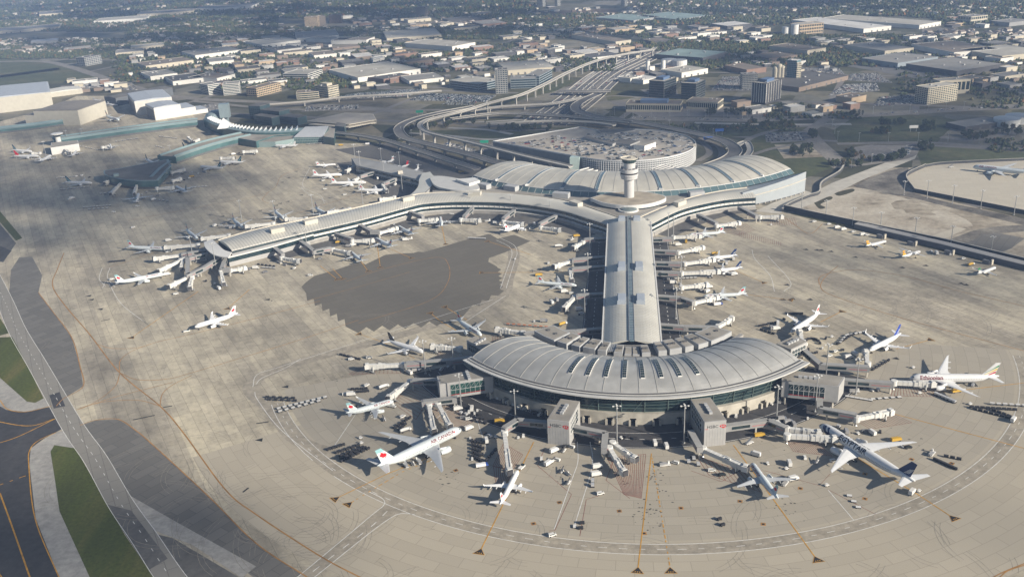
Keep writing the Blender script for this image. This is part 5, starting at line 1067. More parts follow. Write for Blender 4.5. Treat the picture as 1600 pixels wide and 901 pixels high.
for a in (
 ('77W', 'egypt', (1280.3, 663.7), (1434.4, 754.3), 'big white jet with large black EGYPTAIR title and navy tail fin', 'n', GRP_H),
 ('77L', 'maple', (720.6, 670), (588.9, 727.8), 'largest pale blue jet with a red maple leaf fin, left of the crescent concourse', 'n', GRP_H),
 ('788', 'ethiopian', (1421, 591), (1556.5, 587), 'white jet with green, yellow and red stripes on its tail fin', 'n', GRP_H),
 ('319', 'maple', (615, 626.6), (542.7, 644), 'small pale blue maple leaf jet just behind the largest one', 'n', GRP_H),
 ('E90', 'maple_white', (809.6, 734.6), (782.4, 785), 'slim white jet pointing at a lone bridge in front of the left lettered lobby', 'n', GRP_H),
 ('320', 'star', (662.5, 550.6), (607, 531), 'white jet with an all black tail fin, left of the crescent', 'n', GRP_H),
 ('320', 'maple', (752, 524), (713, 497), 'pale blue jet nosing in behind the left horn of the crescent', 'n', GRP_H),
 ('320', 'maple', (1174, 724), (1213, 774), 'pale blue jet seen from behind, right of the right lettered lobby', 'n', GRP_H),
 ('321', 'maple_white', (1236, 519), (1278, 489), 'white maple leaf jet nosing in behind the right horn of the crescent', 'n', GRP_H),
 ('738', 'united', (1347, 553), (1408, 520), 'white jet with a royal blue tail fin behind the green and yellow striped one', 't', GRP_H),
 ('320', 'maple_white', (304, 511), (369.7, 489), 'white maple leaf jet being pushed back alone on the open apron', 'n', None),
 ('321', 'maple', (260, 389), (204, 385), 'pale blue jet farthest left at the rounded tip of the long pier', 'n', GRP_W),
 ('320', 'maple', (312, 376), (291, 358), 'pale blue jet behind the rounded pier tip, first of three on the far side', 't', GRP_W),
 ('320', 'maple', (381, 357), (363, 341), 'pale blue jet in the middle of three on the far side of the long pier', 't', GRP_W),
 ('320', 'maple', (446, 344), (428, 328), 'pale blue jet third from the tip on the far side of the long pier', 't', GRP_W),
 ('320', 'maple', (508, 334), (492, 324), 'pale blue jet whose fin shows above the middle of the long pier roof', 't', GRP_W),
 ('321', 'maple', (257.5, 428), (199, 437), 'long white maple leaf jet parked in front of the rounded pier tip', 'n', GRP_W),
 ('E90', 'maple', (547, 393), (561, 403), 'pale blue jet nearest the dark resurfaced apron, seen tail on', 'n', GRP_W),
 ('320', 'maple', (586, 373), (610, 383), 'pale blue jet second from left on the near side of the long pier', 'n', GRP_W),
 ('320', 'maple', (621, 354), (643, 364), 'pale blue jet third from left on the near side of the long pier', 'n', GRP_W),
 ('319', 'maple', (688, 340), (690, 353), 'pale blue jet seen straight from behind under the bend of the pier', 'n', GRP_W),
 ('319', 'maple_white', (820, 349), (791, 359), 'white maple leaf jet standing right of the bend of the pier', 'n', GRP_W),
 ('E90', 'maple', (901, 446), (840, 440), 'pale blue maple leaf jet alone on the left of the straight stem', 'n', GRP_S),
 ('E90', 'maple', (1097, 366), (1133, 362), 'pale blue jet at the farthest bridge right of the stem', 't', GRP_S),
 ('E70', 'express', (1118, 403), (1152, 398), 'small white jet with a navy fin, farther of two right of the stem', 't', GRP_S),
 ('E70', 'express', (1125, 423), (1160, 417), 'small white jet with a navy fin, nearer of two right of the stem', 't', GRP_S),
 ('E90', 'maple', (1122, 462), (1167, 458), 'pale blue maple leaf jet at the nearest occupied bridge right of the stem', 't', GRP_S),
 ('CRJ', 'orange', (1385, 377), (1361, 381.5), 'white twin jet with an orange fin, left of three by the long shed', 'n', GRP_R),
 ('DH8', 'orange', (1438, 393), (1420, 397), 'white turboprop with an orange fin by the long shed', 'n', GRP_R),
 ('CRJ', 'green', (1556, 418), (1537, 423.5), 'white twin jet with a green tipped fin, right of three by the long shed', 'n', GRP_R),
 ('77L', 'maple', (1520, 261), (1597, 266), 'pale blue maple leaf jet alone on the pale concrete pad', 'n', None),
 ('CRJ', 'maple_white', (525, 257), (499, 258), 'small white jet at the far end of the grey north pier', 'n', GRP_N),
 ('320', 'maple_white', (534, 273), (499, 273), 'white maple leaf jet farthest back of three beside the north pier', 'n', GRP_N),
 ('321', 'maple_white', (572, 285), (523, 285), 'long white maple leaf jet in the middle of three beside the north pier', 'n', GRP_N),
 ('320', 'maple_white', (607, 298), (569, 296), 'white maple leaf jet nearest of three beside the north pier', 'n', GRP_N),
 ('DH8', 'maple_white', (595, 257), (620, 248), 'white turboprop with a high T tail, left of three behind the north pier', 'n', GRP_N),
 ('DH8', 'redtail', (617, 264.5), (638, 257), 'white turboprop with a red fin behind the north pier', 'n', GRP_N),
 ('DH8', 'white', (640, 271), (653, 263), 'white turboprop half hidden where the north pier meets the link', 'n', GRP_N),
 ('738', 'westblue', (144, 286), (107, 284), 'white jet in cloud shade left of the fan shaped pier end', 'n', GRP_T3),
 ('738', 'westblue', (217, 303), (212, 316), 'white jet with spread wings in front of the fan shaped pier end', 'n', GRP_T3),
 ('738', 'westblue', (275, 292), (295, 300), 'white jet right of the fan shaped pier end with navy fin turned away', 'n', GRP_T3),
 ('738', 'westblue', (50, 237), (23, 234), 'white jet with a teal fin, upper of two at the far left pier head', 'n', GRP_T3),
 ('738', 'redtail', (60, 244), (26, 243), 'white jet with a red striped look, lower of two at the far left pier head', 'n', GRP_T3),
 ('738', 'white', (80, 243), (66, 249), 'plain white jet under the far left pier head', 'n', GRP_T3),
 ('E90', 'white', (120, 236), (112, 243), 'white jet seen end on along the long teal and white pier', 'n', GRP_T3),
 ('E90', 'express', (172, 226), (174, 233), 'dark finned jet seen end on near the right end of the teal and white pier', 'n', GRP_T3),
 ('738', 'westblue', (243, 256.5), (227, 248), 'white jet mostly hidden behind the teal pier, only its navy fin clear', 't', GRP_T3),
 ('738', 'westblue', (310, 237), (284.5, 230.5), 'white jet with a navy fin behind the teal pier near the curved hall', 't', GRP_T3),
 ('738', 'westblue', (335, 252.5), (380, 253), 'long white jet with a navy fin right of the teal pier', 't', GRP_T3),
 ('738', 'westblue', (305, 260), (348, 262), 'white jet with a navy fin beside the longer one right of the teal pier', 't', GRP_T3),
 ('E90', 'white', (440, 228), (464, 227), 'small white jet with a blue fin under the teal terminal hall', 't', GRP_T3),
 ('763', 'maple', (186, 188), (163, 180), 'pale jet parked in the open between the left hangars', 'n', GRP_T3),
 ('CRJ', 'white', (158, 158), (148, 156), 'small white jet by the dark hangar, left of its row', 'n', 'small aircraft by the dark hangar'),
 ('CRJ', 'white', (170, 163), (159, 161.5), 'small white jet by the dark hangar, middle of its row', 'n', 'small aircraft by the dark hangar'),
 ('CRJ', 'white', (184, 164.5), (174, 163), 'small white jet by the dark hangar, right of its row', 'n', 'small aircraft by the dark hangar')):
    airliner(a[0], a[1], a[2], a[3], a[4], a[5], group=a[6])

# ------------------------------------------------------------------ jet bridges
BRW = mat('bridge_white', (.56, .56, .535), .5, .06, .4); BRG = mat('bridge_grey', (.24, .24, .238), .5, .07, .3); HSB = mat('dark_louvre', (.05, .05, .055), .6, 0)
def jet_bridge(rot, cab, label, group, h=3.6):
    a, b = G(rot, h + 2.6), G(cab, h + 2.6); d = b - a; d.z = 0; L = max(d.length, 9.0); rz = math.atan2(d.y, d.x)
    t = thing('jet_bridge', label, 'jet bridge', (a.x, a.y, .05), rz, group)
    m = MB(); m.lathe((0, 0, 0), [(2.3, h - .4), (2.3, h + 3), (1.9, h + 3.2)], 14); m.build('rotunda', BRW, t)
    m = MB(); m.lathe((0, 0, 0), [(.9, 0), (.55, .5), (.55, h - .4)], 10); m.build('rotunda_column', STEEL, t)
    l1 = L * .55; m = MB(); m.box((1 + (l1 - 1) / 2 + .8, 0, h), (l1 - 1, 2.6, 2.6))
    for k in range(int(l1 / 3.2)): m.box((2.5 + k * 3.2, 0, h - .05), (.25, 2.85, 2.75))
    m.build('inner_tunnel', BRW, t)
    m = MB(); x0 = L * .48; x1 = L - 2.6; m.box(((x0 + x1) / 2, 0, h - .2), (x1 - x0, 3.1, 3.1))
    for k in range(int((x1 - x0) / 2.6)): m.box((x0 + .6 + k * 2.6, 0, h - .28), (.28, 3.4, 3.26))
    m.beam((x0, .9, h + 3.1), (x1, .9, h + 3.1), .3, .4); m.box((x0 + 4, -.6, h + 2.9), (2.2, 1.3, .7)); m.box((x0 + (x1 - x0) * .6, 0, h - 1.1), (4.2, 2.4, .9))
    m.build('outer_tunnel', BRW, t)
    m = MB(); m.box((L - .9, 0, h - .3), (3.6, 4.0, 3.5), .25); m.box((L + .8, .35, h + .0), (1.0, 3.4, 3.2), .25, 1); m.box((L - .9, 0, h + 3.2), (2.4, 2.6, .6), .25); m.build('cab', [BRW, HSB], t)
    m = MB(); xd = L * .80
    for s in (-1, 1): m.beam((xd, s * 1.9, 1.2), (xd, s * 1.9, h + 1.6), .55, .55)
    m.beam((xd, -2, 1.4), (xd, 2, 1.4), .7, .6); m.build('lift_column', BRW, t)
    for s in (-1, 1):
        m = MB(); m.tube([[(xd + .75 * math.cos(q), s * 1.5 + w, .75 + .75 * math.sin(q)) for q in [2 * math.pi * i / 12 for i in range(12)]] for w in (-.35, .35)]); m.build('wheel', BLACK, t)
    m = MB()
    for k in range(7): m.box((L - 3.2 - k * .62, 2.6, h - .2 - (k + 1) * h / 7.5), (.7, 1.1, .12))
    for y in (2.1, 3.1): m.beam((L - 3, y, h + .7), (L - 7.2, y, 1.0), .08, .08)
    m.build('service_stair', STEEL, t)
    return t
def walkway(pts, label, group='fixed walkways to the jet bridges', w=3.6, h=3.8, ztop=8.2, m_=None, dark=True):
    P = [G(p, ztop) for p in pts]; c = P[0].lerp(P[-1], .5); t = thing('fixed_walkway', label, 'walkway', (c.x, c.y, 0), group=group); at = t.location
    m = MB()
    for a, b in zip(P, P[1:]): d = (b - a).normalized() * w * .3; m.beam(a - d - Vector((0, 0, h / 2)), b + d - Vector((0, 0, h / 2)), w, h)
    m.build('tunnel', m_ or BRG, t, at=at)
    m = MB()
    for a, b in zip(P, P[1:]): m.beam(a + Vector((0, 0, .05)), b + Vector((0, 0, .05)), w + .3, .25)
    m.build('roof', mat('walkway_roof', (.29, .29, .28), .6, .1, .2), t, at=at)
    for a, b in zip(P, P[1:]):
        n = Vector(((b - a).y, -(b - a).x, 0)).normalized()
        if (b - a).length > 10:
            for s in (-1, 1):
                o = n * s * (w / 2 + .03); p, q = a.lerp(b, .12), a.lerp(b, .55 if dark else .3)
                g = MB(); g.beam(p + o - Vector((0, 0, h * .45)), q + o - Vector((0, 0, h * .45)), .06, h * .5); g.build('window_band', GLASS, t, at=at)
                r = MB(); r.beam(a.lerp(b, .60) + o - Vector((0, 0, h * .55)), a.lerp(b, .98) + o - Vector((0, 0, h * .55)), .08, .22); r.build('red_stripe', RED, t, at=at)
    tot = length(P); n = max(2, int(tot / 16) + 1); q = resample(P, n) if len(P) > 1 else P
    for p in q[1:] if n > 2 else q: 
        k = MB(); k.box((p.x, p.y, 0), (1.0, 1.0, ztop - h)); k.build('column', CONC, t, at=at)
    return t
GW, GF, GS, GE, GH, GN, GT = 'bridges at the rounded pier tip', 'bridges along the long pier', 'bridges along the stem', 'bridges of the east wing', 'bridges round the crescent concourse', 'bridges of the north pier', 'bridges of the teal terminal'
for r, c, l, g in (
 ((309, 381), (257, 385), 'white jet bridge meeting the farthest left pale blue jet', GW), ((357, 366), (314, 371.5), 'white jet bridge just behind the rounded end canopy', GW), ((282.5, 397), (240, 402.6), 'long empty white jet bridge pointing left from the pier tip', GW),
 ((282.5, 404.6), (247, 422), 'white jet bridge meeting the long white maple leaf jet at the pier tip', GW), ((286, 403), (283, 418), 'short stubby empty bridge turned towards the camera at the pier tip', GW), ((293, 431), (263, 446), 'nearest left pointing empty bridge of the pier tip', GW), ((299.7, 431.5), (296, 448.5), 'white empty bridge pointing at the camera, left of two at the pier tip', GW),
 ((345, 422.5), (349, 442), 'white empty bridge pointing at the camera, right of two at the pier tip', GW), ((359, 420.5), (384, 417), 'white bridge lying parallel to the near side of the pier tip', GW),
 ((426.5, 347.4), (383, 352.4), 'white bridge to the middle jet on the far side of the pier', GF), ((478, 340), (446, 341), 'white bridge to the third jet on the far side of the pier', GF), ((546, 325), (511, 331.6), 'white bridge to the jet whose fin tops the pier roof', GF),
 ((440, 401.5), (468, 406.5), 'empty white bridge, first on the near side of the long pier', GF), ((519.7, 388), (547, 394), 'white bridge to the jet nearest the dark resurfaced apron', GF), ((550, 375), (584, 374), 'white bridge to the second jet on the near side of the pier', GF), ((593, 362), (620, 355), 'white bridge to the third jet on the near side of the pier', GF),
 ((655, 343), (684, 341.6), 'white bridge to the jet seen straight from behind', GF), ((720, 341.6), (751, 343), 'empty white bridge right under the bend of the pier', GF), ((786.6, 345), (818, 349), 'white bridge to the white maple leaf jet right of the bend', GF), ((845, 354), (876, 358), 'empty white bridge in the angle between pier and stem', GF),
 ((911, 376.6), (895, 385.7), 'empty bridge farthest along the left of the stem', GS), ((891, 406.5), (865, 415), 'empty bridge in the middle of the left of the stem', GS), ((891, 420), (893, 436.5), 'white bridge bent towards the camera to the jet left of the stem', GS), ((897.5, 462.5), (880, 481), 'empty bridge slanting towards the camera left of the stem', GS), ((817, 518), (775, 512.6), 'white bridge behind the left horn of the crescent', GS),
 ((1052, 369), (1095, 367.5), 'white bridge to the farthest jet right of the stem', GS), ((1060, 392.5), (1099, 385), 'empty raised bridge second along the right of the stem', GS), ((1070, 410), (1116, 404), 'white bridge to the farther small navy finned jet', GS), ((1065, 425), (1124, 422.5), 'white bridge to the nearer small navy finned jet', GS), ((1065, 447), (1106, 442.5), 'empty bridge between the navy finned jet and the maple leaf jet', GS), ((1085, 471), (1121, 462.5), 'white bridge to the maple leaf jet right of the stem', GS), ((1122, 508), (1144, 495), 'empty short bridge behind the right roof boxes of the crescent', GS),
 ((1119.6, 351), (1156, 347), 'white empty bridge on the left of the east wing', GE), ((1187.5, 337.5), (1223, 337.5), 'white empty bridge on the right of the east wing', GE),
 ((553, 259), (540, 267), 'white bridge to the farthest white jet beside the north pier', GN), ((561, 276), (552, 282), 'white bridge to the middle white jet beside the north pier', GN), ((598, 288), (604, 297), 'white bridge to the nearest white jet beside the north pier', GN), ((616, 306.7), (592.5, 311), 'empty white bridge showing above the long pier roof', GN),
 ((719, 542.5), (674, 539), 'empty white bridge beside the black finned jet', GH), ((630, 567.5), (571, 570), 'longest empty white bridge reaching left from the crescent', GH), ((641, 594), (606, 620), 'white bridge to the small maple leaf jet left of the crescent', GH), ((670, 631), (677.5, 671.5), 'left of the two white bridges to the largest maple leaf jet', GH), ((684, 629), (702.5, 664), 'right of the two white bridges to the largest maple leaf jet', GH),
 ((788, 673), (796, 735), 'white bridge to the slim white jet in front of the crescent', GH), ((952, 698), (975.5, 736), 'left of the two empty bridges between the lettered lobbies', GH), ((957, 690), (993, 715), 'right of the two empty bridges between the lettered lobbies', GH), ((1098.4, 699), (1167, 729), 'white bridge to the pale blue jet right of the lettered lobby', GH),
 ((1228, 667), (1282, 674), 'farther of the two white bridges to the black lettered jet', GH), ((1230, 678), (1306, 683), 'nearer of the two white bridges to the black lettered jet', GH), ((1338.5, 651), (1393.5, 640.6), 'empty white bridge over red hatching between the two biggest right hand jets', GH), ((1397, 595), (1460, 597.5), 'white bridge to the jet with green and yellow tail stripes', GH), ((1356, 566), (1352.5, 547), 'white bridge to the royal blue finned jet', GH), ((1254, 532), (1249, 515), 'white bridge to the maple leaf jet behind the right horn', GH),
 ((175, 279), (163, 285), 'grey bridge at the left of the fan shaped pier end', GT), ((192, 281.5), (172, 302), 'grey bridge slanting left from the fan shaped pier end', GT), ((215, 284), (209, 302), 'grey bridge to the jet with spread wings by the fan', GT), ((245, 293), (272, 292), 'grey bridge at the right of the fan shaped pier end', GT), ((268, 268), (288, 264), 'cream bridge right of the fan shaped pier end', GT), ((270, 281), (282, 278), 'short white bridge right of the fan', GT),
 ((345, 246), (366, 246), 'white empty bridge under the right side of the teal pier', GT), ((380, 236), (402, 235), 'white empty bridge near the teal terminal front', GT), ((294, 214), (300, 219), 'white bridge box, left of three behind the teal pier', GT), ((310, 217), (303, 221), 'white bridge box, middle of three behind the teal pier', GT), ((327, 219), (322, 225), 'white bridge box, right of three behind the teal pier', GT), ((62, 238), (50, 239), 'grey bridge to the upper jet at the far left pier head', GT), ((100, 232), (108, 238), 'grey bridge on the near side of the far left pier head', GT), ((160, 229), (170, 228), 'grey bridge near the right end of the teal and white pier', GT)):
    jet_bridge(r, c, l, g)
for p, l in (
 ([(326, 389.5), (284.5, 395)], 'grey walkway at the pier tip, upper of two parallel ones'), ([(323, 395), (293, 402), (293, 428)], 'grey walkway at the pier tip, lower of two parallel ones'), ([(345, 400), (317.5, 417), (291, 429)], 'grey walkway bending left under the rounded canopy'), ([(352, 403), (346, 419), (358, 419)], 'short grey walkway below the rounded canopy'),
 ([(429, 386), (441.5, 396)], 'walkway to the first near side bridge of the long pier'), ([(470, 376), (482, 384), (490, 391), (516, 385.5)], 'angled walkway to the bridge by the resurfaced apron'), ([(525, 364), (550, 372)], 'walkway to the second near side bridge of the long pier'), ([(561.6, 350), (580, 360), (592, 360)], 'walkway to the third near side bridge of the long pier'),
 ([(641.5, 330), (660, 337)], 'walkway to the bridge behind the end on jet'), ([(738, 323.5), (725, 337)], 'walkway under the bend of the pier'), ([(803, 327.5), (786.6, 340)], 'walkway right of the bend of the pier'), ([(868, 336), (843, 348.5)], 'walkway in the angle between pier and stem'),
 ([(950, 371.6), (914, 372.5)], 'farthest walkway left of the stem'), ([(948, 400), (895, 404)], 'second walkway left of the stem'), ([(948, 415), (895, 418)], 'third walkway left of the stem'), ([(945, 457.5), (902, 460)], 'fourth walkway left of the stem'), ([(944, 512), (900, 516), (820, 519)], 'long walkway behind the left roof boxes of the crescent'),
 ([(1017, 372), (1049, 371)], 'farthest walkway right of the stem'), ([(1019, 390), (1056, 392)], 'second walkway right of the stem'), ([(1021, 409), (1064, 410)], 'third walkway right of the stem'), ([(1024, 424), (1060, 425)], 'fourth walkway right of the stem'), ([(1025, 461), (1064, 464), (1082, 470)], 'fifth walkway right of the stem'), ([(1030, 506), (1070, 509), (1120, 510)], 'long walkway behind the right roof boxes of the crescent'),
 ([(1091, 334), (1119, 347)], 'walkway from the left of the east wing'), ([(1155.5, 322.5), (1182, 336)], 'walkway from the right of the east wing'), ([(584.6, 267.6), (563, 274)], 'white walkway to the middle jet beside the north pier'), ([(617.5, 278), (599, 285.5)], 'white walkway to the nearest jet beside the north pier'),
 ([(746, 556), (705, 561), (634, 566)], 'long grey walkway with dark windows under the left horn'), ([(685, 592), (644, 592.5)], 'short grey walkway left of the raised lobby'), ([(712, 620), (661, 626)], 'grey walkway feeding the two bridges of the largest jet'), ([(855, 659), (808, 654.5), (788, 667)], 'dark windowed walkway left of the left lettered lobby'), ([(886, 663), (946, 675), (944, 699)], 'walkway feeding the two empty bridges between the lobbies'), ([(1079, 672), (1093, 697)], 'short walkway by the right lettered lobby'),
 ([(1134, 664), (1200, 655), (1227, 666)], 'dark windowed walkway right of the right lettered lobby'), ([(1281, 622), (1281, 636), (1336, 646)], 'grey walkway bending below the right raised lobby'), ([(1316, 592), (1392.5, 597)], 'grey walkway to the striped tail jet'), ([(1256, 545), (1282, 568), (1356, 572)], 'red striped walkway behind the right raised lobby')):
    walkway(p, l)

# ------------------------------------------------------------------ ground vehicles
def V(name, parts):
    t = bpy.data.objects.new(name, None); COL.objects.link(t)
    for n, mb, mm in parts: mb.build(n, mm, t)
    return t
def wheels(m, xs, y, r=.42, mi=0):
    for x in xs:
        for s in (-1, 1): m.tube([[(x + r * math.cos(q), s * y + w, r + r * math.sin(q)) for q in [2 * math.pi * i / 8 for i in range(8)]] for w in (-.14, .14)], mi)
    return m
def cart_proto(top, side):
    m = MB(); m.box((0, 0, .45), (3.3, 1.7, .18)); m.box((-.02, 0, .64), (3.0, 1.5, 1.05), 0, 1); m.box((0, 0, 1.72), (3.3, 1.75, .14), 0, 2); m.beam((1.6, 0, .5), (2.5, 0, .45), .12, .12); wheels(m, (-1.1, 1.1), .75, .32)
    return V('baggage_cart', [('body', m, [BLACK, side, top])])
def van_proto(col, dark=False):
    b = MB(); b.hexa([(-2.5, -1, .5), (2.6, -1, .5), (2.6, 1, .5), (-2.5, 1, .5)], [(-2.5, -.95, 1.35), (2.55, -.95, 1.25), (2.55, .95, 1.25), (-2.5, .95, 1.35)]); b.hexa([(-2.5, -.95, 1.36), (1.9, -.95, 1.36), (1.9, .95, 1.36), (-2.5, .95, 1.36)], [(-2.4, -.82, 2.15), (1.0, -.82, 2.15), (1.0, .82, 2.15), (-2.4, .82, 2.15)])
    g = MB()
    for s in (-1, 1): g.add([(-2.0, s * .96, 1.45), (1.5, s * .96, 1.45), (.9, s * .88, 2.0), (-2.0, s * .88, 2.0)], [(0, 1, 2, 3)])
    g.add([(1.93, -.85, 1.42), (1.93, .85, 1.42), (1.08, .75, 2.1), (1.08, -.75, 2.1)], [(0, 1, 2, 3)])
    out = [('body', b, col), ('glazing', g, GLASS)]
    for x in (-1.6, 1.7):
        for s in (-.92, .92): w = MB(); w.tube([[(x + .42 * math.cos(q), s + k, .42 + .42 * math.sin(q)) for q in [2 * math.pi * i / 8 for i in range(8)]] for k in (-.14, .14)]); out.append(('wheel', w, BLACK))
    return out
def truck_parts(col, boxc, L=7.5, hbox=2.6):
    c = MB(); c.box((0, 0, .6), (L, 2.2, .35)); c2 = MB(); c2.hexa([(L / 2 - 1.9, -1.1, .96), (L / 2, -1.1, .96), (L / 2, 1.1, .96), (L / 2 - 1.9, 1.1, .96)], [(L / 2 - 1.9, -1.05, 2.6), (L / 2 - .5, -1.05, 2.6), (L / 2 - .5, 1.05, 2.6), (L / 2 - 1.9, 1.05, 2.6)])
    g = MB(); g.add([(L / 2 - .08, -.95, 1.75), (L / 2 - .08, .95, 1.75), (L / 2 - .42, .9, 2.5), (L / 2 - .42, -.9, 2.5)], [(0, 1, 2, 3)]); bx = MB(); bx.box((-.95, 0, .97), (L - 2.1, 2.4, hbox)); bx.box((-.95, 0, .97 + hbox), (L - 2.3, 2.2, .12)); wheels(c, (-L * .3, L * .32), 1.0, .5, 1)
    return [('chassis', c, [DGREY, BLACK]), ('cab', c2, col), ('windscreen', g, GLASS), ('cargo_box', bx, boxc)]
VP = {}
VP['black_cart'] = cart_proto(mat('cart_top_black', (.035, .035, .038), .6, .2), mat('cart_curtain', (.02, .02, .022), .8, .2)); VP['white_cart'] = cart_proto(WHITE, mat('cart_curtain_grey', (.22, .22, .22), .8, .1)); VP['orange_cart'] = cart_proto(mat('cart_top_orange', (.5, .14, .03), .6, .1), mat('cart_curtain_grey', (.2, .2, .2)))
m = MB(); m.box((0, 0, .5), (3.6, 2.4, .25)); m.box((0, 0, .76), (3.4, 2.2, .22), 0, 1); wheels(m, (-1.3, 1.3), 1.0, .3); VP['flat_dolly'] = V('cargo_dolly', [('deck', m, [BLACK, WHITE])])
m = MB(); m.box((0, 0, .5), (3.4, 2.4, .3)); m.box((0, 0, .81), (2.2, 2.2, 1.5), 0, 1); m.hexa([(1.1, -1.1, 1.3), (1.5, -1.1, 1.5), (1.5, 1.1, 1.5), (1.1, 1.1, 1.3)], [(1.1, -1.1, 2.3), (1.5, -1.1, 2.3), (1.5, 1.1, 2.3), (1.1, 1.1, 2.3)], 1); wheels(m, (-1.2, 1.2), 1.0, .3); VP['container'] = V('cargo_container', [('container', m, [BLACK, mat('container_alloy', (.5, .51, .52), .35, .08, .3, .3)])])
m = MB(); m.hexa([(-1.5, -.75, .45), (1.5, -.75, .45), (1.5, .75, .45), (-1.5, .75, .45)], [(-1.45, -.7, 1.05), (1.4, -.7, 1.0), (1.4, .7, 1.0), (-1.45, .7, 1.05)]); wheels(m, (-1, 1), .7, .38, 1); c = MB(); c.box((-.3, 0, 1.9), (1.6, 1.4, .1))
for x in (-1, .45):
    for s in (-1, 1): c.beam((x, s * .6, 1.05), (x, s * .6, 1.9), .08, .08)
VP['tug'] = V('baggage_tractor', [('body', m, [WHITE, BLACK]), ('canopy', c, WHITE)])
VP['van'] = V('van', van_proto(WHITE)); VP['dark_car'] = V('car', van_proto(mat('car_black', (.02, .02, .022), .3, .1)))
VP['pickup'] = V('pickup_truck', van_proto(WHITE)[:1] + [('load_bed', MB().box((-1.7, 0, 1.4), (1.7, 1.5, .5)), DGREY)] + van_proto(WHITE)[1:])
VP['truck'] = V('catering_truck', truck_parts(WHITE, WHITE)); VP['yellow_truck'] = V('yellow_truck', truck_parts(YEL, YEL, 8, 2.0)); VP['blue_truck'] = V('airside_bus', truck_parts(BLUE, mat('bus_white_top', (.7, .7, .7), .4, .04), 9, 1.9))
def tank(col):
    p = truck_parts(WHITE, col, 9.5, 1); t_ = MB(); t_.tube([[(x, 1.2 * math.cos(q) * k, 2.15 + 1.15 * math.sin(q) * k) for q in [2 * math.pi * i / 14 for i in range(14)]] for x, k in ((-4.5, .8), (-4.2, 1), (2.3, 1), (2.6, .8))]); t_.box((-1, 0, 3.2), (4, .8, .25)); return p[:3] + [('tank', t_, col)]
VP['yellow_tanker'] = V('fuel_tanker', tank(YEL)); VP['white_tanker'] = V('fuel_tanker', tank(WHITE))
m = MB(); m.hexa([(-2.6, -1, .5), (2.6, -1, .5), (2.6, 1, .5), (-2.6, 1, .5)], [(-2.6, -1, 1.1), (2.6, -1, 1.0), (2.6, 1, 1.0), (-2.6, 1, 1.1)]); wheels(m, (-1.7, 1.7), .9, .42, 1); b = MB(); b.beam((-3.6, .2, 1.0), (3.8, .2, 2.6), .9, .22); c = MB(); c.box((.4, -.65, 1.05), (1.2, .7, .9)); VP['belt_loader'] = V('belt_loader', [('chassis', m, [WHITE, BLACK]), ('belt', b, DGREY), ('driver_cab', c, WHITE)])
m = MB(); m.box((0, 0, .5), (7.5, 2.6, .5)); wheels(m, (-2.5, 2.5), 1.1, .45, 1); b = MB(); b.box((-1.2, 0, 1.6), (5, 2.5, .35)); b.beam((-3, 1, 1), (1, 1, 1.7), .2, .2); b.beam((-3, -1, 1), (1, -1, 1.7), .2, .2); c = MB(); c.box((2.8, .9, 1.0), (1.3, 1.0, 1.8)); VP['loader'] = V('cargo_loader', [('chassis', m, [WHITE, BLACK]), ('platform', b, GREYW), ('driver_cab', c, WHITE)])
m = MB(); m.box((0, 0, .45), (6, 2.7, .9)); wheels(m, (-2, 2), 1.15, .6, 1); c = MB(); c.box((1.6, 0, 1.36), (1.7, 2.2, 1.0)); VP['pushback'] = V('pushback_tractor', [('body', m, [WHITE, BLACK]), ('driver_cab', c, GLASS)])
m = MB(); m.box((0, 0, .55), (6.5, 2.1, .5)); wheels(m, (-2, 2.2), .95, .42, 1); s_ = MB(); s_.beam((-3.6, 0, 1.2), (2.2, 0, 4.2), 1.6, .3); s_.beam((-3.6, .8, 2), (2.4, .8, 5), .08, .08); s_.beam((-3.6, -.8, 2), (2.4, -.8, 5), .08, .08); VP['stairs'] = V('stair_truck', [('chassis', m, [WHITE, BLACK]), ('stair', s_, STEEL)])
VP['grey_van'] = V('van', van_proto(mat('car_grey', (.2, .2, .21), .35, .1))); VP['grey_truck'] = V('box_truck', truck_parts(mat('truck_blue_grey', (.16, .18, .22), .5, .1), mat('truck_grey', (.3, .3, .3), .5, .1), 7, 2.2))
USED = set()
CATV = dict(grey_van='van', grey_truck='truck', black_cart='baggage cart', white_cart='baggage cart', orange_cart='baggage cart', flat_dolly='dolly', container='cargo container', tug='tug', van='van', dark_car='car', pickup='pickup', truck='truck', yellow_truck='truck', blue_truck='bus', yellow_tanker='tanker', white_tanker='tanker', belt_loader='belt loader', loader='cargo loader', pushback='pushback tug', stairs='stair truck')
def veh(kind, px, ang, label, group=None, jit=0.0):
    p = G(px) + Vector((0, 0, .1)); rz = ang + random.uniform(-jit, jit)
    sc = .8 if 'cart' in kind or kind == 'flat_dolly' else .86
    if kind not in USED: USED.add(kind); o = VP[kind]; o.location = p; o.rotation_euler = (0, 0, rz)
    else: o = dup(VP[kind], p, rz)
    if 'group' in o: del o['group']
    o.scale = (sc, sc, sc)
    return tag(o, label, CATV[kind], group)
def row(kind, a, b, n, label, group, jit=.08, turn=0.0):
    A, B = G(a), G(b); d = B - A; an = math.atan2(d.y, d.x) + turn
    for i in range(n): t = i / max(1, n - 1); veh(kind, (a[0] + (b[0] - a[0]) * t, a[1] + (b[1] - a[1]) * t), an, label, group, jit)
BC, WC = 'black_cart', 'white_cart'
L1 = 'black baggage cart in the double row far left of the crescent'; row(BC, (418, 621.5), (458, 623), 5, L1, 'double row of black carts'); row(BC, (421, 625), (461, 627), 5, L1, 'double row of black carts')
L1 = 'white topped baggage cart in the slanting trains beside the black rows'; g1 = 'slanting trains of white carts'; row(WC, (436, 639.5), (508, 622), 9, L1, g1); row(WC, (438, 644), (498, 628), 7, L1, g1)
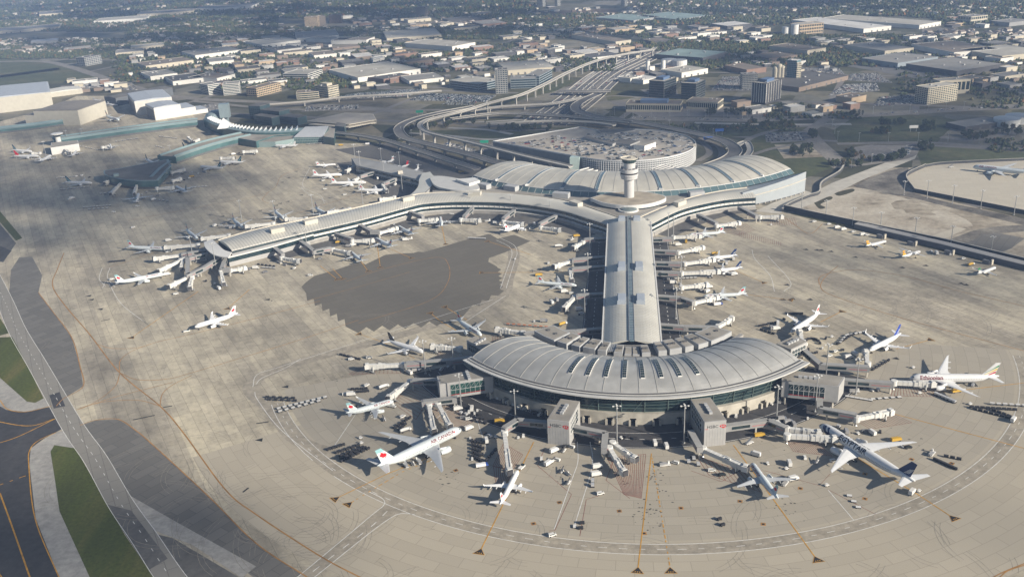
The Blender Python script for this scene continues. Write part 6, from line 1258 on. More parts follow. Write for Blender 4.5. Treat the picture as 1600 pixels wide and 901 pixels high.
L1 = 'black cart in the short train by the longest empty bridge'; row(BC, (533, 555), (561, 562), 6, L1, 'cart train by the longest bridge')
L1 = 'black cart in the pair of rows behind the small maple leaf jet'; row(BC, (551, 609), (572, 608), 4, L1, 'carts behind the small jet'); row(BC, (556, 613.5), (574, 612), 4, L1, 'carts behind the small jet')
L1 = 'black cart in the dark block left of the largest jet tail'; g1 = 'dark block of carts by the largest jet'
for k, (a, b, n) in enumerate((((514, 703), (536, 696), 4), ((527, 708), (559, 697), 5), ((533, 713), (566, 700), 5), ((534, 717), (570, 701), 6), ((535, 721), (575, 702), 6))): row(BC, a, b, n, L1, g1)
L1 = 'black cart between the small and the largest maple leaf jets'; row(BC, (617, 669), (640, 654), 5, L1, 'carts between two maple leaf jets'); row(BC, (624, 672), (633, 664), 3, L1, 'carts between two maple leaf jets')
L1 = 'black cart in the fan shaped block right of the largest jet'; g1 = 'fan block of carts'
for k in range(5): row(BC, (738 + k * 4.6, 690 + k * .6), (739 + k * 3.4, 713 + k * 2), 5 if k < 4 else 4, L1, g1)
row(BC, (760, 720), (774, 704), 4, L1, g1)
L1 = 'black cart in the curved train near the right horn maple leaf jet'; g1 = 'curved cart train by the right horn'
for i in range(9): a = math.radians(20 + i * 22); veh(BC, (1268 + 14 * math.cos(a) , 541 - 11 * math.sin(a)), a + 1.2, L1, g1)
L1 = 'white cart in the bent train behind the royal blue finned jet'; row(WC, (1313, 536), (1322, 526), 4, L1, 'bent train of white carts'); row(WC, (1324, 525), (1350, 520), 5, L1, 'bent train of white carts')
L1 = 'black cart in the train beside the bent white one'; row(BC, (1309, 538), (1336, 521), 7, L1, 'black train by the bent white one')
L1 = 'black cart in the slanting train below the royal blue finned jet'; row(BC, (1364, 578), (1388, 564), 6, L1, 'train below the royal blue jet')
L1 = 'black cart in the long crossing trains at the right edge'; g1 = 'crossing trains at the right edge'; row(BC, (1518, 637), (1585, 641), 9, L1, g1); row(BC, (1523, 640), (1582, 655), 8, L1, g1); row(BC, (1553, 642), (1584, 654), 5, L1, g1)
L1 = 'white container dolly in the train leaving the right edge'; row(WC, (1550, 632), (1600, 635), 6, L1, 'white train at the right edge')
L1 = 'flat white cargo dolly in the line below the striped tail bridge'; g1 = 'flat dollies by the striped tail bridge'; row('flat_dolly', (1324, 620), (1360, 626), 6, L1, g1); row('flat_dolly', (1364, 624), (1405, 621), 5, L1, g1)
L1 = 'flat white cargo dolly, one of three below the black lettered jet'; row('flat_dolly', (1327, 775), (1341, 793), 3, L1, 'three flat dollies below the lettered jet', turn=1.2)
L1 = 'alloy cargo container in the row under the striped tail jet wing'; row('container', (1462, 617), (1490, 629), 6, L1, 'containers under the striped tail jet')
L1 = 'dark cart in the row right of the black lettered jet fin'; row(BC, (1461, 719), (1492, 733), 6, L1, 'carts right of the lettered jet'); row(BC, (1478, 714), (1498, 718), 3, L1, 'carts right of the lettered jet')
L1 = 'orange topped cart in the line behind the left horn of the crescent'; row('orange_cart', (794, 508), (862, 513), 9, L1, 'orange carts behind the left horn')
L1 = 'dark cart in the loose group behind the right horn'; g1 = 'loose carts behind the right horn'; row(BC, (1188, 510), (1212, 505), 5, L1, g1); row(BC, (1190, 516), (1208, 522), 4, L1, g1); row(BC, (1232, 491), (1252, 491), 5, L1, g1)
L1 = 'dark cart in the heap in front of the pier tip'; g1 = 'carts in front of the pier tip'; row(BC, (404, 414), (428, 417), 5, L1, g1); row(WC, (412, 419), (428, 420), 4, L1, g1)
L1 = 'white cart in the dashed train on the dark resurfaced apron'; row(WC, (733, 373), (757, 374), 8, L1, 'train on the resurfaced apron')
L1 = 'black cart in the dark patch left of the pier tip'; row(BC, (172, 410), (194, 408), 6, L1, 'carts left of the pier tip')
L1 = 'dark cart in the row beside the pale blue jet on the far stem side'; row(BC, (1065, 361), (1083, 361), 6, L1, 'carts by the far stem jet')
L1 = 'white cart in the group right of the navy finned jets'; row(WC, (1050, 437), (1086, 435), 7, L1, 'carts right of the navy finned jets')
L1 = 'cart in the pale trains round the fan shaped pier end'; g1 = 'trains by the fan pier end'
for a, b, n in (((96, 297), (138, 293), 9), ((132, 325), (172, 322), 9), ((140, 328), (168, 326), 5), ((243, 313), (262, 315), 4), ((158, 304), (170, 302), 3), ((300, 294), (322, 292), 5), ((90, 279), (115, 277), 6), ((250, 289), (268, 286), 4)): row(WC, a, b, n, L1, g1, .3)
L1 = 'service cart along the near side of the teal and white pier'; g1 = 'carts by the teal and white pier'
for a, b, n in (((126, 229), (152, 235), 7), ((182, 222), (214, 217), 8), ((244, 229), (256, 232), 4), ((480, 226), (520, 224), 12), ((250, 214), (275, 217), 8)): row(WC, a, b, n, L1, g1, .5)
# single vehicles
for kd, px, an, lb in (('pickup', (863, 837), .35, 'white pickup truck driving on the round road, nearest the bottom edge'), ('blue_truck', (753.5, 729), .2, 'blue bus with a white roof by the fan block of carts'), ('white_tanker', (634, 674), .5, 'white tanker truck behind the largest jet'), ('tug', (735, 686), 1.6, 'white baggage tug at the top of the fan block of carts'), ('tug', (738, 718), 1.6, 'white baggage tug at the bottom of the fan block of carts'), ('tug', (565, 693), .6, 'white tug pair leader above the dark cart block'), ('yellow_truck', (781, 660), .1, 'ochre truck beside the walkway left of the lettered lobby'),
 ('pushback', (815, 731), 1.0, 'white pushback tug at the nose of the slim white jet'), ('truck', (733, 671), .6, 'white truck under the nose of the largest jet'), ('truck', (612, 636), -.4, 'catering truck lifted at the small maple leaf jet'), ('van', (577, 560), .1, 'white van at the end of the long empty bridge'), ('van', (549, 562), .3, 'white van behind the short black cart train'), ('truck', (549, 618), .1, 'white truck by the carts behind the small jet'), ('van', (540, 617), .1, 'cream van beside the small jet fin'), ('van', (573, 603), .8, 'white van on the open apron above the small jet'), ('pickup', (629, 652), .8, 'white car between small jet and bridges'),
 ('white_tanker', (600, 606), .6, 'white bent hose truck near the bridge to the small jet'), ('belt_loader', (600, 656), 1.9, 'belt loader under the small maple leaf jet'), ('stairs', (634, 728), 2.0, 'stair truck under the rear of the largest jet'), ('belt_loader', (645, 725), 2.0, 'belt loader under the belly of the largest jet'), ('loader', (655, 722), 2.0, 'cargo loader beside the belly of the largest jet'), ('tug', (564, 676 + 9), .3, 'white tug near the far wing tip of the largest jet'),
 ('belt_loader', (878, 737), 1.1, 'belt loader, left of four in front of the left lobby'), ('belt_loader', (887, 741), 2.2, 'belt loader, middle of four in front of the left lobby'), ('belt_loader', (888, 755), 1.1, 'belt loader, lowest of four in front of the left lobby'), ('belt_loader', (881, 705), 1.1, 'belt loader close under the left lobby wall'), ('van', (846, 718), 1.5, 'white van in the loose cluster in front of the left lobby'), ('truck', (857, 726), .8, 'white truck in the loose cluster in front of the left lobby'), ('belt_loader', (862, 722), .8, 'belt loader in the loose cluster in front of the left lobby'), ('van', (870, 719.5), 2.6, 'white van right of the loose cluster by the left lobby'), ('truck', (866, 706), .6, 'white truck right under the left lobby'), ('dark_car', (883, 699), .2, 'dark pickup close to the left lobby corner'), ('van', (893, 699), 2.5, 'grey van close to the left lobby corner'),
 ('truck', (932, 743), .2, 'truck with dark load below the two empty bridges'), ('truck', (934, 731), .2, 'white truck below the walkway between the lobbies'), ('container', (926, 753), 1.5, 'cargo container, upper of two beside the striped ground'), ('container', (926, 760), 1.5, 'cargo container, lower of two beside the striped ground'), ('pickup', (938, 772), .3, 'white pickup beside the red hatched triangle'), ('flat_dolly', (898, 823), 1.5, 'white flat dolly beside the two black trailers'), ('black_cart', (909.5, 818), 0, 'black trailer, upper of a pair low in the middle'), ('black_cart', (907.5, 826), 0, 'black trailer, lower of a pair low in the middle'), ('black_cart', (1124, 812), .4, 'black trailer, upper of a pair right of the centre line'), ('black_cart', (1129, 821), .4, 'black trailer, lower of a pair right of the centre line'),
 ('truck', (1023, 694), 1.6, 'white box truck at the edge of the dark road in the middle'), ('truck', (1041, 699), 1.6, 'dark fronted truck right of the white box truck'), ('loader', (1039, 727), .1, 'cargo loader right of the centre line'), ('van', (1055, 724), 2.6, 'white van beside the cargo loader'), ('container', (1076, 723), 1.5, 'container left in the dark cluster by the right lobby'), ('container', (1084, 718), 1.5, 'container upper in the dark cluster by the right lobby'), ('container', (1091, 727), 1.5, 'container right in the dark cluster by the right lobby'), ('black_cart', (1080, 714), 1.2, 'dark cart in the cluster by the right lobby'), ('van', (1112, 736), 0, 'white van below the bridge of the right lobby'), ('dark_car', (1128, 743), .2, 'dark car below the bridge of the right lobby'), ('stairs', (1171, 693), .5, 'black and white truck above the pale blue jet nose'), ('truck', (1180, 712), 2.5, 'white truck right of the pale blue jet nose'), ('tug', (1199, 725), 1.8, 'white tug above the wing of the pale blue jet'),
 ('yellow_truck', (1187, 682), .1, 'yellow machine truck behind the walkway right of the right lobby'), ('van', (1257, 716), 1.5, 'white van casting a long shadow left of the lettered jet'), ('belt_loader', (1276, 722), 1.0, 'belt loader left of the lettered jet wing'), ('truck', (1233, 726), 1.5, 'orange striped truck right of the pale blue jet'), ('tug', (1229, 733), .4, 'white tug right of the pale blue jet'), ('van', (1302, 721), .2, 'grey van between engine and wing of the lettered jet'), ('tug', (1292, 759), .3, 'cream tug alone below the lettered jet wing'), ('loader', (1227, 756), .9, 'loader under the tail of the pale blue jet'), ('truck', (1240, 750), .3, 'white truck at the wing tip of the pale blue jet'), ('yellow_truck', (1400, 689), .2, 'yellow truck behind the far wing of the lettered jet'), ('dark_car', (1419, 700), .2, 'dark vehicle under the far wing tip of the lettered jet'), ('loader', (1456, 710), .8, 'white rack of bars right of the lettered jet'), ('truck', (1425, 771), .8, 'white tractor below the navy fin'), ('tug', (1436, 768), .6, 'red and white tug below the navy fin'),
 ('van', (1296, 557), .4, 'white van left of the royal blue finned jet'), ('pickup', (1305, 550), .6, 'white pickup left of the royal blue finned jet'), ('truck', (1213, 515), .2, 'white flat truck left of the right horn maple leaf jet'), ('truck', (1326, 560), .2, 'truck by the nose of the royal blue finned jet'), ('tug', (1437, 615), .1, 'red and white tug below the striped tail bridge'), ('tug', (1516, 632), .3, 'red and white tug at the head of the crossing trains'), ('tug', (1427, 575), .5, 'white tug behind the striped tail jet nose'), ('yellow_truck', (1494, 613), .2, 'orange machine under the striped tail jet wing'), ('truck', (1583, 658), .8, 'flat truck with stacked load at the right edge'), ('stairs', (1520, 602), 1.0, 'dark stair truck under the striped tail jet'),
 ('yellow_tanker', (879.5, 508), .6, 'yellow tanker truck behind the left roof boxes'), ('truck', (905, 485), .2, 'white truck by the lowest walkway left of the stem'), ('van', (908, 491), .3, 'grey van by the lowest walkway left of the stem'), ('yellow_truck', (901, 370), .2, 'yellow loader truck in the angle by the stem'), ('white_tanker', (873, 386), .1, 'white tank trailer left of the stem'), ('tug', (805, 406), 1.2, 'dark tug on the stand road by the resurfaced apron'), ('yellow_truck', (842, 431), .2, 'yellow topped truck behind the jet left of the stem'), ('van', (893, 459), .3, 'white van under the fourth left stem walkway'), ('truck', (882, 457), .2, 'white truck under the jet left of the stem'), ('yellow_tanker', (1118, 398), .1, 'yellow tanker right of the stem at the navy finned jet'), ('yellow_truck', (1072, 379), 1.4, 'yellow lift truck right of the stem'), ('truck', (1060, 384), .1, 'white truck beside the yellow lift truck'), ('truck', (1147, 430), .3, 'white truck under the nearer navy finned jet'), ('flat_dolly', (1110, 434), .1, 'flat trailer right of the nearer navy finned jet'), ('blue_truck', (1122, 477), .2, 'blue truck below the nearest right stem jet'), ('truck', (1105, 457), .8, 'white truck by the nearest right stem bridge'), ('container', (1096, 456), .4, 'container by the nearest right stem bridge'),
 ('yellow_tanker', (530, 380.5), .2, 'yellow tanker on the near side of the long pier'), ('yellow_truck', (597, 351), .2, 'small yellow truck under the long pier'), ('van', (485, 431), .1, 'white van at the corner of the resurfaced apron'), ('pickup', (460, 420), 1.2, 'white pickup below the first near side bridge'), ('van', (175, 437), .7, 'white pickup on the stand road left of the pier tip'), ('pushback', (292, 518), .4, 'white pushback tug at the nose of the jet on the open apron'), ('van', (275, 460), .5, 'white car below the pier tip bridges'), ('truck', (262, 430), .4, 'white truck at the nose of the long white jet by the pier tip'), ('pushback', (263, 394), .4, 'white tug by the farthest left pale blue jet'), ('truck', (264, 377), .3, 'white service truck behind the farthest left jet'), ('van', (208, 356), .7, 'white van alone on the far apron road'), ('yellow_truck', (300, 277), .2, 'yellow truck right of the fan pier end'), ('van', (109, 312), .9, 'white van on the apron left of the fan'), ('truck', (113, 311), .6, 'white truck beside the van left of the fan'), ('van', (178, 332), .1, 'white car below the carts by the fan'), ('van', (215, 323), .2, 'white van below the jet with spread wings'), ('truck', (213, 317), .2, 'truck below the jet with spread wings'), ('van', (505, 283), .5, 'white car between the north pier jets and the open apron'), ('yellow_truck', (527, 277), .2, 'red orange fuel truck under the farthest north pier jet'), ('van', (539, 305), .4, 'white car near the empty north pier bridge'), ('van', (508, 296), .3, 'white and red car on the apron left of the north pier jets'), ('yellow_truck', (533, 228), .1, 'yellow bus by the teal terminal hall'), ('yellow_truck', (721, 270), .2, 'yellow truck behind the round lounge'), ('blue_truck', (575, 226), .1, 'long pale trailer on the edge of the dark apron'),
 ('yellow_tanker', (1517, 415), .5, 'orange tanker by the long low shed'), ('van', (1505, 405), .3, 'white van left of the orange tanker'), ('truck', (1463, 397), 1.4, 'white truck right of the orange finned turboprop'), ('van', (1455, 394), 1.4, 'white van right of the orange finned turboprop'), ('van', (1484, 398), 1.4, 'white van at the second shed porch'), ('truck', (1308, 357), .3, 'white truck, first from left along the retaining wall'), ('van', (1295, 351), .3, 'white van along the retaining wall'), ('truck', (1318, 360), .3, 'white truck, second along the retaining wall'), ('van', (1333, 363), .3, 'white van near the start of the shed'), ('truck', (1348, 368), .3, 'white truck near the start of the shed'), ('van', (1355, 368), .3, 'white car near the start of the shed'), ('van', (1272, 347), .3, 'white car near the left end of the retaining wall'), ('stairs', (1486, 262), .1, 'white stair truck near the jet on the pale pad'), ('tug', (1205, 352), .3, 'tug right of the right east wing bridge')):
    veh(kd, px, an, lb)
KN = dict(van='white van', grey_van='grey van', dark_car='black car', truck='white box truck', grey_truck='grey box truck', container='alloy cargo container', tug='white tug', black_cart='black baggage cart', white_cart='white baggage cart', loader='flat cargo loader', belt_loader='belt loader', yellow_truck='yellow truck')
def crowd(kinds, pts, label, group):
    got = sorted((random.choice(list(kinds) + ['grey_van', 'grey_truck', 'black_cart', 'tug']), px) for px in pts); seen = {}; tot = {}
    for kd, px in got: tot[kd] = tot.get(kd, 0) + 1
    rest = label.split(' ', 1)[1] if label.split()[0] in ('vehicle', 'car') else label.split(' ', 2)[2]
    for kd, px in got:
        i = seen[kd] = seen.get(kd, 0) + 1
        veh(kd, px, random.choice([0, .3, 1.2, 1.6, 2.4]), f'{KN[kd]} {rest}' + ('' if tot[kd] == 1 else f', {ORD[i - 1]} from left'), group, .3)
crowd(['van', 'truck', 'container', 'tug', 'black_cart'], [(712 + i * 8.5 + j * 4, 634 + j * 6.5 + i * 2.1) for i in range(5) for j in range(4)], 'vehicle in the tight parking block under the left raised lobby', 'parking block under the left raised lobby')
crowd(['dark_car', 'van', 'van'], [(770 + i * 8.2, 618 + i * 4.3 - .012 * i * i * 8) for i in range(11)], 'car parked along the shaded wall under the left of the crescent', 'cars along the crescent wall')
crowd(['van', 'truck', 'tug', 'loader', 'yellow_truck'], [(736, 590), (742, 576), (690, 578), (650, 580), (700, 574), (672, 578), (660, 575), (640, 584)], 'vehicle standing under the long grey walkway left of the crescent', 'vehicles under the left walkway')
crowd(['truck', 'van', 'container', 'loader', 'black_cart'], [(1335, 612), (1345, 607), (1355, 606), (1362, 611), (1300, 602), (1330, 600), (1372, 611), (1383, 605)], 'vehicle standing under the walkway to the striped tail jet', 'vehicles under the right walkway')
crowd(['truck', 'van', 'loader', 'container', 'tug'], [(1208, 660), (1215, 664), (1222, 656), (1232, 661), (1240, 665), (1262, 655), (1310, 668), (1322, 676), (1340, 678), (1352, 675), (1362, 678), (1375, 676)], 'vehicle in the busy strip behind the lettered jet nose', 'vehicles behind the lettered jet nose')
crowd(['truck', 'van', 'loader', 'tug', 'belt_loader'], [(970, 685), (980, 684), (992, 686), (1165, 640), (1150, 651), (1205, 632), (1218, 627), (947, 690), (810, 685), (818, 682), (757, 678), (765, 682), (775, 684), (760, 690)], 'service vehicle near the foot of the crescent road', 'vehicles by the crescent road')
crowd(['truck', 'van', 'container', 'black_cart', 'loader'], [(1263, 547), (1275, 552), (1285, 545), (1290, 530), (1300, 527), (1225, 500), (1215, 507), (1205, 514), (1247, 532), (1255, 540), (1335, 555), (1316, 548)], 'vehicle in the scattered group right of the right horn', 'scattered vehicles by the right horn')
crowd(['truck', 'van', 'tug', 'container', 'loader'], [(900, 388), (893, 375), (868, 419), (857, 412), (845, 422), (893, 468), (915, 478), (905, 492), (870, 470), (862, 474), (835, 503), (850, 503), (1052, 443), (1062, 445), (1108, 450), (1063, 397), (1045, 437), (1135, 413), (1146, 406), (1128, 470)], 'vehicle standing along the stem of the pier', 'vehicles along the stem')
crowd(['truck', 'van', 'tug', 'container', 'loader'], [(505, 398), (500, 395), (545, 386), (552, 384), (560, 384), (630, 373), (634, 376), (640, 374), (616, 352), (655, 353), (500, 405), (445, 415), (437, 411), (390, 421), (400, 420), (372, 424), (415, 426), (700, 349), (762, 346), (775, 350), (830, 358), (835, 352), (820, 360), (706, 335), (716, 333), (820, 336), (830, 338), (545, 360), (520, 371), (300, 438), (310, 432), (322, 440), (336, 444), (342, 452), (318, 408), (308, 410), (362, 424)], 'vehicle standing along the near side of the long pier', 'vehicles along the long pier')
crowd(['truck', 'van', 'tug', 'container'], [(350, 350), (336, 354), (345, 353), (362, 357), (530, 267), (545, 263), (528, 262), (560, 295), (553, 289), (590, 280), (580, 275), (610, 293), (618, 290), (540, 290), (577, 302), (600, 303), (546, 286), (520, 331), (528, 329), (536, 327), (498, 333)], 'vehicle beyond the long pier or by the north pier', 'vehicles on the far side')
crowd(['truck', 'van', 'tug', 'white_cart'], [(288, 282), (296, 279), (280, 285), (276, 283), (310, 272), (320, 270), (290, 270), (300, 270), (98, 278), (120, 276), (128, 275), (140, 278), (222, 305), (230, 301), (246, 307), (250, 304), (240, 313), (340, 262), (352, 257), (365, 242), (374, 240)], 'vehicle among the stands of the teal terminal', 'vehicles round the teal terminal')
for o_ in list(VP): pass

# ------------------------------------------------------------------ light masts
mp = bpy.data.objects.new('light_mast', None); COL.objects.link(mp)
m = MB(); m.lathe((0, 0, 0), [(.9, 0), (.9, .8), (.45, .81), (.30, 26)], 8); m.build('pole', STEEL, mp)
m = MB(); m.beam((-2.2, 0, 26), (2.2, 0, 26), .25, .25); m.beam((0, -2.2, 26), (0, 2.2, 26), .25, .25)
for s in (-1, 1): m.box((s * 2.2, 0, 25.7), (1.0, .8, .5), 0, 1); m.box((0, s * 2.2, 25.7), (.8, 1.0, .5), 0, 1)
m.box((0, 0, 26), (.8, .8, .9), 0, 1); m.build('lamp_head', [STEEL, WHITE], mp)
first = True
def mast(px, label, scale=1.0, group='tall apron light masts'):
    global first
    p = G(px) + Vector((0, 0, .05))
    if first: first = False; o = mp; o.location = p; o.scale = (1, 1, scale)
    else: o = dup(mp, p, 0, scale=(1, 1, scale))
    tag(o, label, 'light mast', group)
for px, s, lb in (((805.5, 655), .8, 'tall light mast in front of the shaded left wall of the crescent'), ((964, 692), 1, 'tall light mast at the road edge between the lobbies, left one'), ((1068.5, 692), 1, 'tall light mast at the road edge beside the right lobby'), ((1273.5, 643), 1, 'tall light mast in front of the right raised lobby'), ((1290, 592), 1, 'light mast behind the right raised lobby, left of two'), ((1337, 616), 1, 'light mast behind the right raised lobby, right of two'), ((1213, 655), .9, 'light mast on the dark road right of the lobbies'), ((721, 640), 1, 'light mast in front of the left raised lobby'), ((665, 584), 1, 'light mast by the long left walkway'), ((709, 574), .9, 'light mast between the left walkway and the horn'),
 ((914, 500), 1, 'light mast left of the stem, nearest the crescent'), ((919, 440), 1, 'light mast left of the stem, middle'), ((922, 390), 1, 'light mast left of the stem, farthest'), ((1056, 498), 1, 'light mast right of the stem, nearest the crescent'), ((1064, 445), 1, 'light mast right of the stem, middle'), ((1044, 372), 1, 'light mast right of the stem, farther of two'), ((1052, 380), 1, 'light mast right of the stem, nearer of two'), ((303, 409), 1, 'light mast left of the rounded pier canopy'), ((338, 420), 1, 'light mast below the rounded pier canopy'), ((378, 345), .9, 'light mast beside the middle far side jet'), ((431, 350), 1, 'light mast beside the third far side jet'), ((490, 336), .9, 'light mast beyond the pier roof, centre left'), ((567, 318), .9, 'light mast beyond the pier roof near the north pier'),
 ((564, 271), 1.1, 'light mast at the head of the north pier, right one'), ((556, 259), 1.1, 'light mast at the head of the north pier, left one'), ((596.5, 256), .8, 'light mast among the turboprops, left one'), ((625, 262), .8, 'light mast among the turboprops, right one'), ((601, 281), .9, 'light mast in the shade beside the north pier'), ((629, 299), .9, 'light mast beside the S shaped link'), ((736, 330), .8, 'light mast by the walkway under the bend'), ((799, 333), .8, 'light mast by the walkway right of the bend'), ((860, 342), .8, 'light mast in the angle between pier and stem'), ((480, 388), .8, 'light mast by the near side of the long pier'),
 ((1448, 310), .75, 'light mast by the pale pad fence, first from left'), ((1488, 318), .75, 'light mast by the pale pad fence, second from left'), ((1532, 326), .75, 'light mast by the pale pad fence, third from left'), ((1584, 336), .75, 'light mast by the pale pad fence, rightmost'), ((1412, 305), .6, 'light mast at the corner of the pale pad'), ((1429, 371), .75, 'light mast behind the shed roof, left one'), ((1485, 385), .75, 'light mast behind the shed roof, middle one'), ((1548, 395), .6, 'light mast behind the shed roof, right one'), ((1290, 340), .7, 'light mast behind the retaining wall, left one'), ((1332, 352), .7, 'light mast behind the retaining wall, middle one'), ((1375, 360), .7, 'light mast behind the retaining wall, right one'), ((1252, 328), .7, 'light mast by the loading court'),
 ((72, 243), .8, 'light mast by the far left pier head'), ((106, 222), .7, 'light mast behind the far left pier'), ((130, 219), .7, 'light mast behind the teal and white pier'), ((186, 212), .7, 'light mast behind the teal and white pier, right one'), ((268, 247), .7, 'light mast behind the teal pier')):
    mast(px, lb, s)
# ------------------------------------------------------------------ apron sheds, walls and barriers on the right
sh = thing('bus_gate_shed', 'very long low grey shed with small porches along the dark retaining wall', 'shed', G((1470, 385)))
c = [p for p in GP([(1334, 357), (1470, 389), (1620, 427)], 0)]; a = [Vector((p.x, p.y, 5)) for p in c]; n = Vector((-(c[2] - c[0]).y, (c[2] - c[0]).x, 0)).normalized(); b = [p + n * 7.5 + Vector((0, 0, .4)) for p in a]
m = MB(); m.tube([[p, q, q - Vector((0, 0, .5)), p - Vector((0, 0, .5))] for p, q in zip(a, b)][::-1]); part(sh, 'roof', m, mat('shed_roof', (.36, .35, .33), .5, .08, .1))
m = MB(); m.sheet([p + n * .5 - Vector((0, 0, 5)) for p in a], [p + n * .5 - Vector((0, 0, .4)) for p in a]); part(sh, 'wall', m, mat('shed_wall', (.10, .10, .11), .6, .15, .1))
for k, px in enumerate(((1375, 372), (1423, 383), (1481, 397), (1541, 412))):
    p = G(px); m = MB(); m.box((p.x, p.y, 0), (6, 3, 3.6), math.atan2((c[2] - c[0]).y, (c[2] - c[0]).x)); m.box((p.x + 3.5, p.y - 2.6, 0), (1.2, 3, 4.6), math.atan2((c[2] - c[0]).y, (c[2] - c[0]).x), 1); part(sh, 'porch', m, [mat('porch_grey', (.16, .16, .165), .6, .1), CREAM])
rw = thing('retaining_wall', 'dark retaining wall with pale coping between the apron and the bare earth', 'wall', G((1280, 345)))
a = spline(GP([(1217, 331), (1260, 341), (1334, 357)]), 4) + GP([(1470, 386), (1640, 428)]); n_ = offset(a, 8); m = MB(); m.tube([[p, q, q + Vector((0, 0, 6)), p + Vector((0, 0, 6))] for p, q in zip(offset(a, 9.2), offset(a, 8.5))]); part(rw, 'wall', m, mat('dark_wall', (.05, .052, .055), .8, .2, .05))
m = MB(); 
for p, q in zip(n_, n_[1:]): m.beam(p + Vector((0, 0, 6.1)), q + Vector((0, 0, 6.1)), 1.6, .3)
part(rw, 'coping', m, CONC)
def barrier(label, px, h=3, w=.5, m_=None, cop=None):
    P = spline(GP(px), 5); c = P[len(P) // 2]; t = thing('barrier_wall', label, 'wall', (c.x, c.y, 0), group='barrier walls on the right'); m = MB(); m.tube([[p, q, q + Vector((0, 0, h)), p + Vector((0, 0, h))] for p, q in zip(offset(P, -w / 2), offset(P, w / 2))]); part(t, 'wall', m, m_ or mat('dark_wall', (.05, .05, .05)))
    m = MB()
    for p, q in zip(P, P[1:]): m.beam(p + Vector((0, 0, h + .1)), q + Vector((0, 0, h + .1)), w + .5, .2)
    part(t, 'coping', m, cop or CONC)
barrier('dark blast wall along the near edge of the pale pad', [(1429, 300), (1600, 334), (1700, 356)], 4); barrier('dark blast wall at the left corner of the pale pad', [(1429, 300), (1416, 277), (1446, 261)], 4); barrier('low pale wall along the far edge of the pale pad', [(1446, 261), (1480, 256.5), (1600, 251), (1700, 249)], 3)
barrier('dark S curved ramp wall between the hall and the bare earth', [(1222, 331), (1232, 322), (1262, 309), (1280, 303), (1284, 288), (1310, 272), (1318, 262)], 3.5, 1.2)
# ------------------------------------------------------------------ highways and flyovers
DECK = mat('deck_concrete', (.33, .32, .295), .85, .12, .06); BARR = mat('barrier_concrete', (.38, .365, .33), .8, .08, .1); DECKD = mat('deck_asphalt', (.12, .118, .115), .9, .15, .05)
SHADEC = mat('pier_concrete', (.40, .385, .35), .85, .1, .1)
def viaduct(label, px, w, z, deck=DECKD, span=38, z1=None, n=6, piers=True):
    c = spline([G(p, z if z1 is None else z + (z1 - z) * i / (len(px) - 1)) for i, p in enumerate(px)], n); mid = c[len(c) // 2]
    t = thing('viaduct', label, 'viaduct', (mid.x, mid.y, 0), group='elevated roads by the terminals'); L, R_ = offset(c, w / 2), offset(c, -w / 2); at = t.location
    m = MB(); m.tube([[a, b, b - Vector((0, 0, 1.6)) + (a - b) * .12, a - Vector((0, 0, 1.6)) + (b - a) * .12] for a, b in zip(L, R_)]); m.build('deck', deck, t, at=at)
    for q in (L, R_):
        m = MB()
        for a, b in zip(q, q[1:]): m.beam(a + Vector((0, 0, .45)), b + Vector((0, 0, .45)), .6, 1.1)
        m.build('barrier', BARR, t, at=at)
    if piers:
        k = max(2, int(length(c) / span)); q = resample(c, k)
        for i, p in enumerate(q[1:-1]):
            m = MB(); d = (q[i + 2] - q[i]).normalized(); an = math.atan2(d.y, d.x); m.box((p.x, p.y, 0), (1.8, 2.6 if w < 12 else 4.2, p.z - 2.6), an); m.box((p.x, p.y, p.z - 2.6), (2.0, w * .8, 1.1), an); m.build('pier', SHADEC, t, at=at)
    m = MB(); dashes(m, [p + Vector((0, 0, .03)) for p in c], .3, 0, 4, 8) if False else None
    return c
viaduct('long pale elevated rail track sweeping from the far bend and curling round to the garage', [(1024, 74), (1018, 78), (993, 82), (957, 88.5), (925, 97.5), (886, 114), (851, 132), (815, 148), (780, 157), (758, 163), (730, 172), (687, 182.5), (666, 188), (656, 196), (665, 205), (690, 212), (730, 221), (770, 231), (830, 246), (892, 260)], 8, 15, DECK, 34)
viaduct('wide dark departures ramp bending below the pale track loop', [(745, 166), (722, 170), (679, 178), (643, 188), (624, 199), (627, 211), (640, 218), (672, 226), (701, 233), (744, 244), (778, 254), (840, 262)], 15, 9, DECKD, 40)
viaduct('broad grey flyover crossing in front of the office towers', [(934, 147), (915, 155), (900, 165), (904, 174), (931, 182.5), (975, 188), (1030, 197), (1079, 207), (1114, 215), (1138, 224), (1149, 235), (1138, 247), (1105, 260)], 17, 8, DECKD, 55)
viaduct('straight grey flyover joining the broad one from the left', [(705, 186), (780, 177.5), (869, 181), (930, 186), (985, 191)], 12, 8, DECKD, 50)
viaduct('slim pale overpass below the pale rail track', [(715, 176), (780, 167), (858, 162.5), (895, 156), (912, 152)], 9, 7, DECK, 45)
viaduct('low pale overpass nearest the drum shaped car park', [(760, 194), (851, 189.5), (922, 191), (960, 195.5)], 9, 6, DECK, 40)
viaduct('short dark bridge across the main highway', [(872, 142), (914, 143), (954, 142.5)], 18, 7, DECKD, 60)
viaduct('pale guideway on columns in front of the tan hotel', [(420, 163.5), (482, 158.5), (539, 152), (625, 147), (690, 142)], 7, 8, DECK, 45)
viaduct('low road viaduct from the teal terminal to the departures ramp', [(522, 207), (570, 213), (612, 222), (650, 234), (700, 250), (745, 264)], 11, 8, DECKD, 40)
viaduct('small ramp bridge at the right of the hall', [(1150, 228), (1166, 222), (1172, 236), (1160, 250)], 8, 4, DECK, 40)
def grd(name, px, w, m_, z, n=6): mb = MB(); mb.ribbon(spline(GP(px), n), w, z); return struct(name, mb, m_)
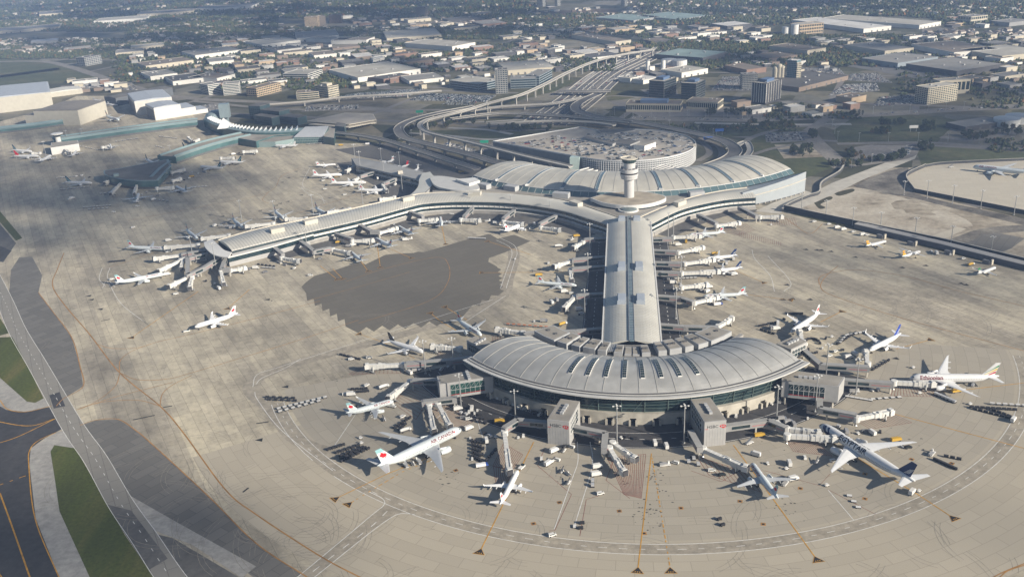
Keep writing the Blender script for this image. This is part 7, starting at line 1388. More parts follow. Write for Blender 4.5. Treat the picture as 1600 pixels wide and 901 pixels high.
main = [(1032, 70), (1022, 80), (993, 94), (955, 112), (930, 130), (905, 152), (870, 178), (845, 195)]
grd('highway', main, 78, DECKD, .10)
mbr = MB(); c = spline(GP(main), 6)
for off in (-38, -24, -12, 0, 13, 26, 38):
    q = offset(c, off + (3 if off else 0)); 
    for a, b in zip(q, q[1:]): mbr.beam(a + Vector((0, 0, .6)), b + Vector((0, 0, .6)), 1.0, 1.0)
bw = mbr.build('highway_barrier', BARR); tag(bw, 'pale concrete lane barriers running along the main highway', 'road barrier')
for i, (px, w) in enumerate((([(1000, 86), (960, 97), (935, 108), (915, 125), (890, 138), (868, 150)], 10), ([(1028, 80), (1005, 94), (985, 105), (950, 122), (930, 138)], 10), ([(912, 150), (935, 152), (960, 150), (1000, 152)], 8), ([(640, 208), (700, 212), (760, 218), (820, 214)], 9), ([(700, 192), (740, 196), (800, 197), (860, 198)], 8), ([(930, 130), (905, 132), (880, 140), (860, 152)], 8), ([(948, 128), (975, 118), (1010, 105), (1050, 96), (1095, 88)], 12), ([(905, 170), (940, 160), (975, 157), (1010, 150)], 9), ([(780, 205), (850, 203), (905, 205), (960, 203)], 10), ([(700, 200), (760, 203), (800, 210)], 9), ([(845, 160), (820, 175), (800, 190)], 8), ([(868, 158), (850, 172), (838, 186)], 8), ([(720, 192), (770, 190), (830, 186)], 8))): grd('ramp_road', px, w, DECK if i % 3 == 0 else ROADG, .11 + i * .01)
grd('highway', [(985, 184), (1080, 186.5), (1180, 187), (1260, 184), (1386, 178), (1481, 172), (1650, 163)], 30, ROADG, .12); grd('highway', [(1085, 192), (1160, 194), (1240, 195), (1330, 194)], 12, DECK, .13)
grd('highway', [(1130, 73), (1200, 82), (1290, 94), (1360, 103), (1440, 117), (1520, 131), (1650, 146)], 70, DECKD, .14); grd('highway', [(1040, 76), (1200, 72), (1350, 68), (1500, 63), (1650, 58)], 28, ROADG, .15)
grd('highway', [(-50, 98), (60, 96), (110, 105), (160, 121), (215, 138), (262, 150), (330, 156), (420, 160), (560, 168), (640, 176)], 22, ROADG, .16); grd('road', [(300, 158), (430, 170), (560, 172), (700, 172)], 14, ROADG, .17)
grd('road', [(1262, 205), (1285, 190), (1292, 178), (1300, 165)], 16, ROADG, .18); grd('road', [(1262, 205), (1275, 222), (1302, 246), (1320, 262)], 22, ROADG, .19); grd('road', [(1308, 225), (1400, 223), (1470, 224), (1540, 229), (1650, 236)], 12, ROADG, .2); grd('road', [(1470, 214), (1520, 219), (1570, 210), (1650, 199)], 14, ROADG, .21)
grd('road', [(1300, 262), (1360, 256), (1420, 245), (1432, 230)], 9, ROADG, .22); grd('road', [(1106, 262), (1150, 252), (1200, 234), (1262, 222)], 8, ROADG, .23); grd('road', [(1090, 252), (1108, 240), (1100, 225), (1070, 215)], 9, ROADG, .24); grd('road', [(1100, 262), (1125, 248), (1124, 230), (1090, 213)], 9, ROADG, .25)
grd('road', [(1160, 230), (1175, 215), (1230, 200), (1300, 195)], 10, ROADG, .26); grd('road', [(230, 45), (420, 52), (640, 48), (820, 40)], 18, ROADG, .27); grd('road', [(870, 95), (800, 100), (700, 98), (560, 100), (470, 96)], 12, ROADG, .28); grd('road', [(320, 120), (430, 112), (560, 134), (700, 137)], 12, ROADG, .29)
for nm, px, m_ in (('meadow', [(0, 92), (60, 93), (150, 121), (110, 130), (0, 133)], FIELD), ('meadow', [(800, 20), (960, 14), (980, 30), (870, 40), (800, 36)], mat('brown_field', (.12, .085, .055), .95, .3, .01)), ('grass', [(640, 205), (770, 202), (905, 198), (760, 222)], FIELD), ('grass', [(940, 140), (1000, 146), (1010, 152), (950, 158)], FIELD), ('car_park', [(950, 158), (1110, 165), (1200, 175), (1190, 183), (1000, 182)], LOT), ('pale_runway', [(0, 118), (90, 106), (95, 109), (0, 122)], CONC), ('meadow', [(1200, 20), (1420, 8), (1480, 16), (1330, 30), (1200, 26)], FIELD), ('grass', [(860, 128), (885, 118), (895, 128), (870, 142), (800, 160), (790, 152)], FIELD), ('grass', [(1060, 208), (1130, 202), (1230, 197), (1180, 212), (1130, 215)], FIELD)):
    area(nm, px, m_, .05)

# ------------------------------------------------------------------ buildings of the far city
WALLC = dict(white=(.60, .59, .55), cream=(.46, .42, .33), grey=(.27, .27, .265), brown=(.19, .15, .12), dark=(.06, .06, .065), tan=(.40, .31, .21), blue=(.20, .235, .26), brick=(.20, .13, .10))
ROOFC = dict(pale=(.36, .345, .30), grey=(.22, .215, .20), dark=(.095, .093, .09), brown=(.17, .145, .12), teal=(.20, .27, .26), white=(.52, .51, .48))
wm_ = lambda c: mat('wall_' + c, WALLC[c], .7, .08, .05); rm_ = lambda c: mat('roof_' + c, ROOFC[c], .9, .16, .03)
LAND = []
FOOT = []
def building(name, label, cat, a, b, depth, h, wall, roof, floors=0, cols=0, group=None, units=2, win=GLASS, strip=False, fins=None, pent=None):
    a, b = (G(a), G(b)) if not isinstance(a, Vector) else (a, b)
    d = b - a; w = d.length; d.normalize(); n = Vector((-d.y, d.x, 0)); c = (a + b) / 2 + n * depth / 2
    t = thing(name, label, cat, c, math.atan2(d.y, d.x), group); FOOT.append((c.x, c.y, max(w, depth) * .6)); x, y = w / 2, depth / 2
    m = MB(); m.box((0, 0, 0), (w, depth, h))
    wo = m.build('wall', wm_(wall), t)
    m = MB(); m.box((0, 0, h + .02), (w * .995, depth * .995, .25)); ps = .5
    for p, q in (((-x, -y), (x, -y)), ((x, -y), (x, y)), ((x, y), (-x, y)), ((-x, y), (-x, -y))): m.beam((*p, h + .3), (*q, h + .3), ps, .9, 1)
    ro = m.build('roof', [rm_(roof), wm_(wall)], t)
    r_ = random.Random(int(abs(c.x * 7 + c.y * 3)))
    if units:
        for k in range(units): m = MB(); u, v = r_.uniform(-.8, .8) * x, r_.uniform(-.7, .7) * y; m.box((u, v, h + .3), (r_.uniform(2, 5), r_.uniform(2, 4), r_.uniform(1, 2.2))); m.build('roof_unit', GREYW, ro)
    if pent: m = MB(); m.box((0, 0, h + .3), (w * .5, depth * .5, 4.5)); m.build('penthouse', mat('penthouse_blue', (.09, .14, .24), .5, .05) if pent == 'blue' else wm_(wall), ro)
    if floors:
        m = MB()
        for s, L_, o_ in ((0, w, y), (1, depth, x)):
            for sg in ((-1, 1) if s else (-1,)):
                for f in range(floors):
                    z0 = h * (f + .28) / floors; z1 = h * (f + .86) / floors; k = cols if not s else max(1, int(cols * depth / w))
                    for i in range(1 if strip else k):
                        u0, u1 = (-L_ / 2 * .97, L_ / 2 * .97) if strip else (-L_ / 2 + L_ * (i + .14) / k, -L_ / 2 + L_ * (i + .86) / k)
                        q = [(u0, sg * (o_ + .06), z0), (u1, sg * (o_ + .06), z0), (u1, sg * (o_ + .06), z1), (u0, sg * (o_ + .06), z1)]
                        if s: q = [(p[1], p[0], p[2]) for p in q]
                        m.add(q, [(0, 1, 2, 3)])
        m.build('window_band' if strip else 'window_grid', win, wo)
    elif h < 16:
        m = MB(); k = max(1, int(w / 14))
        for i in range(k):
            if r_.random() < .6: u = -x + w * (i + .5) / k; m.box((u, -y - .02, 0), (3.6, .2, min(4, h * .6)))
        if m.v: m.build('dock_door', DGREY, wo)
    if fins:
        m = MB()
        for s, L_, o_ in ((0, w, y), (1, depth, x)):
            for i in range(fins + 1):
                u = -L_ / 2 + L_ * i / fins; p = (u, -o_ - .2) if not s else (o_ + .2, u); m.box((p[0], p[1], 3), (.9 if not s else .7, .7 if not s else .9, h - 3)); 
                if s: m.box((-p[0], u, 3), (.7, .9, h - 3))
        m.build('wall_fin', wm_('white'), wo)
    return t
W_ = 'warehouses beyond the airport'
for lab, a, b, dp, h, wl, rf in (('huge low warehouse with tan roof and bright front wall, largest beyond the car park', (560, 129), (657.5, 115), 150, 9, 'white', 'pale'), ('warehouse with pale roof and bluish left wall behind the huge tan one', (707, 80), (743, 73), 170, 10, 'white', 'pale'), ('long white fronted warehouse at the far left above the office blocks', (306, 93), (378, 84), 110, 9, 'white', 'grey'), ('long cream shed below the long white fronted one on the left', (229, 109), (303, 99.5), 80, 8, 'cream', 'brown'), ('pale shed alone by the far left field', (205, 79.5), (257, 75), 60, 8, 'cream', 'pale'),
 ('very long thin white warehouse at the upper left', (147, 38), (229, 32.5), 120, 9, 'white', 'pale'), ('cream warehouse touching the left edge far away', (-8, 54), (93, 46), 120, 9, 'cream', 'grey'), ('white warehouse near the top left corner', (62, 27), (99, 24), 160, 9, 'cream', 'grey'), ('thin row like warehouse high at the upper left', (215, 27), (302, 21), 120, 9, 'cream', 'grey'), ('bright thin warehouse at the top, left of centre', (306, 18), (392, 14), 120, 9, 'white', 'grey'), ('white fronted dark roofed shed behind the white hangar', (271, 134), (319, 128), 90, 8, 'white', 'dark'), ('grey roofed shed left of the white fronted dark one', (236, 126), (278, 120.5), 80, 8, 'white', 'grey'), ('white fronted shed beside the striped office blocks', (340, 129), (368, 122), 80, 8, 'white', 'brown'),
 ('pale roofed warehouse left of the tan apartment block row', (410, 76), (470, 68.5), 120, 9, 'white', 'pale'), ('low white shed under the pale roofed warehouse', (434, 84), (472, 79), 70, 7, 'white', 'brown'), ('wide warehouse with long bright front, upper middle left', (464, 66), (530, 61), 160, 9, 'white', 'grey'), ('bright fronted warehouse right of the wide one', (540, 68), (559, 64), 140, 9, 'white', 'grey'), ('small bright fronted warehouse, next right', (573, 68.5), (586, 63.5), 100, 9, 'white', 'brown'), ('cream fronted twin warehouse in the upper middle', (605, 66), (690, 60), 170, 9, 'cream', 'pale'), ('low dark shed behind the office cube', (600, 130), (640, 122), 60, 7, 'brick', 'dark'),
 ('blue green roofed hall right of the main highway', (1098, 98), (1136, 88), 120, 9, 'dark', 'teal'), ('white fronted shed right of the storage silos', (1065, 122), (1106, 115), 60, 9, 'white', 'pale'), ('broad roofed warehouse left of the highway bend', (962, 72), (986, 69), 200, 9, 'cream', 'brown'), ('vast pale warehouse, left one of two at the upper right', (1349, 52), (1392, 47), 260, 9, 'white', 'white'), ('vast pale warehouse with white trailers, right one of two', (1436, 46), (1470, 40), 280, 9, 'white', 'pale'), ('dark walled long warehouse right of the wide road', (1415, 108), (1494, 120), 120, 9, 'dark', 'grey'), ('grey roofed warehouse with white parapet left of the dark walled one', (1346, 99), (1402, 107), 110, 9, 'blue', 'grey'), ('grey warehouse with a white edge above the dark walled one', (1382, 87.5), (1427, 82), 120, 9, 'cream', 'grey'), ('small cream warehouse left of the grey ones on the right', (1261, 86.5), (1290, 82), 110, 9, 'cream', 'brown'), ('brown roofed warehouse far right below the light road', (1490, 90), (1560, 84), 140, 9, 'white', 'brown'), ('white edged warehouse at the far right edge', (1565, 96), (1640, 88), 110, 9, 'cream', 'pale'), ('brown segmented low block in front of the glass hotel tower', (1248, 144), (1325, 125), 90, 7, 'brown', 'dark'), ('small tan shop block inside the right car parks', (1330, 163), (1353, 158), 30, 9, 'tan', 'brown'), ('teal glasshouse roofs, left one of two at the top', (990, 35.5), (1033, 29), 160, 5, 'grey', 'teal'), ('teal glasshouse roofs, right one of two at the top', (1060, 34), (1110, 27), 170, 5, 'grey', 'teal'), ('white tower block base by the storage field', (1005, 132), (1030, 127), 40, 7, 'white', 'white'), ('white shed on the left of the storage silos', (985, 130), (1003, 126), 30, 8, 'white', 'pale'), ('tan roofed hall behind the blue grey office complex', (794, 118), (868, 112), 110, 9, 'cream', 'pale')):
    building('warehouse', lab, 'warehouse', a, b, dp, h, wl, rf, group=W_, units=4); LAND.append(((G(a) + G(b)) / 2, lab))
for lab, nm, cat, a, b, dp, h, wl, rf, fl, co, kw in (('striped white office block, right of the pair left of centre', 'office_block', 'office', (350, 149.5), (375.5, 147.5), 30, 21, 'white', 'grey', 7, 8, dict(strip=True)), ('striped white office block half in shade, left of the pair', 'office_block', 'office', (327, 149), (347, 145.5), 34, 19, 'white', 'grey', 6, 8, dict(strip=True)), ('grey office cube with dark left face near the long car parks', 'office_block', 'office', (514, 153.5), (530.5, 149.8), 38, 20, 'cream', 'dark', 5, 8, dict(pent='x')), ('low white banded office left of the office cube', 'office_block', 'office', (464, 155.5), (499, 153), 30, 11, 'cream', 'brown', 3, 10, dict(strip=True)), ('stepped white office below the huge tan warehouse', 'office_block', 'office', (443, 124), (482, 124.5), 60, 11, 'white', 'pale', 3, 12, dict(strip=True)), ('tan brick hotel left of the office cube', 'hotel', 'hotel', (402, 152), (440, 142), 26, 16, 'tan', 'brown', 4, 14, {}),
 ('tall slim grey slab tower in the blue grey office complex', 'tower_block', 'tower block', (775, 147), (794, 146), 24, 42, 'grey', 'dark', 12, 5, {}), ('blue grey glass office wing left of the slab tower', 'office_block', 'office', (703, 137), (748, 143), 60, 13, 'blue', 'pale', 3, 14, dict(strip=True)), ('blue grey glass office wing right of the slab tower', 'office_block', 'office', (798, 139), (838, 137.5), 40, 17, 'blue', 'grey', 4, 12, dict(strip=True)), ('white ribbed office wing beside the pale rail track', 'office_block', 'office', (843, 134), (863, 123), 30, 17, 'blue', 'grey', 4, 10, dict(strip=True)),
 ('dark glass office tower with blue penthouse, left of the twin towers', 'office_tower', 'office tower', (1014, 152), (1037, 154), 44, 28, 'dark', 'pale', 7, 9, dict(pent='blue', strip=True)), ('dark glass office tower with blue penthouse, right of the twin towers', 'office_tower', 'office tower', (1064, 155.5), (1087, 157), 42, 27, 'dark', 'pale', 7, 9, dict(pent='blue', strip=True)), ('office tower with tall white vertical fins and blue penthouse', 'office_tower', 'office tower', (1174, 161.5), (1196, 164), 46, 33, 'dark', 'pale', 0, 0, dict(fins=6, pent='blue')), ('grey ribbed slab behind the white finned tower', 'tower_block', 'tower block', (1159, 140), (1183, 139), 20, 25, 'grey', 'grey', 8, 10, {}), ('tall green glass hotel tower, highest on the right', 'hotel', 'hotel', (1228, 127.5), (1243, 128.5), 20, 37, 'blue', 'white', 11, 6, dict(win=mat('tower_green', (.04, .12, .12), .2, .2))), ('cream slab attached right of the green glass tower', 'tower_block', 'tower block', (1243.8, 128.8), (1250.5, 128), 16, 33, 'cream', 'pale', 10, 3, {}), ('low white columned office, left of two before the twin towers', 'office_block', 'office', (978, 174.5), (1063, 175.5), 34, 12, 'cream', 'brown', 1, 26, dict(pent='blue')), ('low white columned office, right of two before the twin towers', 'office_block', 'office', (1072, 170), (1121, 172.5), 34, 12, 'cream', 'brown', 1, 16, {}), ('cream hotel slab with white balconies at the right', 'hotel', 'hotel', (1448, 164), (1494.5, 157), 26, 25, 'cream', 'pale', 9, 14, {}), ('cream framed slab behind the balcony hotel', 'hotel', 'hotel', (1466, 149), (1514, 145.5), 22, 22, 'cream', 'grey', 1, 7, {}),
 ('yellow factory block beside round silos at the upper right', 'factory', 'factory', (1249, 54.5), (1286, 51), 40, 22, 'tan', 'pale', 3, 10, {}), ('tan apartment slab, left of the trio at the upper left', 'apartment_block', 'apartment block', (477, 44), (497, 43), 40, 30, 'tan', 'brown', 9, 12, {}), ('dark apartment slab, middle of the trio at the upper left', 'apartment_block', 'apartment block', (499, 41), (510, 40), 40, 28, 'brown', 'brown', 9, 6, {}), ('brick apartment slab, right of the trio at the upper left', 'apartment_block', 'apartment block', (515, 37), (534, 36), 40, 24, 'brick', 'brown', 8, 9, {}), ('brown apartment slab alone in the upper middle', 'apartment_block', 'apartment block', (650, 27), (665, 26.5), 40, 30, 'brown', 'brown', 9, 8, {}), ('hazy high rise pair at the very top, left one', 'tower_block', 'tower block', (839, 11), (848, 11), 30, 50, 'grey', 'grey', 12, 4, {}), ('hazy high rise pair at the very top, right one', 'tower_block', 'tower block', (867, 10), (871, 10), 26, 46, 'grey', 'grey', 12, 3, {}), ('hazy lone high rise at the top, right of the pair', 'tower_block', 'tower block', (970, 10.5), (976, 10.5), 26, 44, 'grey', 'grey', 12, 3, {}), ('grey office with dark windows by the far left road', 'office_block', 'office', (134, 104), (160, 99), 30, 20, 'grey', 'dark', 5, 8, {}), ('pale framed building at the far upper right', 'office_block', 'office', (1516, 39), (1542, 36), 40, 18, 'cream', 'grey', 2, 8, {})):
    building(nm, lab, cat, a, b, dp, h, wl, rf, fl, co, group='tall blocks of the far city', **kw); LAND.append(((G(a) + G(b)) / 2, lab))
for lab, px, r, h in (('white storage tank, left of the pair by the highway', (1045, 104.5), 15, 15), ('white storage tank, right of the pair by the highway', (1061.5, 105.5), 15, 15), ('squat white fuel tank, left of two at the right edge', (1572, 196), 17, 10), ('squat white fuel tank, right of two at the right edge', (1590, 191), 17, 10), ('grey silo by the yellow factory, left', (1227, 56), 9, 20), ('grey silo by the yellow factory, right', (1241, 56), 9, 26), ('white ready mix silo, left', (1012, 113), 4, 22), ('white ready mix silo, right', (1036, 114), 4.5, 24)):
    c = G(px); t = thing('storage_tank', lab, 'tank', c, group='storage tanks'); m = MB(); m.lathe(c, [(r, 0), (r, h)], 24); part(t, 'shell', m, WHITE); m = MB(); m.lathe(c, [(r * 1.01, h + .02), (r * .6, h + 1), (.2, h + 1.6)], 24); part(t, 'roof', m, STEEL)
t = thing('domed_towers', 'three cream towers with rounded tops left of the green glass tower', 'tower block', G((1217, 127)), group='tall blocks of the far city')
for px, h in (((1211, 127), 27), ((1217, 127), 31), ((1222, 127), 29)):
    c = G(px); m = MB(); m.lathe(c, [(5.5, 0), (5.5, h - 5), (4.8, h - 2.5), (2.8, h - .6), (.3, h)], 14); part(t, 'tower', m, wm_('cream'))
# infill: smaller sheds and shops between the large ones
BOX = [(200, 84, 330, 120, 14), (330, 84, 470, 135, 26), (470, 72, 700, 112, 34), (700, 84, 800, 112, 14), (800, 48, 960, 92, 34), (340, 62, 480, 80, 12), (560, 118, 700, 140, 6), (960, 44, 1200, 68, 30), (1140, 86, 1240, 118, 10), (1280, 60, 1600, 80, 26), (1440, 84, 1600, 100, 10), (1520, 110, 1600, 140, 7), (1240, 30, 1600, 44, 16), (1000, 108, 1060, 132, 10), (540, 24, 800, 48, 18), (0, 60, 150, 80, 5), (1150, 165, 1330, 182, 7), (1480, 196, 1560, 205, 5), (100, 128, 190, 144, 8), (560, 66, 760, 80, 12), (830, 92, 880, 112, 8), (900, 76, 1000, 90, 7)]
cnt = {}
for (x0, y0, x1, y1, n) in BOX:
    k = tries = 0; n = int(n * 1.09)
    while k < n and tries < n * 12:
        tries += 1; px = (random.uniform(x0, x1), random.uniform(y0, y1)); p = G(px); sz = random.choice([18, 26, 36, 50, 70]) * (1 if px[1] > 60 else 1.5); dp = sz * random.uniform(.4, 1.1); h = random.uniform(4.5, 8.5)
        if any((p.x - fx) ** 2 + (p.y - fy) ** 2 < (fr + sz * .6) ** 2 for fx, fy, fr in FOOT): continue
        wl = random.choice(['white', 'white', 'cream', 'cream', 'grey', 'brown', 'brick', 'dark', 'tan']); rf = random.choice(['pale', 'grey', 'grey', 'dark', 'brown', 'brown', 'white'])
        an = .36 + random.choice([0, 0, math.pi / 2]) + random.uniform(-.04, .04); d = Vector((math.cos(an), math.sin(an), 0))
        if an > 1.5: d = -d
        lm = min(LAND, key=lambda q: (q[0] - p).length); rel = ('left of' if p.x < lm[0].x else 'right of') if abs(p.x - lm[0].x) * 1.2 > abs(p.y - lm[0].y) else ('behind' if p.y > lm[0].y else 'in front of')
        ll = ' '.join(lm[1].split(',')[0].split()[:6]); lab = f"{'small' if sz < 30 else 'mid sized' if sz < 55 else 'long'} {wl} walled {rf} roofed shed {rel} the {ll}"; lab = ' '.join(lab.split()[:16])
        cnt[lab] = cnt.get(lab, 0) + 1
        if cnt[lab] > 1: continue
        building('shed', lab, 'shed', p - d * sz / 2, p + d * sz / 2, dp, h, wl, rf, units=1 if sz > 30 else 0, group='small sheds of the far city'); k += 1
m = MB(); wl_ = ['white', 'white', 'cream', 'grey', 'brown', 'dark']; rl_ = ['pale', 'grey', 'grey', 'dark', 'brown', 'white']
for (x0, y0, x1, y1, n) in BOX + [(380, 40, 700, 70, 30), (700, 40, 1000, 60, 22), (980, 12, 1600, 34, 60), (300, 8, 1000, 30, 40), (1200, 100, 1340, 128, 14), (480, 104, 800, 138, 26)]:
    for _ in range(n * 2):
        p = G((random.uniform(x0, x1), random.uniform(y0, y1))); s = random.uniform(9, 26)
        if all((p.x - fx) ** 2 + (p.y - fy) ** 2 > (fr * .95 + s * .7) ** 2 for fx, fy, fr in FOOT):
            w = random.randrange(6); d_ = s * random.uniform(.4, 1); h = random.uniform(3.5, 6.5); an = .36 + random.choice((0, 1.571)); m.box(p, (s, d_, h), an, w); m.box((p.x, p.y, h + .01), (s * .97, d_ * .97, .3), an, 6 + random.randrange(6)); FOOT.append((p.x, p.y, s * .5))
tag(m.build('distant_sheds', [wm_(c) for c in wl_] + [rm_(c) for c in rl_]), 'fine sprawl of tiny low roofs between the larger far sheds', 'sheds', kind='stuff')
# suburb houses
def house_mesh(m, c, an, s, wi=0, ri=1):
    w, d, h, r = 6 * s, 4.5 * s, 3.2 * s, 2.4 * s; ca, sa = math.cos(an), math.sin(an); T = lambda x, y, z: (c[0] + x * ca - y * sa, c[1] + x * sa + y * ca, c[2] + z)
    m.add([T(-w, -d, 0), T(w, -d, 0), T(w, d, 0), T(-w, d, 0), T(-w, -d, h), T(w, -d, h), T(w, d, h), T(-w, d, h)], [(0, 1, 5, 4), (1, 2, 6, 5), (2, 3, 7, 6), (3, 0, 4, 7)], wi)
    m.add([T(-w, -d - .4, h - .1), T(w, -d - .4, h - .1), T(w, d + .4, h - .1), T(-w, d + .4, h - .1), T(-w, 0, h + r), T(w, 0, h + r)], [(0, 1, 5, 4), (2, 3, 4, 5), (0, 4, 3), (1, 2, 5)], ri)
HM = [mat('house_wall', (.50, .46, .40), .8, .1), mat('house_roof', (.17, .145, .125), .9, .2, .1), mat('house_roof_pale', (.36, .34, .31), .9, .2, .1)]
spots = []
for (x0, y0, x1, y1, n) in ((0, 62, 210, 84, 150), (210, 42, 400, 78, 190), (400, 44, 640, 56, 90), (0, 30, 420, 45, 160), (640, 30, 830, 50, 80), (0, 5, 800, 24, 220), (980, 2, 1600, 26, 200), (1450, 48, 1600, 60, 50), (800, 12, 980, 46, 30)):
    for _ in range(n):
        p = G((random.uniform(x0, x1), random.uniform(y0, y1)))
        if all((p.x - fx) ** 2 + (p.y - fy) ** 2 > (fr + 10) ** 2 for fx, fy, fr in FOOT): spots.append((p, random.choice([.4, .4 + math.pi / 2, 1.1, 2.0]), random.uniform(.9, 1.5), random.random()))
spots.sort(key=lambda s: s[0].length)
hp = []
for ri in (1, 2):
    m = MB(); house_mesh(m, (0, 0, 0), 0, 1, 0, ri); me = m.build('house', HM); hp.append(me); me.hide_render = False
ZL = [(-900, 'house among trees in the far left suburb'), (-200, 'house among trees in the far suburb left of centre'), (300, 'house among trees in the far suburb near the centre'), (9e9, 'house among trees in the far right suburb')]
for i, (p, an, s, q) in enumerate(spots[:298]):
    o = hp[0 if q < .6 else 1]; o = o if i < 0 else o.copy(); COL.objects.link(o); o.location = p; o.rotation_euler = (0, 0, an); o.scale = (s, s, s)
    z = next(l for x, l in ZL if p.x < x); tag(o, ('dark roofed ' if q < .6 else 'pale roofed ') + z, 'house', z.replace('house', 'houses'))
for o in hp: bpy.data.objects.remove(o)
m = MB()
for p, an, s, q in spots[298:]: house_mesh(m, p, an, s, 0, 1 if q < .6 else 2)
tag(m.build('distant_houses', HM), 'tiny pale specks of houses spread over the hazy horizon', 'houses', kind='stuff')
# ------------------------------------------------------------------ parked cars
CARC = [mat('car_' + n, c, .3, 0, spec=.5) for n, c in (('white', (.62, .62, .62)), ('silver', (.38, .39, .40)), ('black', (.015, .015, .017)), ('grey', (.13, .135, .14)), ('blue', (.03, .06, .15)), ('red', (.28, .02, .02)), ('beige', (.36, .32, .25)))]
def car_mesh(m, c, an, bi, gi):
    ca, sa = math.cos(an), math.sin(an); T = lambda x, y, z: (c[0] + x * ca - y * sa, c[1] + x * sa + y * ca, c[2] + z)
    m.hexa([T(-2.2, -.85, .25), T(2.2, -.85, .25), T(2.2, .85, .25), T(-2.2, .85, .25)], [T(-2.2, -.82, .85), T(2.1, -.82, .72), T(2.1, .82, .72), T(-2.2, .82, .85)], bi, False)
    m.hexa([T(-1.9, -.78, .84), T(1.1, -.78, .80), T(1.1, .78, .80), T(-1.9, .78, .84)], [T(-1.4, -.62, 1.38), T(.35, -.62, 1.38), T(.35, .62, 1.38), T(-1.4, .62, 1.38)], gi, False)
    m.add([T(-1.4, -.62, 1.39), T(.35, -.62, 1.39), T(.35, .62, 1.39), T(-1.4, .62, 1.39)], [(0, 1, 2, 3)], bi)
CP = []
for c in CARC: m = MB(); car_mesh(m, (0, 0, 0), 0, 0, 1); CP.append(m.build('parked_car', [c, GLASS]))
cars = []                                                     # (point, angle, colour, place)
def lot(px, rows, per, fill, place, z=0.1, surf=True):
    a, b, c, d = GP(px, z)
    if surf and z < 1: area('car_park', px, LOT, .045)
    for i in range(rows):
        u = (i + .5) / rows; p, q = a.lerp(d, u), b.lerp(c, u); an = math.atan2((q - p).y, (q - p).x) + math.pi / 2
        for k in range(per):
            if random.random() < fill: w = p.lerp(q, (k + .5) / per); cars.append((w, an + random.choice((0, math.pi)), random.choices(range(7), (28, 22, 26, 15, 6, 1.5, 3))[0], place))
for k in range(420):                                          # garage roof
    r = R_G * math.sqrt(random.random()) * .95; dg = random.uniform(0, 360); q = gpt(r, dg, 19.6)
    qx = round(((q - GC).x) / 5.6); qy = round(((q - GC).y) / 2.7)
    q = GC + Vector((qx * 5.6, qy * 2.7, 19.6))
    if q.y < GC.y + 68 and abs((q - GC).xy.length) < R_G - 4 and not (abs(q.x - GC.x - 6) < 34 and abs(q.y - GC.y - 6) < 12) and all((q - c[0]).length > 2.4 for c in cars): cars.append((q, random.choice((0, math.pi)) + .02, random.choices(range(7), (28, 22, 26, 15, 6, 1.5, 3))[0], 'roof of the drum shaped car park'))
P0, P1, P2 = G((785, 222), 19.6), G((895, 240), 19.6), G((890, 206), 19.6)
for k in range(110):
    u, v = random.randint(1, 22) / 23, random.randint(1, 12) / 13
    if u + v * .9 < 1.6 and v < .15 + u: q = P0.lerp(P1, u) + (P2 - P1) * (v * u); cars.append((q, .02, random.randrange(7), 'roof of the drum shaped car park'))
n_roof = len(cars)
lot([(1197, 222), (1258, 220), (1250, 206), (1195, 208)], 5, 22, .6, 'shaded lot below the right hand highway')
lot([(1340, 248), (1372, 250), (1425, 240), (1428, 230)], 4, 16, .35, 'tree ringed lot by the pale road', surf=False)
lot([(1110, 142), (1180, 142), (1170, 120), (1130, 120)], 11, 30, .75, 'dense lot left of the white finned tower')
lot([(1250, 118), (1320, 116), (1310, 106), (1245, 106)], 6, 34, .6, 'lot right of the green glass tower')
lot([(1320, 126), (1395, 130), (1370, 114), (1330, 116)], 7, 30, .7, 'lot beyond the brown segmented block')
lot([(1292, 150), (1375, 142), (1370, 130), (1320, 132)], 7, 36, .75, 'lot behind the tan shop block')
lot([(1365, 166), (1440, 162), (1430, 148), (1375, 152)], 6, 30, .7, 'lot left of the balcony hotel')
lot([(490, 158), (640, 150), (665, 139), (560, 146)], 9, 90, .8, 'great car park left of centre')
lot([(640, 157), (760, 160), (775, 150), (665, 146)], 8, 80, .85, 'great car park at centre')
lot([(690, 164), (740, 165), (745, 159), (700, 159)], 3, 26, .7, 'great car park at centre', surf=False)
lot([(830, 109), (900, 104), (890, 98), (838, 102)], 5, 50, .8, 'far car park above the pale rail track')
lot([(470, 175), (560, 171), (560, 164), (480, 166)], 4, 50, .5, 'car park behind the dark hotel')
lot([(110, 136), (215, 142), (205, 128), (120, 126)], 7, 40, .5, 'far left lot beyond the hangars'); lot([(300, 178), (360, 172), (352, 160), (300, 166)], 5, 26, .55, 'lot behind the white hangar'); lot([(690, 226), (740, 240), (745, 234), (700, 222)], 3, 18, .5, 'small lot inside the ramp loops'); lot([(1000, 140), (1012, 148), (1060, 150), (1058, 140)], 3, 20, .5, 'lot between the twin dark towers')
for (x0, y0, x1, y1, n) in BOX:
    for _ in range(n // 2):
        x, y = random.uniform(x0, x1), random.uniform(y0, y1); p = G((x, y))
        if all((p.x - fx) ** 2 + (p.y - fy) ** 2 > (fr + 16) ** 2 for fx, fy, fr in FOOT):
            for i in range(3):
                for k in range(random.randint(6, 18)):
                    if random.random() < .7: w = p + Vector((math.cos(.36) * k * 3 - math.sin(.36) * i * 9, math.sin(.36) * k * 3 + math.cos(.36) * i * 9, .1)); cars.append((w, .36 + math.pi / 2, random.choice((0, 0, 1, 2, 3)), 'far business park'))
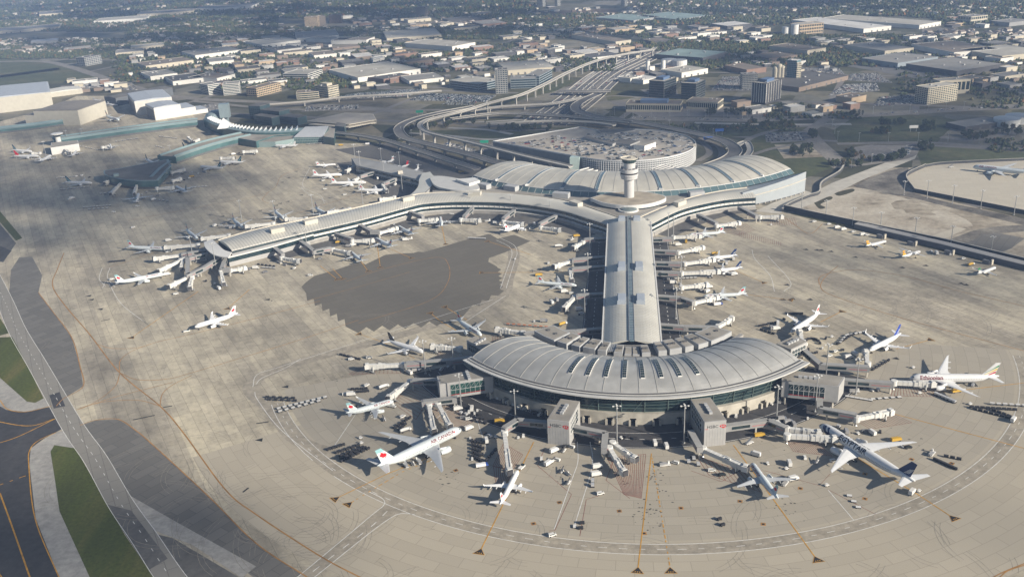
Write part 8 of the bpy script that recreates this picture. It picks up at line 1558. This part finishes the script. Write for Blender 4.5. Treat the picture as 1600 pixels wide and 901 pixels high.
for px, n, w in ((main, 90, 60), ([(985, 184), (1180, 187), (1386, 178), (1600, 165)], 40, 20), ([(1200, 82), (1360, 103), (1520, 131), (1600, 140)], 60, 50)):
    c = resample(spline(GP(px), 6), 200)
    for _ in range(n): i = random.randrange(1, 199); d = (c[i + 1 if i < 199 else i] - c[i - 1]); cars.append((c[i] + Vector((-d.y, d.x, 0)).normalized() * random.uniform(-w / 2, w / 2) + Vector((0, 0, .2)), math.atan2(d.y, d.x), random.randrange(7), 'far highway lanes'))
cars.sort(key=lambda c: (c[0] - Vector((0, 0, CAM_H))).length)
CN = ('white', 'silver', 'black', 'grey', 'blue', 'red', 'beige')
for p, an, ci, pl in cars[:290]:
    o = CP[ci].copy(); COL.objects.link(o); o.location = p; o.rotation_euler = (0, 0, an); tag(o, f'{CN[ci]} car parked on the {pl}', 'car', f'{CN[ci]} cars on the {pl}')
m = MB()
for p, an, ci, pl in cars[290:]: car_mesh(m, p, an, ci, 7)
tag(m.build('distant_parked_cars', CARC + [GLASS]), 'dense rows of tiny parked cars in the far car parks', 'cars', kind='stuff')
for o in CP: bpy.data.objects.remove(o)

# ------------------------------------------------------------------ trees
TRUNK = mat('bark', (.07, .055, .04), .9, .2); LEAFS = [mat('foliage_' + n, c, .9, .35, .5) for n, c in (('dark', (.030, .042, .018)), ('green', (.05, .065, .022)), ('olive', (.085, .078, .03)), ('russet', (.13, .065, .025)))]
def crown(m, c, r, h, n, mi, rg):
    for _ in range(n):
        v = rg.normal(size=3); v /= np.linalg.norm(v); q = rg.uniform(.35, 1) ** .5
        p = (c[0] + v[0] * r * q, c[1] + v[1] * r * q, c[2] + v[2] * h * q); s = r * rg.uniform(.16, .36); a = rg.normal(size=(3, 3)); a /= np.linalg.norm(a, axis=1)[:, None]
        m.add([tuple(np.array(p) + a[0] * s), tuple(np.array(p) + a[1] * s), tuple(np.array(p) + a[2] * s), tuple(np.array(p) - (a[0] + a[1] + a[2]) * s * .5)], [(0, 1, 2), (0, 2, 3), (0, 3, 1), (1, 3, 2)], mi[rg.integers(len(mi))])
TP = []
for k, (nm, r, h, tz, mi) in enumerate((('broadleaf_tree', 4.2, 3.8, 6.0, (0, 0, 1)), ('broadleaf_tree', 3.6, 4.4, 6.2, (0, 1, 1)), ('russet_tree', 3.2, 3.0, 5.0, (2, 3, 1)), ('conifer_tree', 2.2, 4.8, 5.4, (0, 0)))):
    t = bpy.data.objects.new(nm, None); COL.objects.link(t); m = MB(); m.lathe((0, 0, 0), [(.35, 0), (.22, tz - 1), (.08, tz + 1.5)], 6)
    for q in range(4): a = q * 1.7; m.beam((0, 0, tz - 2.2 + q * .4), (math.cos(a) * r * .6, math.sin(a) * r * .6, tz + .4), .14, .14)
    m.build('trunk', TRUNK, t); m = MB(); crown(m, (0, 0, tz), r, h, 130, mi, rng); m.build('crown', LEAFS, t); TP.append(t)
TZ = [((1290, 254, 1345, 262), 16, 'verge left of the pale haul road'), ((1320, 246, 1345, 238), 14, 'fence of the tree ringed lot'), ((1345, 252, 1400, 250), 20, 'near side of the tree ringed lot'), ((1400, 248, 1412, 238), 8, 'right end of the tree ringed lot'), ((1432, 236, 1455, 226), 14, 'clump at the bend of the pale road'), ((1360, 210, 1392, 207), 14, 'middle of the right hand lawn'), ((1372, 196, 1416, 194), 14, 'upper edge of the right hand lawn'), ((1330, 181, 1350, 180), 7, 'top of the right hand lawn'), ((1440, 197, 1462, 206), 16, 'right end of the right hand lawn'), ((1500, 219, 1545, 212), 14, 'road right of the fuel yard'), ((1545, 212, 1600, 200), 14, 'edge of the fuel tanks'), ((1230, 232, 1275, 245), 22, 'shaded ground right of the hall'), ((1262, 205, 1278, 218), 10, 'verge of the dipping road'),
 ((1170, 200, 1240, 193), 22, 'bank below the right hand highway'), ((1100, 176, 1180, 180), 22, 'front of the low columned offices'), ((1108, 152, 1180, 150), 24, 'belt behind the low columned offices'), ((1046, 150, 1058, 146), 6, 'gap between the dark twin towers'), ((1215, 168, 1270, 170), 16, 'front of the white finned tower car park'), ((860, 140, 900, 122), 26, 'slope under the pale rail track'), ((760, 205, 860, 200), 28, 'green inside the highway loops'), ((640, 196, 700, 204), 16, 'inside of the departures ramp loop'), ((700, 185, 760, 195), 16, 'ground under the flyovers'), ((480, 172, 530, 168), 14, 'verge behind the dark hotel'), ((420, 150, 460, 147), 20, 'garden of the tan brick hotel'), ((330, 146, 355, 152), 16, 'front of the striped office blocks'), ((560, 122, 640, 132), 26, 'front of the huge tan warehouse'), ((660, 116, 700, 112), 14, 'right end of the huge tan warehouse'), ((190, 118, 270, 130), 30, 'road beyond the white hangar')]
allt = [((random.uniform(b[0], b[2]) , b[1] + (b[3] - b[1]) * random.random() + random.uniform(-1.2, 1.2)), pl) for b, n, pl in TZ for _ in range(n)]
allt = sorted([(G(px), pl) for px, pl in allt], key=lambda q: q[0].length)
kinds_ = ('dark broadleaf tree', 'green broadleaf tree', 'russet autumn tree', 'dark slender conifer'); usedt = set()
for i, (p, pl) in enumerate(allt[:296]):
    k = random.choices(range(4), (4, 3, 2, 2))[0]; s = random.uniform(.55, 1.05); p = p - Vector((0, 0, .2))
    if k not in usedt: usedt.add(k); o = TP[k]; o.location = p
    else: o = dup(TP[k], p, random.uniform(0, 6))
    o.scale = (s, s, s); tag(o, f'{kinds_[k]} on the {pl}', 'tree', f'{kinds_[k]}s on the {pl}')
def blobs(name, label, zones, seed):
    rg = np.random.default_rng(seed); V_, F_, M_ = [], [], []
    oct_ = np.array([(1, 0, 0), (0, 1, 0), (-1, 0, 0), (0, -1, 0), (0, 0, 1), (0, 0, -.4)]); fo = [(0, 1, 4), (1, 2, 4), (2, 3, 4), (3, 0, 4), (1, 0, 5), (2, 1, 5), (3, 2, 5), (0, 3, 5)]
    fx = np.array(FOOT)
    for (x0, y0, x1, y1, n, sz) in zones:
        for _ in range(n):
            cx, cy = rg.uniform(x0, x1), rg.uniform(y0, y1)
            p = G((cx, cy))
            if (((fx[:, 0] - p.x) ** 2 + (fx[:, 1] - p.y) ** 2) < (fx[:, 2] * .9) ** 2).any(): continue
            for _k in range(3):
                s = sz * rg.uniform(.5, 1.2); o = len(V_); q = np.array([p.x + rg.normal(0, sz * 1.3), p.y + rg.normal(0, sz * 1.0), s * .45]); a = rg.uniform(0, 6); R_ = np.array([(math.cos(a), -math.sin(a), 0), (math.sin(a), math.cos(a), 0), (0, 0, 1)])
                V_ += [tuple(v) for v in (oct_ * s * rg.uniform(.7, 1.25, (6, 1))) @ R_ + q]; F_ += [tuple(i + o for i in f) for f in fo]; M_ += [int(rg.choice(4, p=(.5, .32, .14, .04)))] * 8
    m = MB(); m.v, m.f, m.m = V_, F_, M_; tag(m.build(name, LEAFS), label, 'woods', kind='stuff')
blobs('far_woods', 'dark tree cover of the far suburbs and road verges', [(-30, 62, 215, 92, 2100, 4.4), (200, 42, 420, 82, 2200, 4.4), (400, 44, 800, 62, 2600, 4.6), (-30, 28, 430, 50, 2200, 5.5), (-30, -5, 830, 30, 3400, 6.5), (780, 22, 1010, 60, 1200, 4.5), (950, 55, 1250, 80, 1000, 4.2), (1000, -5, 1620, 40, 3000, 6), (1200, 56, 1620, 84, 1300, 4.2), (1130, 76, 1420, 104, 600, 4.5), (320, 82, 560, 140, 900, 4.2), (560, 68, 800, 112, 800, 4.2), (180, 84, 330, 130, 420, 4.2), (1400, 84, 1620, 150, 380, 3.4), (800, 86, 960, 112, 300, 4), (1520, 120, 1620, 170, 120, 3.2), (1060, 76, 1180, 110, 250, 4), (1190, 176, 1340, 186, 60, 3), (1545, 218, 1620, 238, 50, 2.6), (1040, 196, 1240, 206, 100, 3)], 3)

# ------------------------------------------------------------------ street lamps along the highways
lp = bpy.data.objects.new('street_lamp', None); COL.objects.link(lp); m = MB(); m.lathe((0, 0, 0), [(.22, 0), (.12, 12)], 6); m.build('pole', STEEL, lp); m = MB(); m.beam((-1.6, 0, 12), (1.6, 0, 12), .14, .14); m.box((1.5, 0, 11.8), (.9, .4, .25)); m.box((-1.5, 0, 11.8), (.9, .4, .25)); m.build('lamp_head', WHITE, lp)
fl = True
for pl, px, n in (('along the broad grey flyover', [(931, 182.5), (1030, 197), (1114, 215)], 9), ('along the right hand highway', [(990, 183), (1180, 186), (1386, 178), (1590, 166)], 22), ('along the departures ramp', [(627, 211), (701, 233), (778, 254)], 9), ('on the pale road by the right lawn', [(1330, 262), (1400, 248), (1436, 234)], 5), ('along the main highway', [(1000, 92), (930, 134), (880, 172)], 9), ('round the right lawn', [(1300, 200), (1310, 222), (1480, 221), (1580, 228)], 9), ('before the low columned offices', [(960, 180), (1080, 182), (1230, 184)], 10)):
    for i, p in enumerate(resample(GP(px), n)):
        if fl: fl = False; o = lp; o.location = p
        else: o = dup(lp, p, random.uniform(0, 3))
        tag(o, f'thin twin armed street lamp {pl}, {ORD[i if px[0][0] < px[-1][0] else n - 1 - i]} from left', 'street lamp', f'street lamps {pl}')
sg = None
for i, (px, lb, m_) in enumerate((((656, 181), 'green overhead road sign at the top of the departures ramp', mat('sign_green', (.01, .22, .14), .5, 0)), ((757, 229), 'green overhead road sign at the foot of the pale rail track', mat('sign_green', (.01, .2, .1))), ((1124, 211), 'blue road sign over the broad flyover', mat('sign_blue', (.03, .12, .45), .5, 0)), ((1106, 224), 'blue road sign left of the broad flyover', mat('sign_blue', (0, 0, 1))), ((1427, 206), 'white billboard on the right hand lawn', WHITE))):
    c = G(px); t = thing('road_sign', lb, 'road sign', c, group='road signs'); m = MB(); m.box((c.x, c.y, 5), (12, .4, 4)); part(t, 'board', m, m_)
    for s in (-4, 4): m = MB(); m.box((c.x + s, c.y + .4, 0), (.4, .3, 8)); part(t, 'post', m, STEEL)

# ------------------------------------------------------------------ broken cloud high above (outside the picture): its shadows lie on the ground
ico = [tuple(v) for v in ()]
bm = bmesh.new(); bmesh.ops.create_icosphere(bm, subdivisions=2, radius=1); bm.verts.index_update(); IV = np.array([v.co for v in bm.verts]); IF = [tuple(v.index for v in f.verts) for f in bm.faces]; bm.free()
m = MB(); CZ = 2600.0; sv = np.array(sun_vec); rg = np.random.default_rng(11)
def shade(px, rx, ry, cover, r=13):
    """cloud puffs whose shadow falls in an ellipse of photo pixels round px"""
    A = (G((px[0] + rx, px[1])) - G((px[0] - rx, px[1]))).length * (G((px[0], px[1] - ry)) - G((px[0], px[1] + ry))).length * .785
    n = max(3, int(cover * A / (math.pi * r * r * 1.25)))
    for _ in range(n):
        a, q = rg.uniform(0, 6.2832), rg.uniform(0, 1) ** .6; g = np.array(G((px[0] + rx * q * math.cos(a), px[1] + ry * q * math.sin(a))))
        z = CZ + rg.uniform(-60, 60); c = g + sv * (z / sv[2]); s = r * rg.uniform(.6, 1.4)
        m.add([tuple(v) for v in IV * s * rg.uniform(.8, 1.2, 3) * (1, 1, .3) + c], IF)
for a in (((150, 285), 270, 44, 1.15, 13), ((130, 350), 230, 50, .75, 11), ((110, 845), 300, 95, 1.2, 9), ((590, 640), 160, 70, .3, 9), ((330, 830), 140, 70, .4, 9), ((1400, 395), 210, 32, .5, 12), ((1400, 205), 240, 45, 1.1, 18), ((900, 195), 280, 40, .75, 18), ((520, 185), 140, 28, .6, 18), ((1120, 215), 120, 45, .8, 18), ((80, 210), 120, 18, .55, 16), ((640, 250), 130, 25, .5, 14), ((1590, 430), 120, 40, .5, 12), ((1560, 860), 90, 60, .3, 11), ((700, 480), 120, 20, .25, 11),
          ((250, 62), 330, 22, .8, 40), ((650, 52), 260, 12, .8, 40), ((1230, 84), 200, 14, .8, 34), ((700, 100), 160, 12, .5, 30), ((1450, 70), 200, 10, .6, 34), ((1530, 130), 120, 22, .7, 28), ((400, 20), 500, 18, .7, 60), ((1200, 12), 300, 14, .6, 60), ((350, 118), 130, 12, .45, 26), ((860, 50), 120, 20, .5, 34), ((1130, 150), 130, 16, .4, 22)):
    shade(*a)
tag(m.build('broken_clouds', mat('cloud_white', (.8, .8, .8), 1, 0), smooth=True), 'broken white cumulus drifting high above the airport', 'clouds', kind='stuff')

# ------------------------------------------------------------------ haze
hm = bpy.data.materials.new('haze'); hm.use_nodes = True; t = hm.node_tree; t.nodes.remove(t.nodes['Principled BSDF'])
pv = t.nodes.new('ShaderNodeVolumePrincipled'); pv.inputs['Color'].default_value = (.42, .61, 1.0, 1); pv.inputs['Density'].default_value = 1.15e-4; pv.inputs['Anisotropy'].default_value = 0.0
t.links.new(pv.outputs[0], t.nodes['Material Output'].inputs['Volume'])
m = MB(); m.hexa([(-14200, -3200, -1.5), (14200, -3200, -1.5), (14200, 16200, -1.5), (-14200, 16200, -1.5)], [(-14200, -3200, 316), (14200, -3200, 316), (14200, 16200, 316), (-14200, 16200, 316)])
tag(m.build('haze', hm), 'pale blue haze lying over the whole landscape', 'haze', kind='stuff')
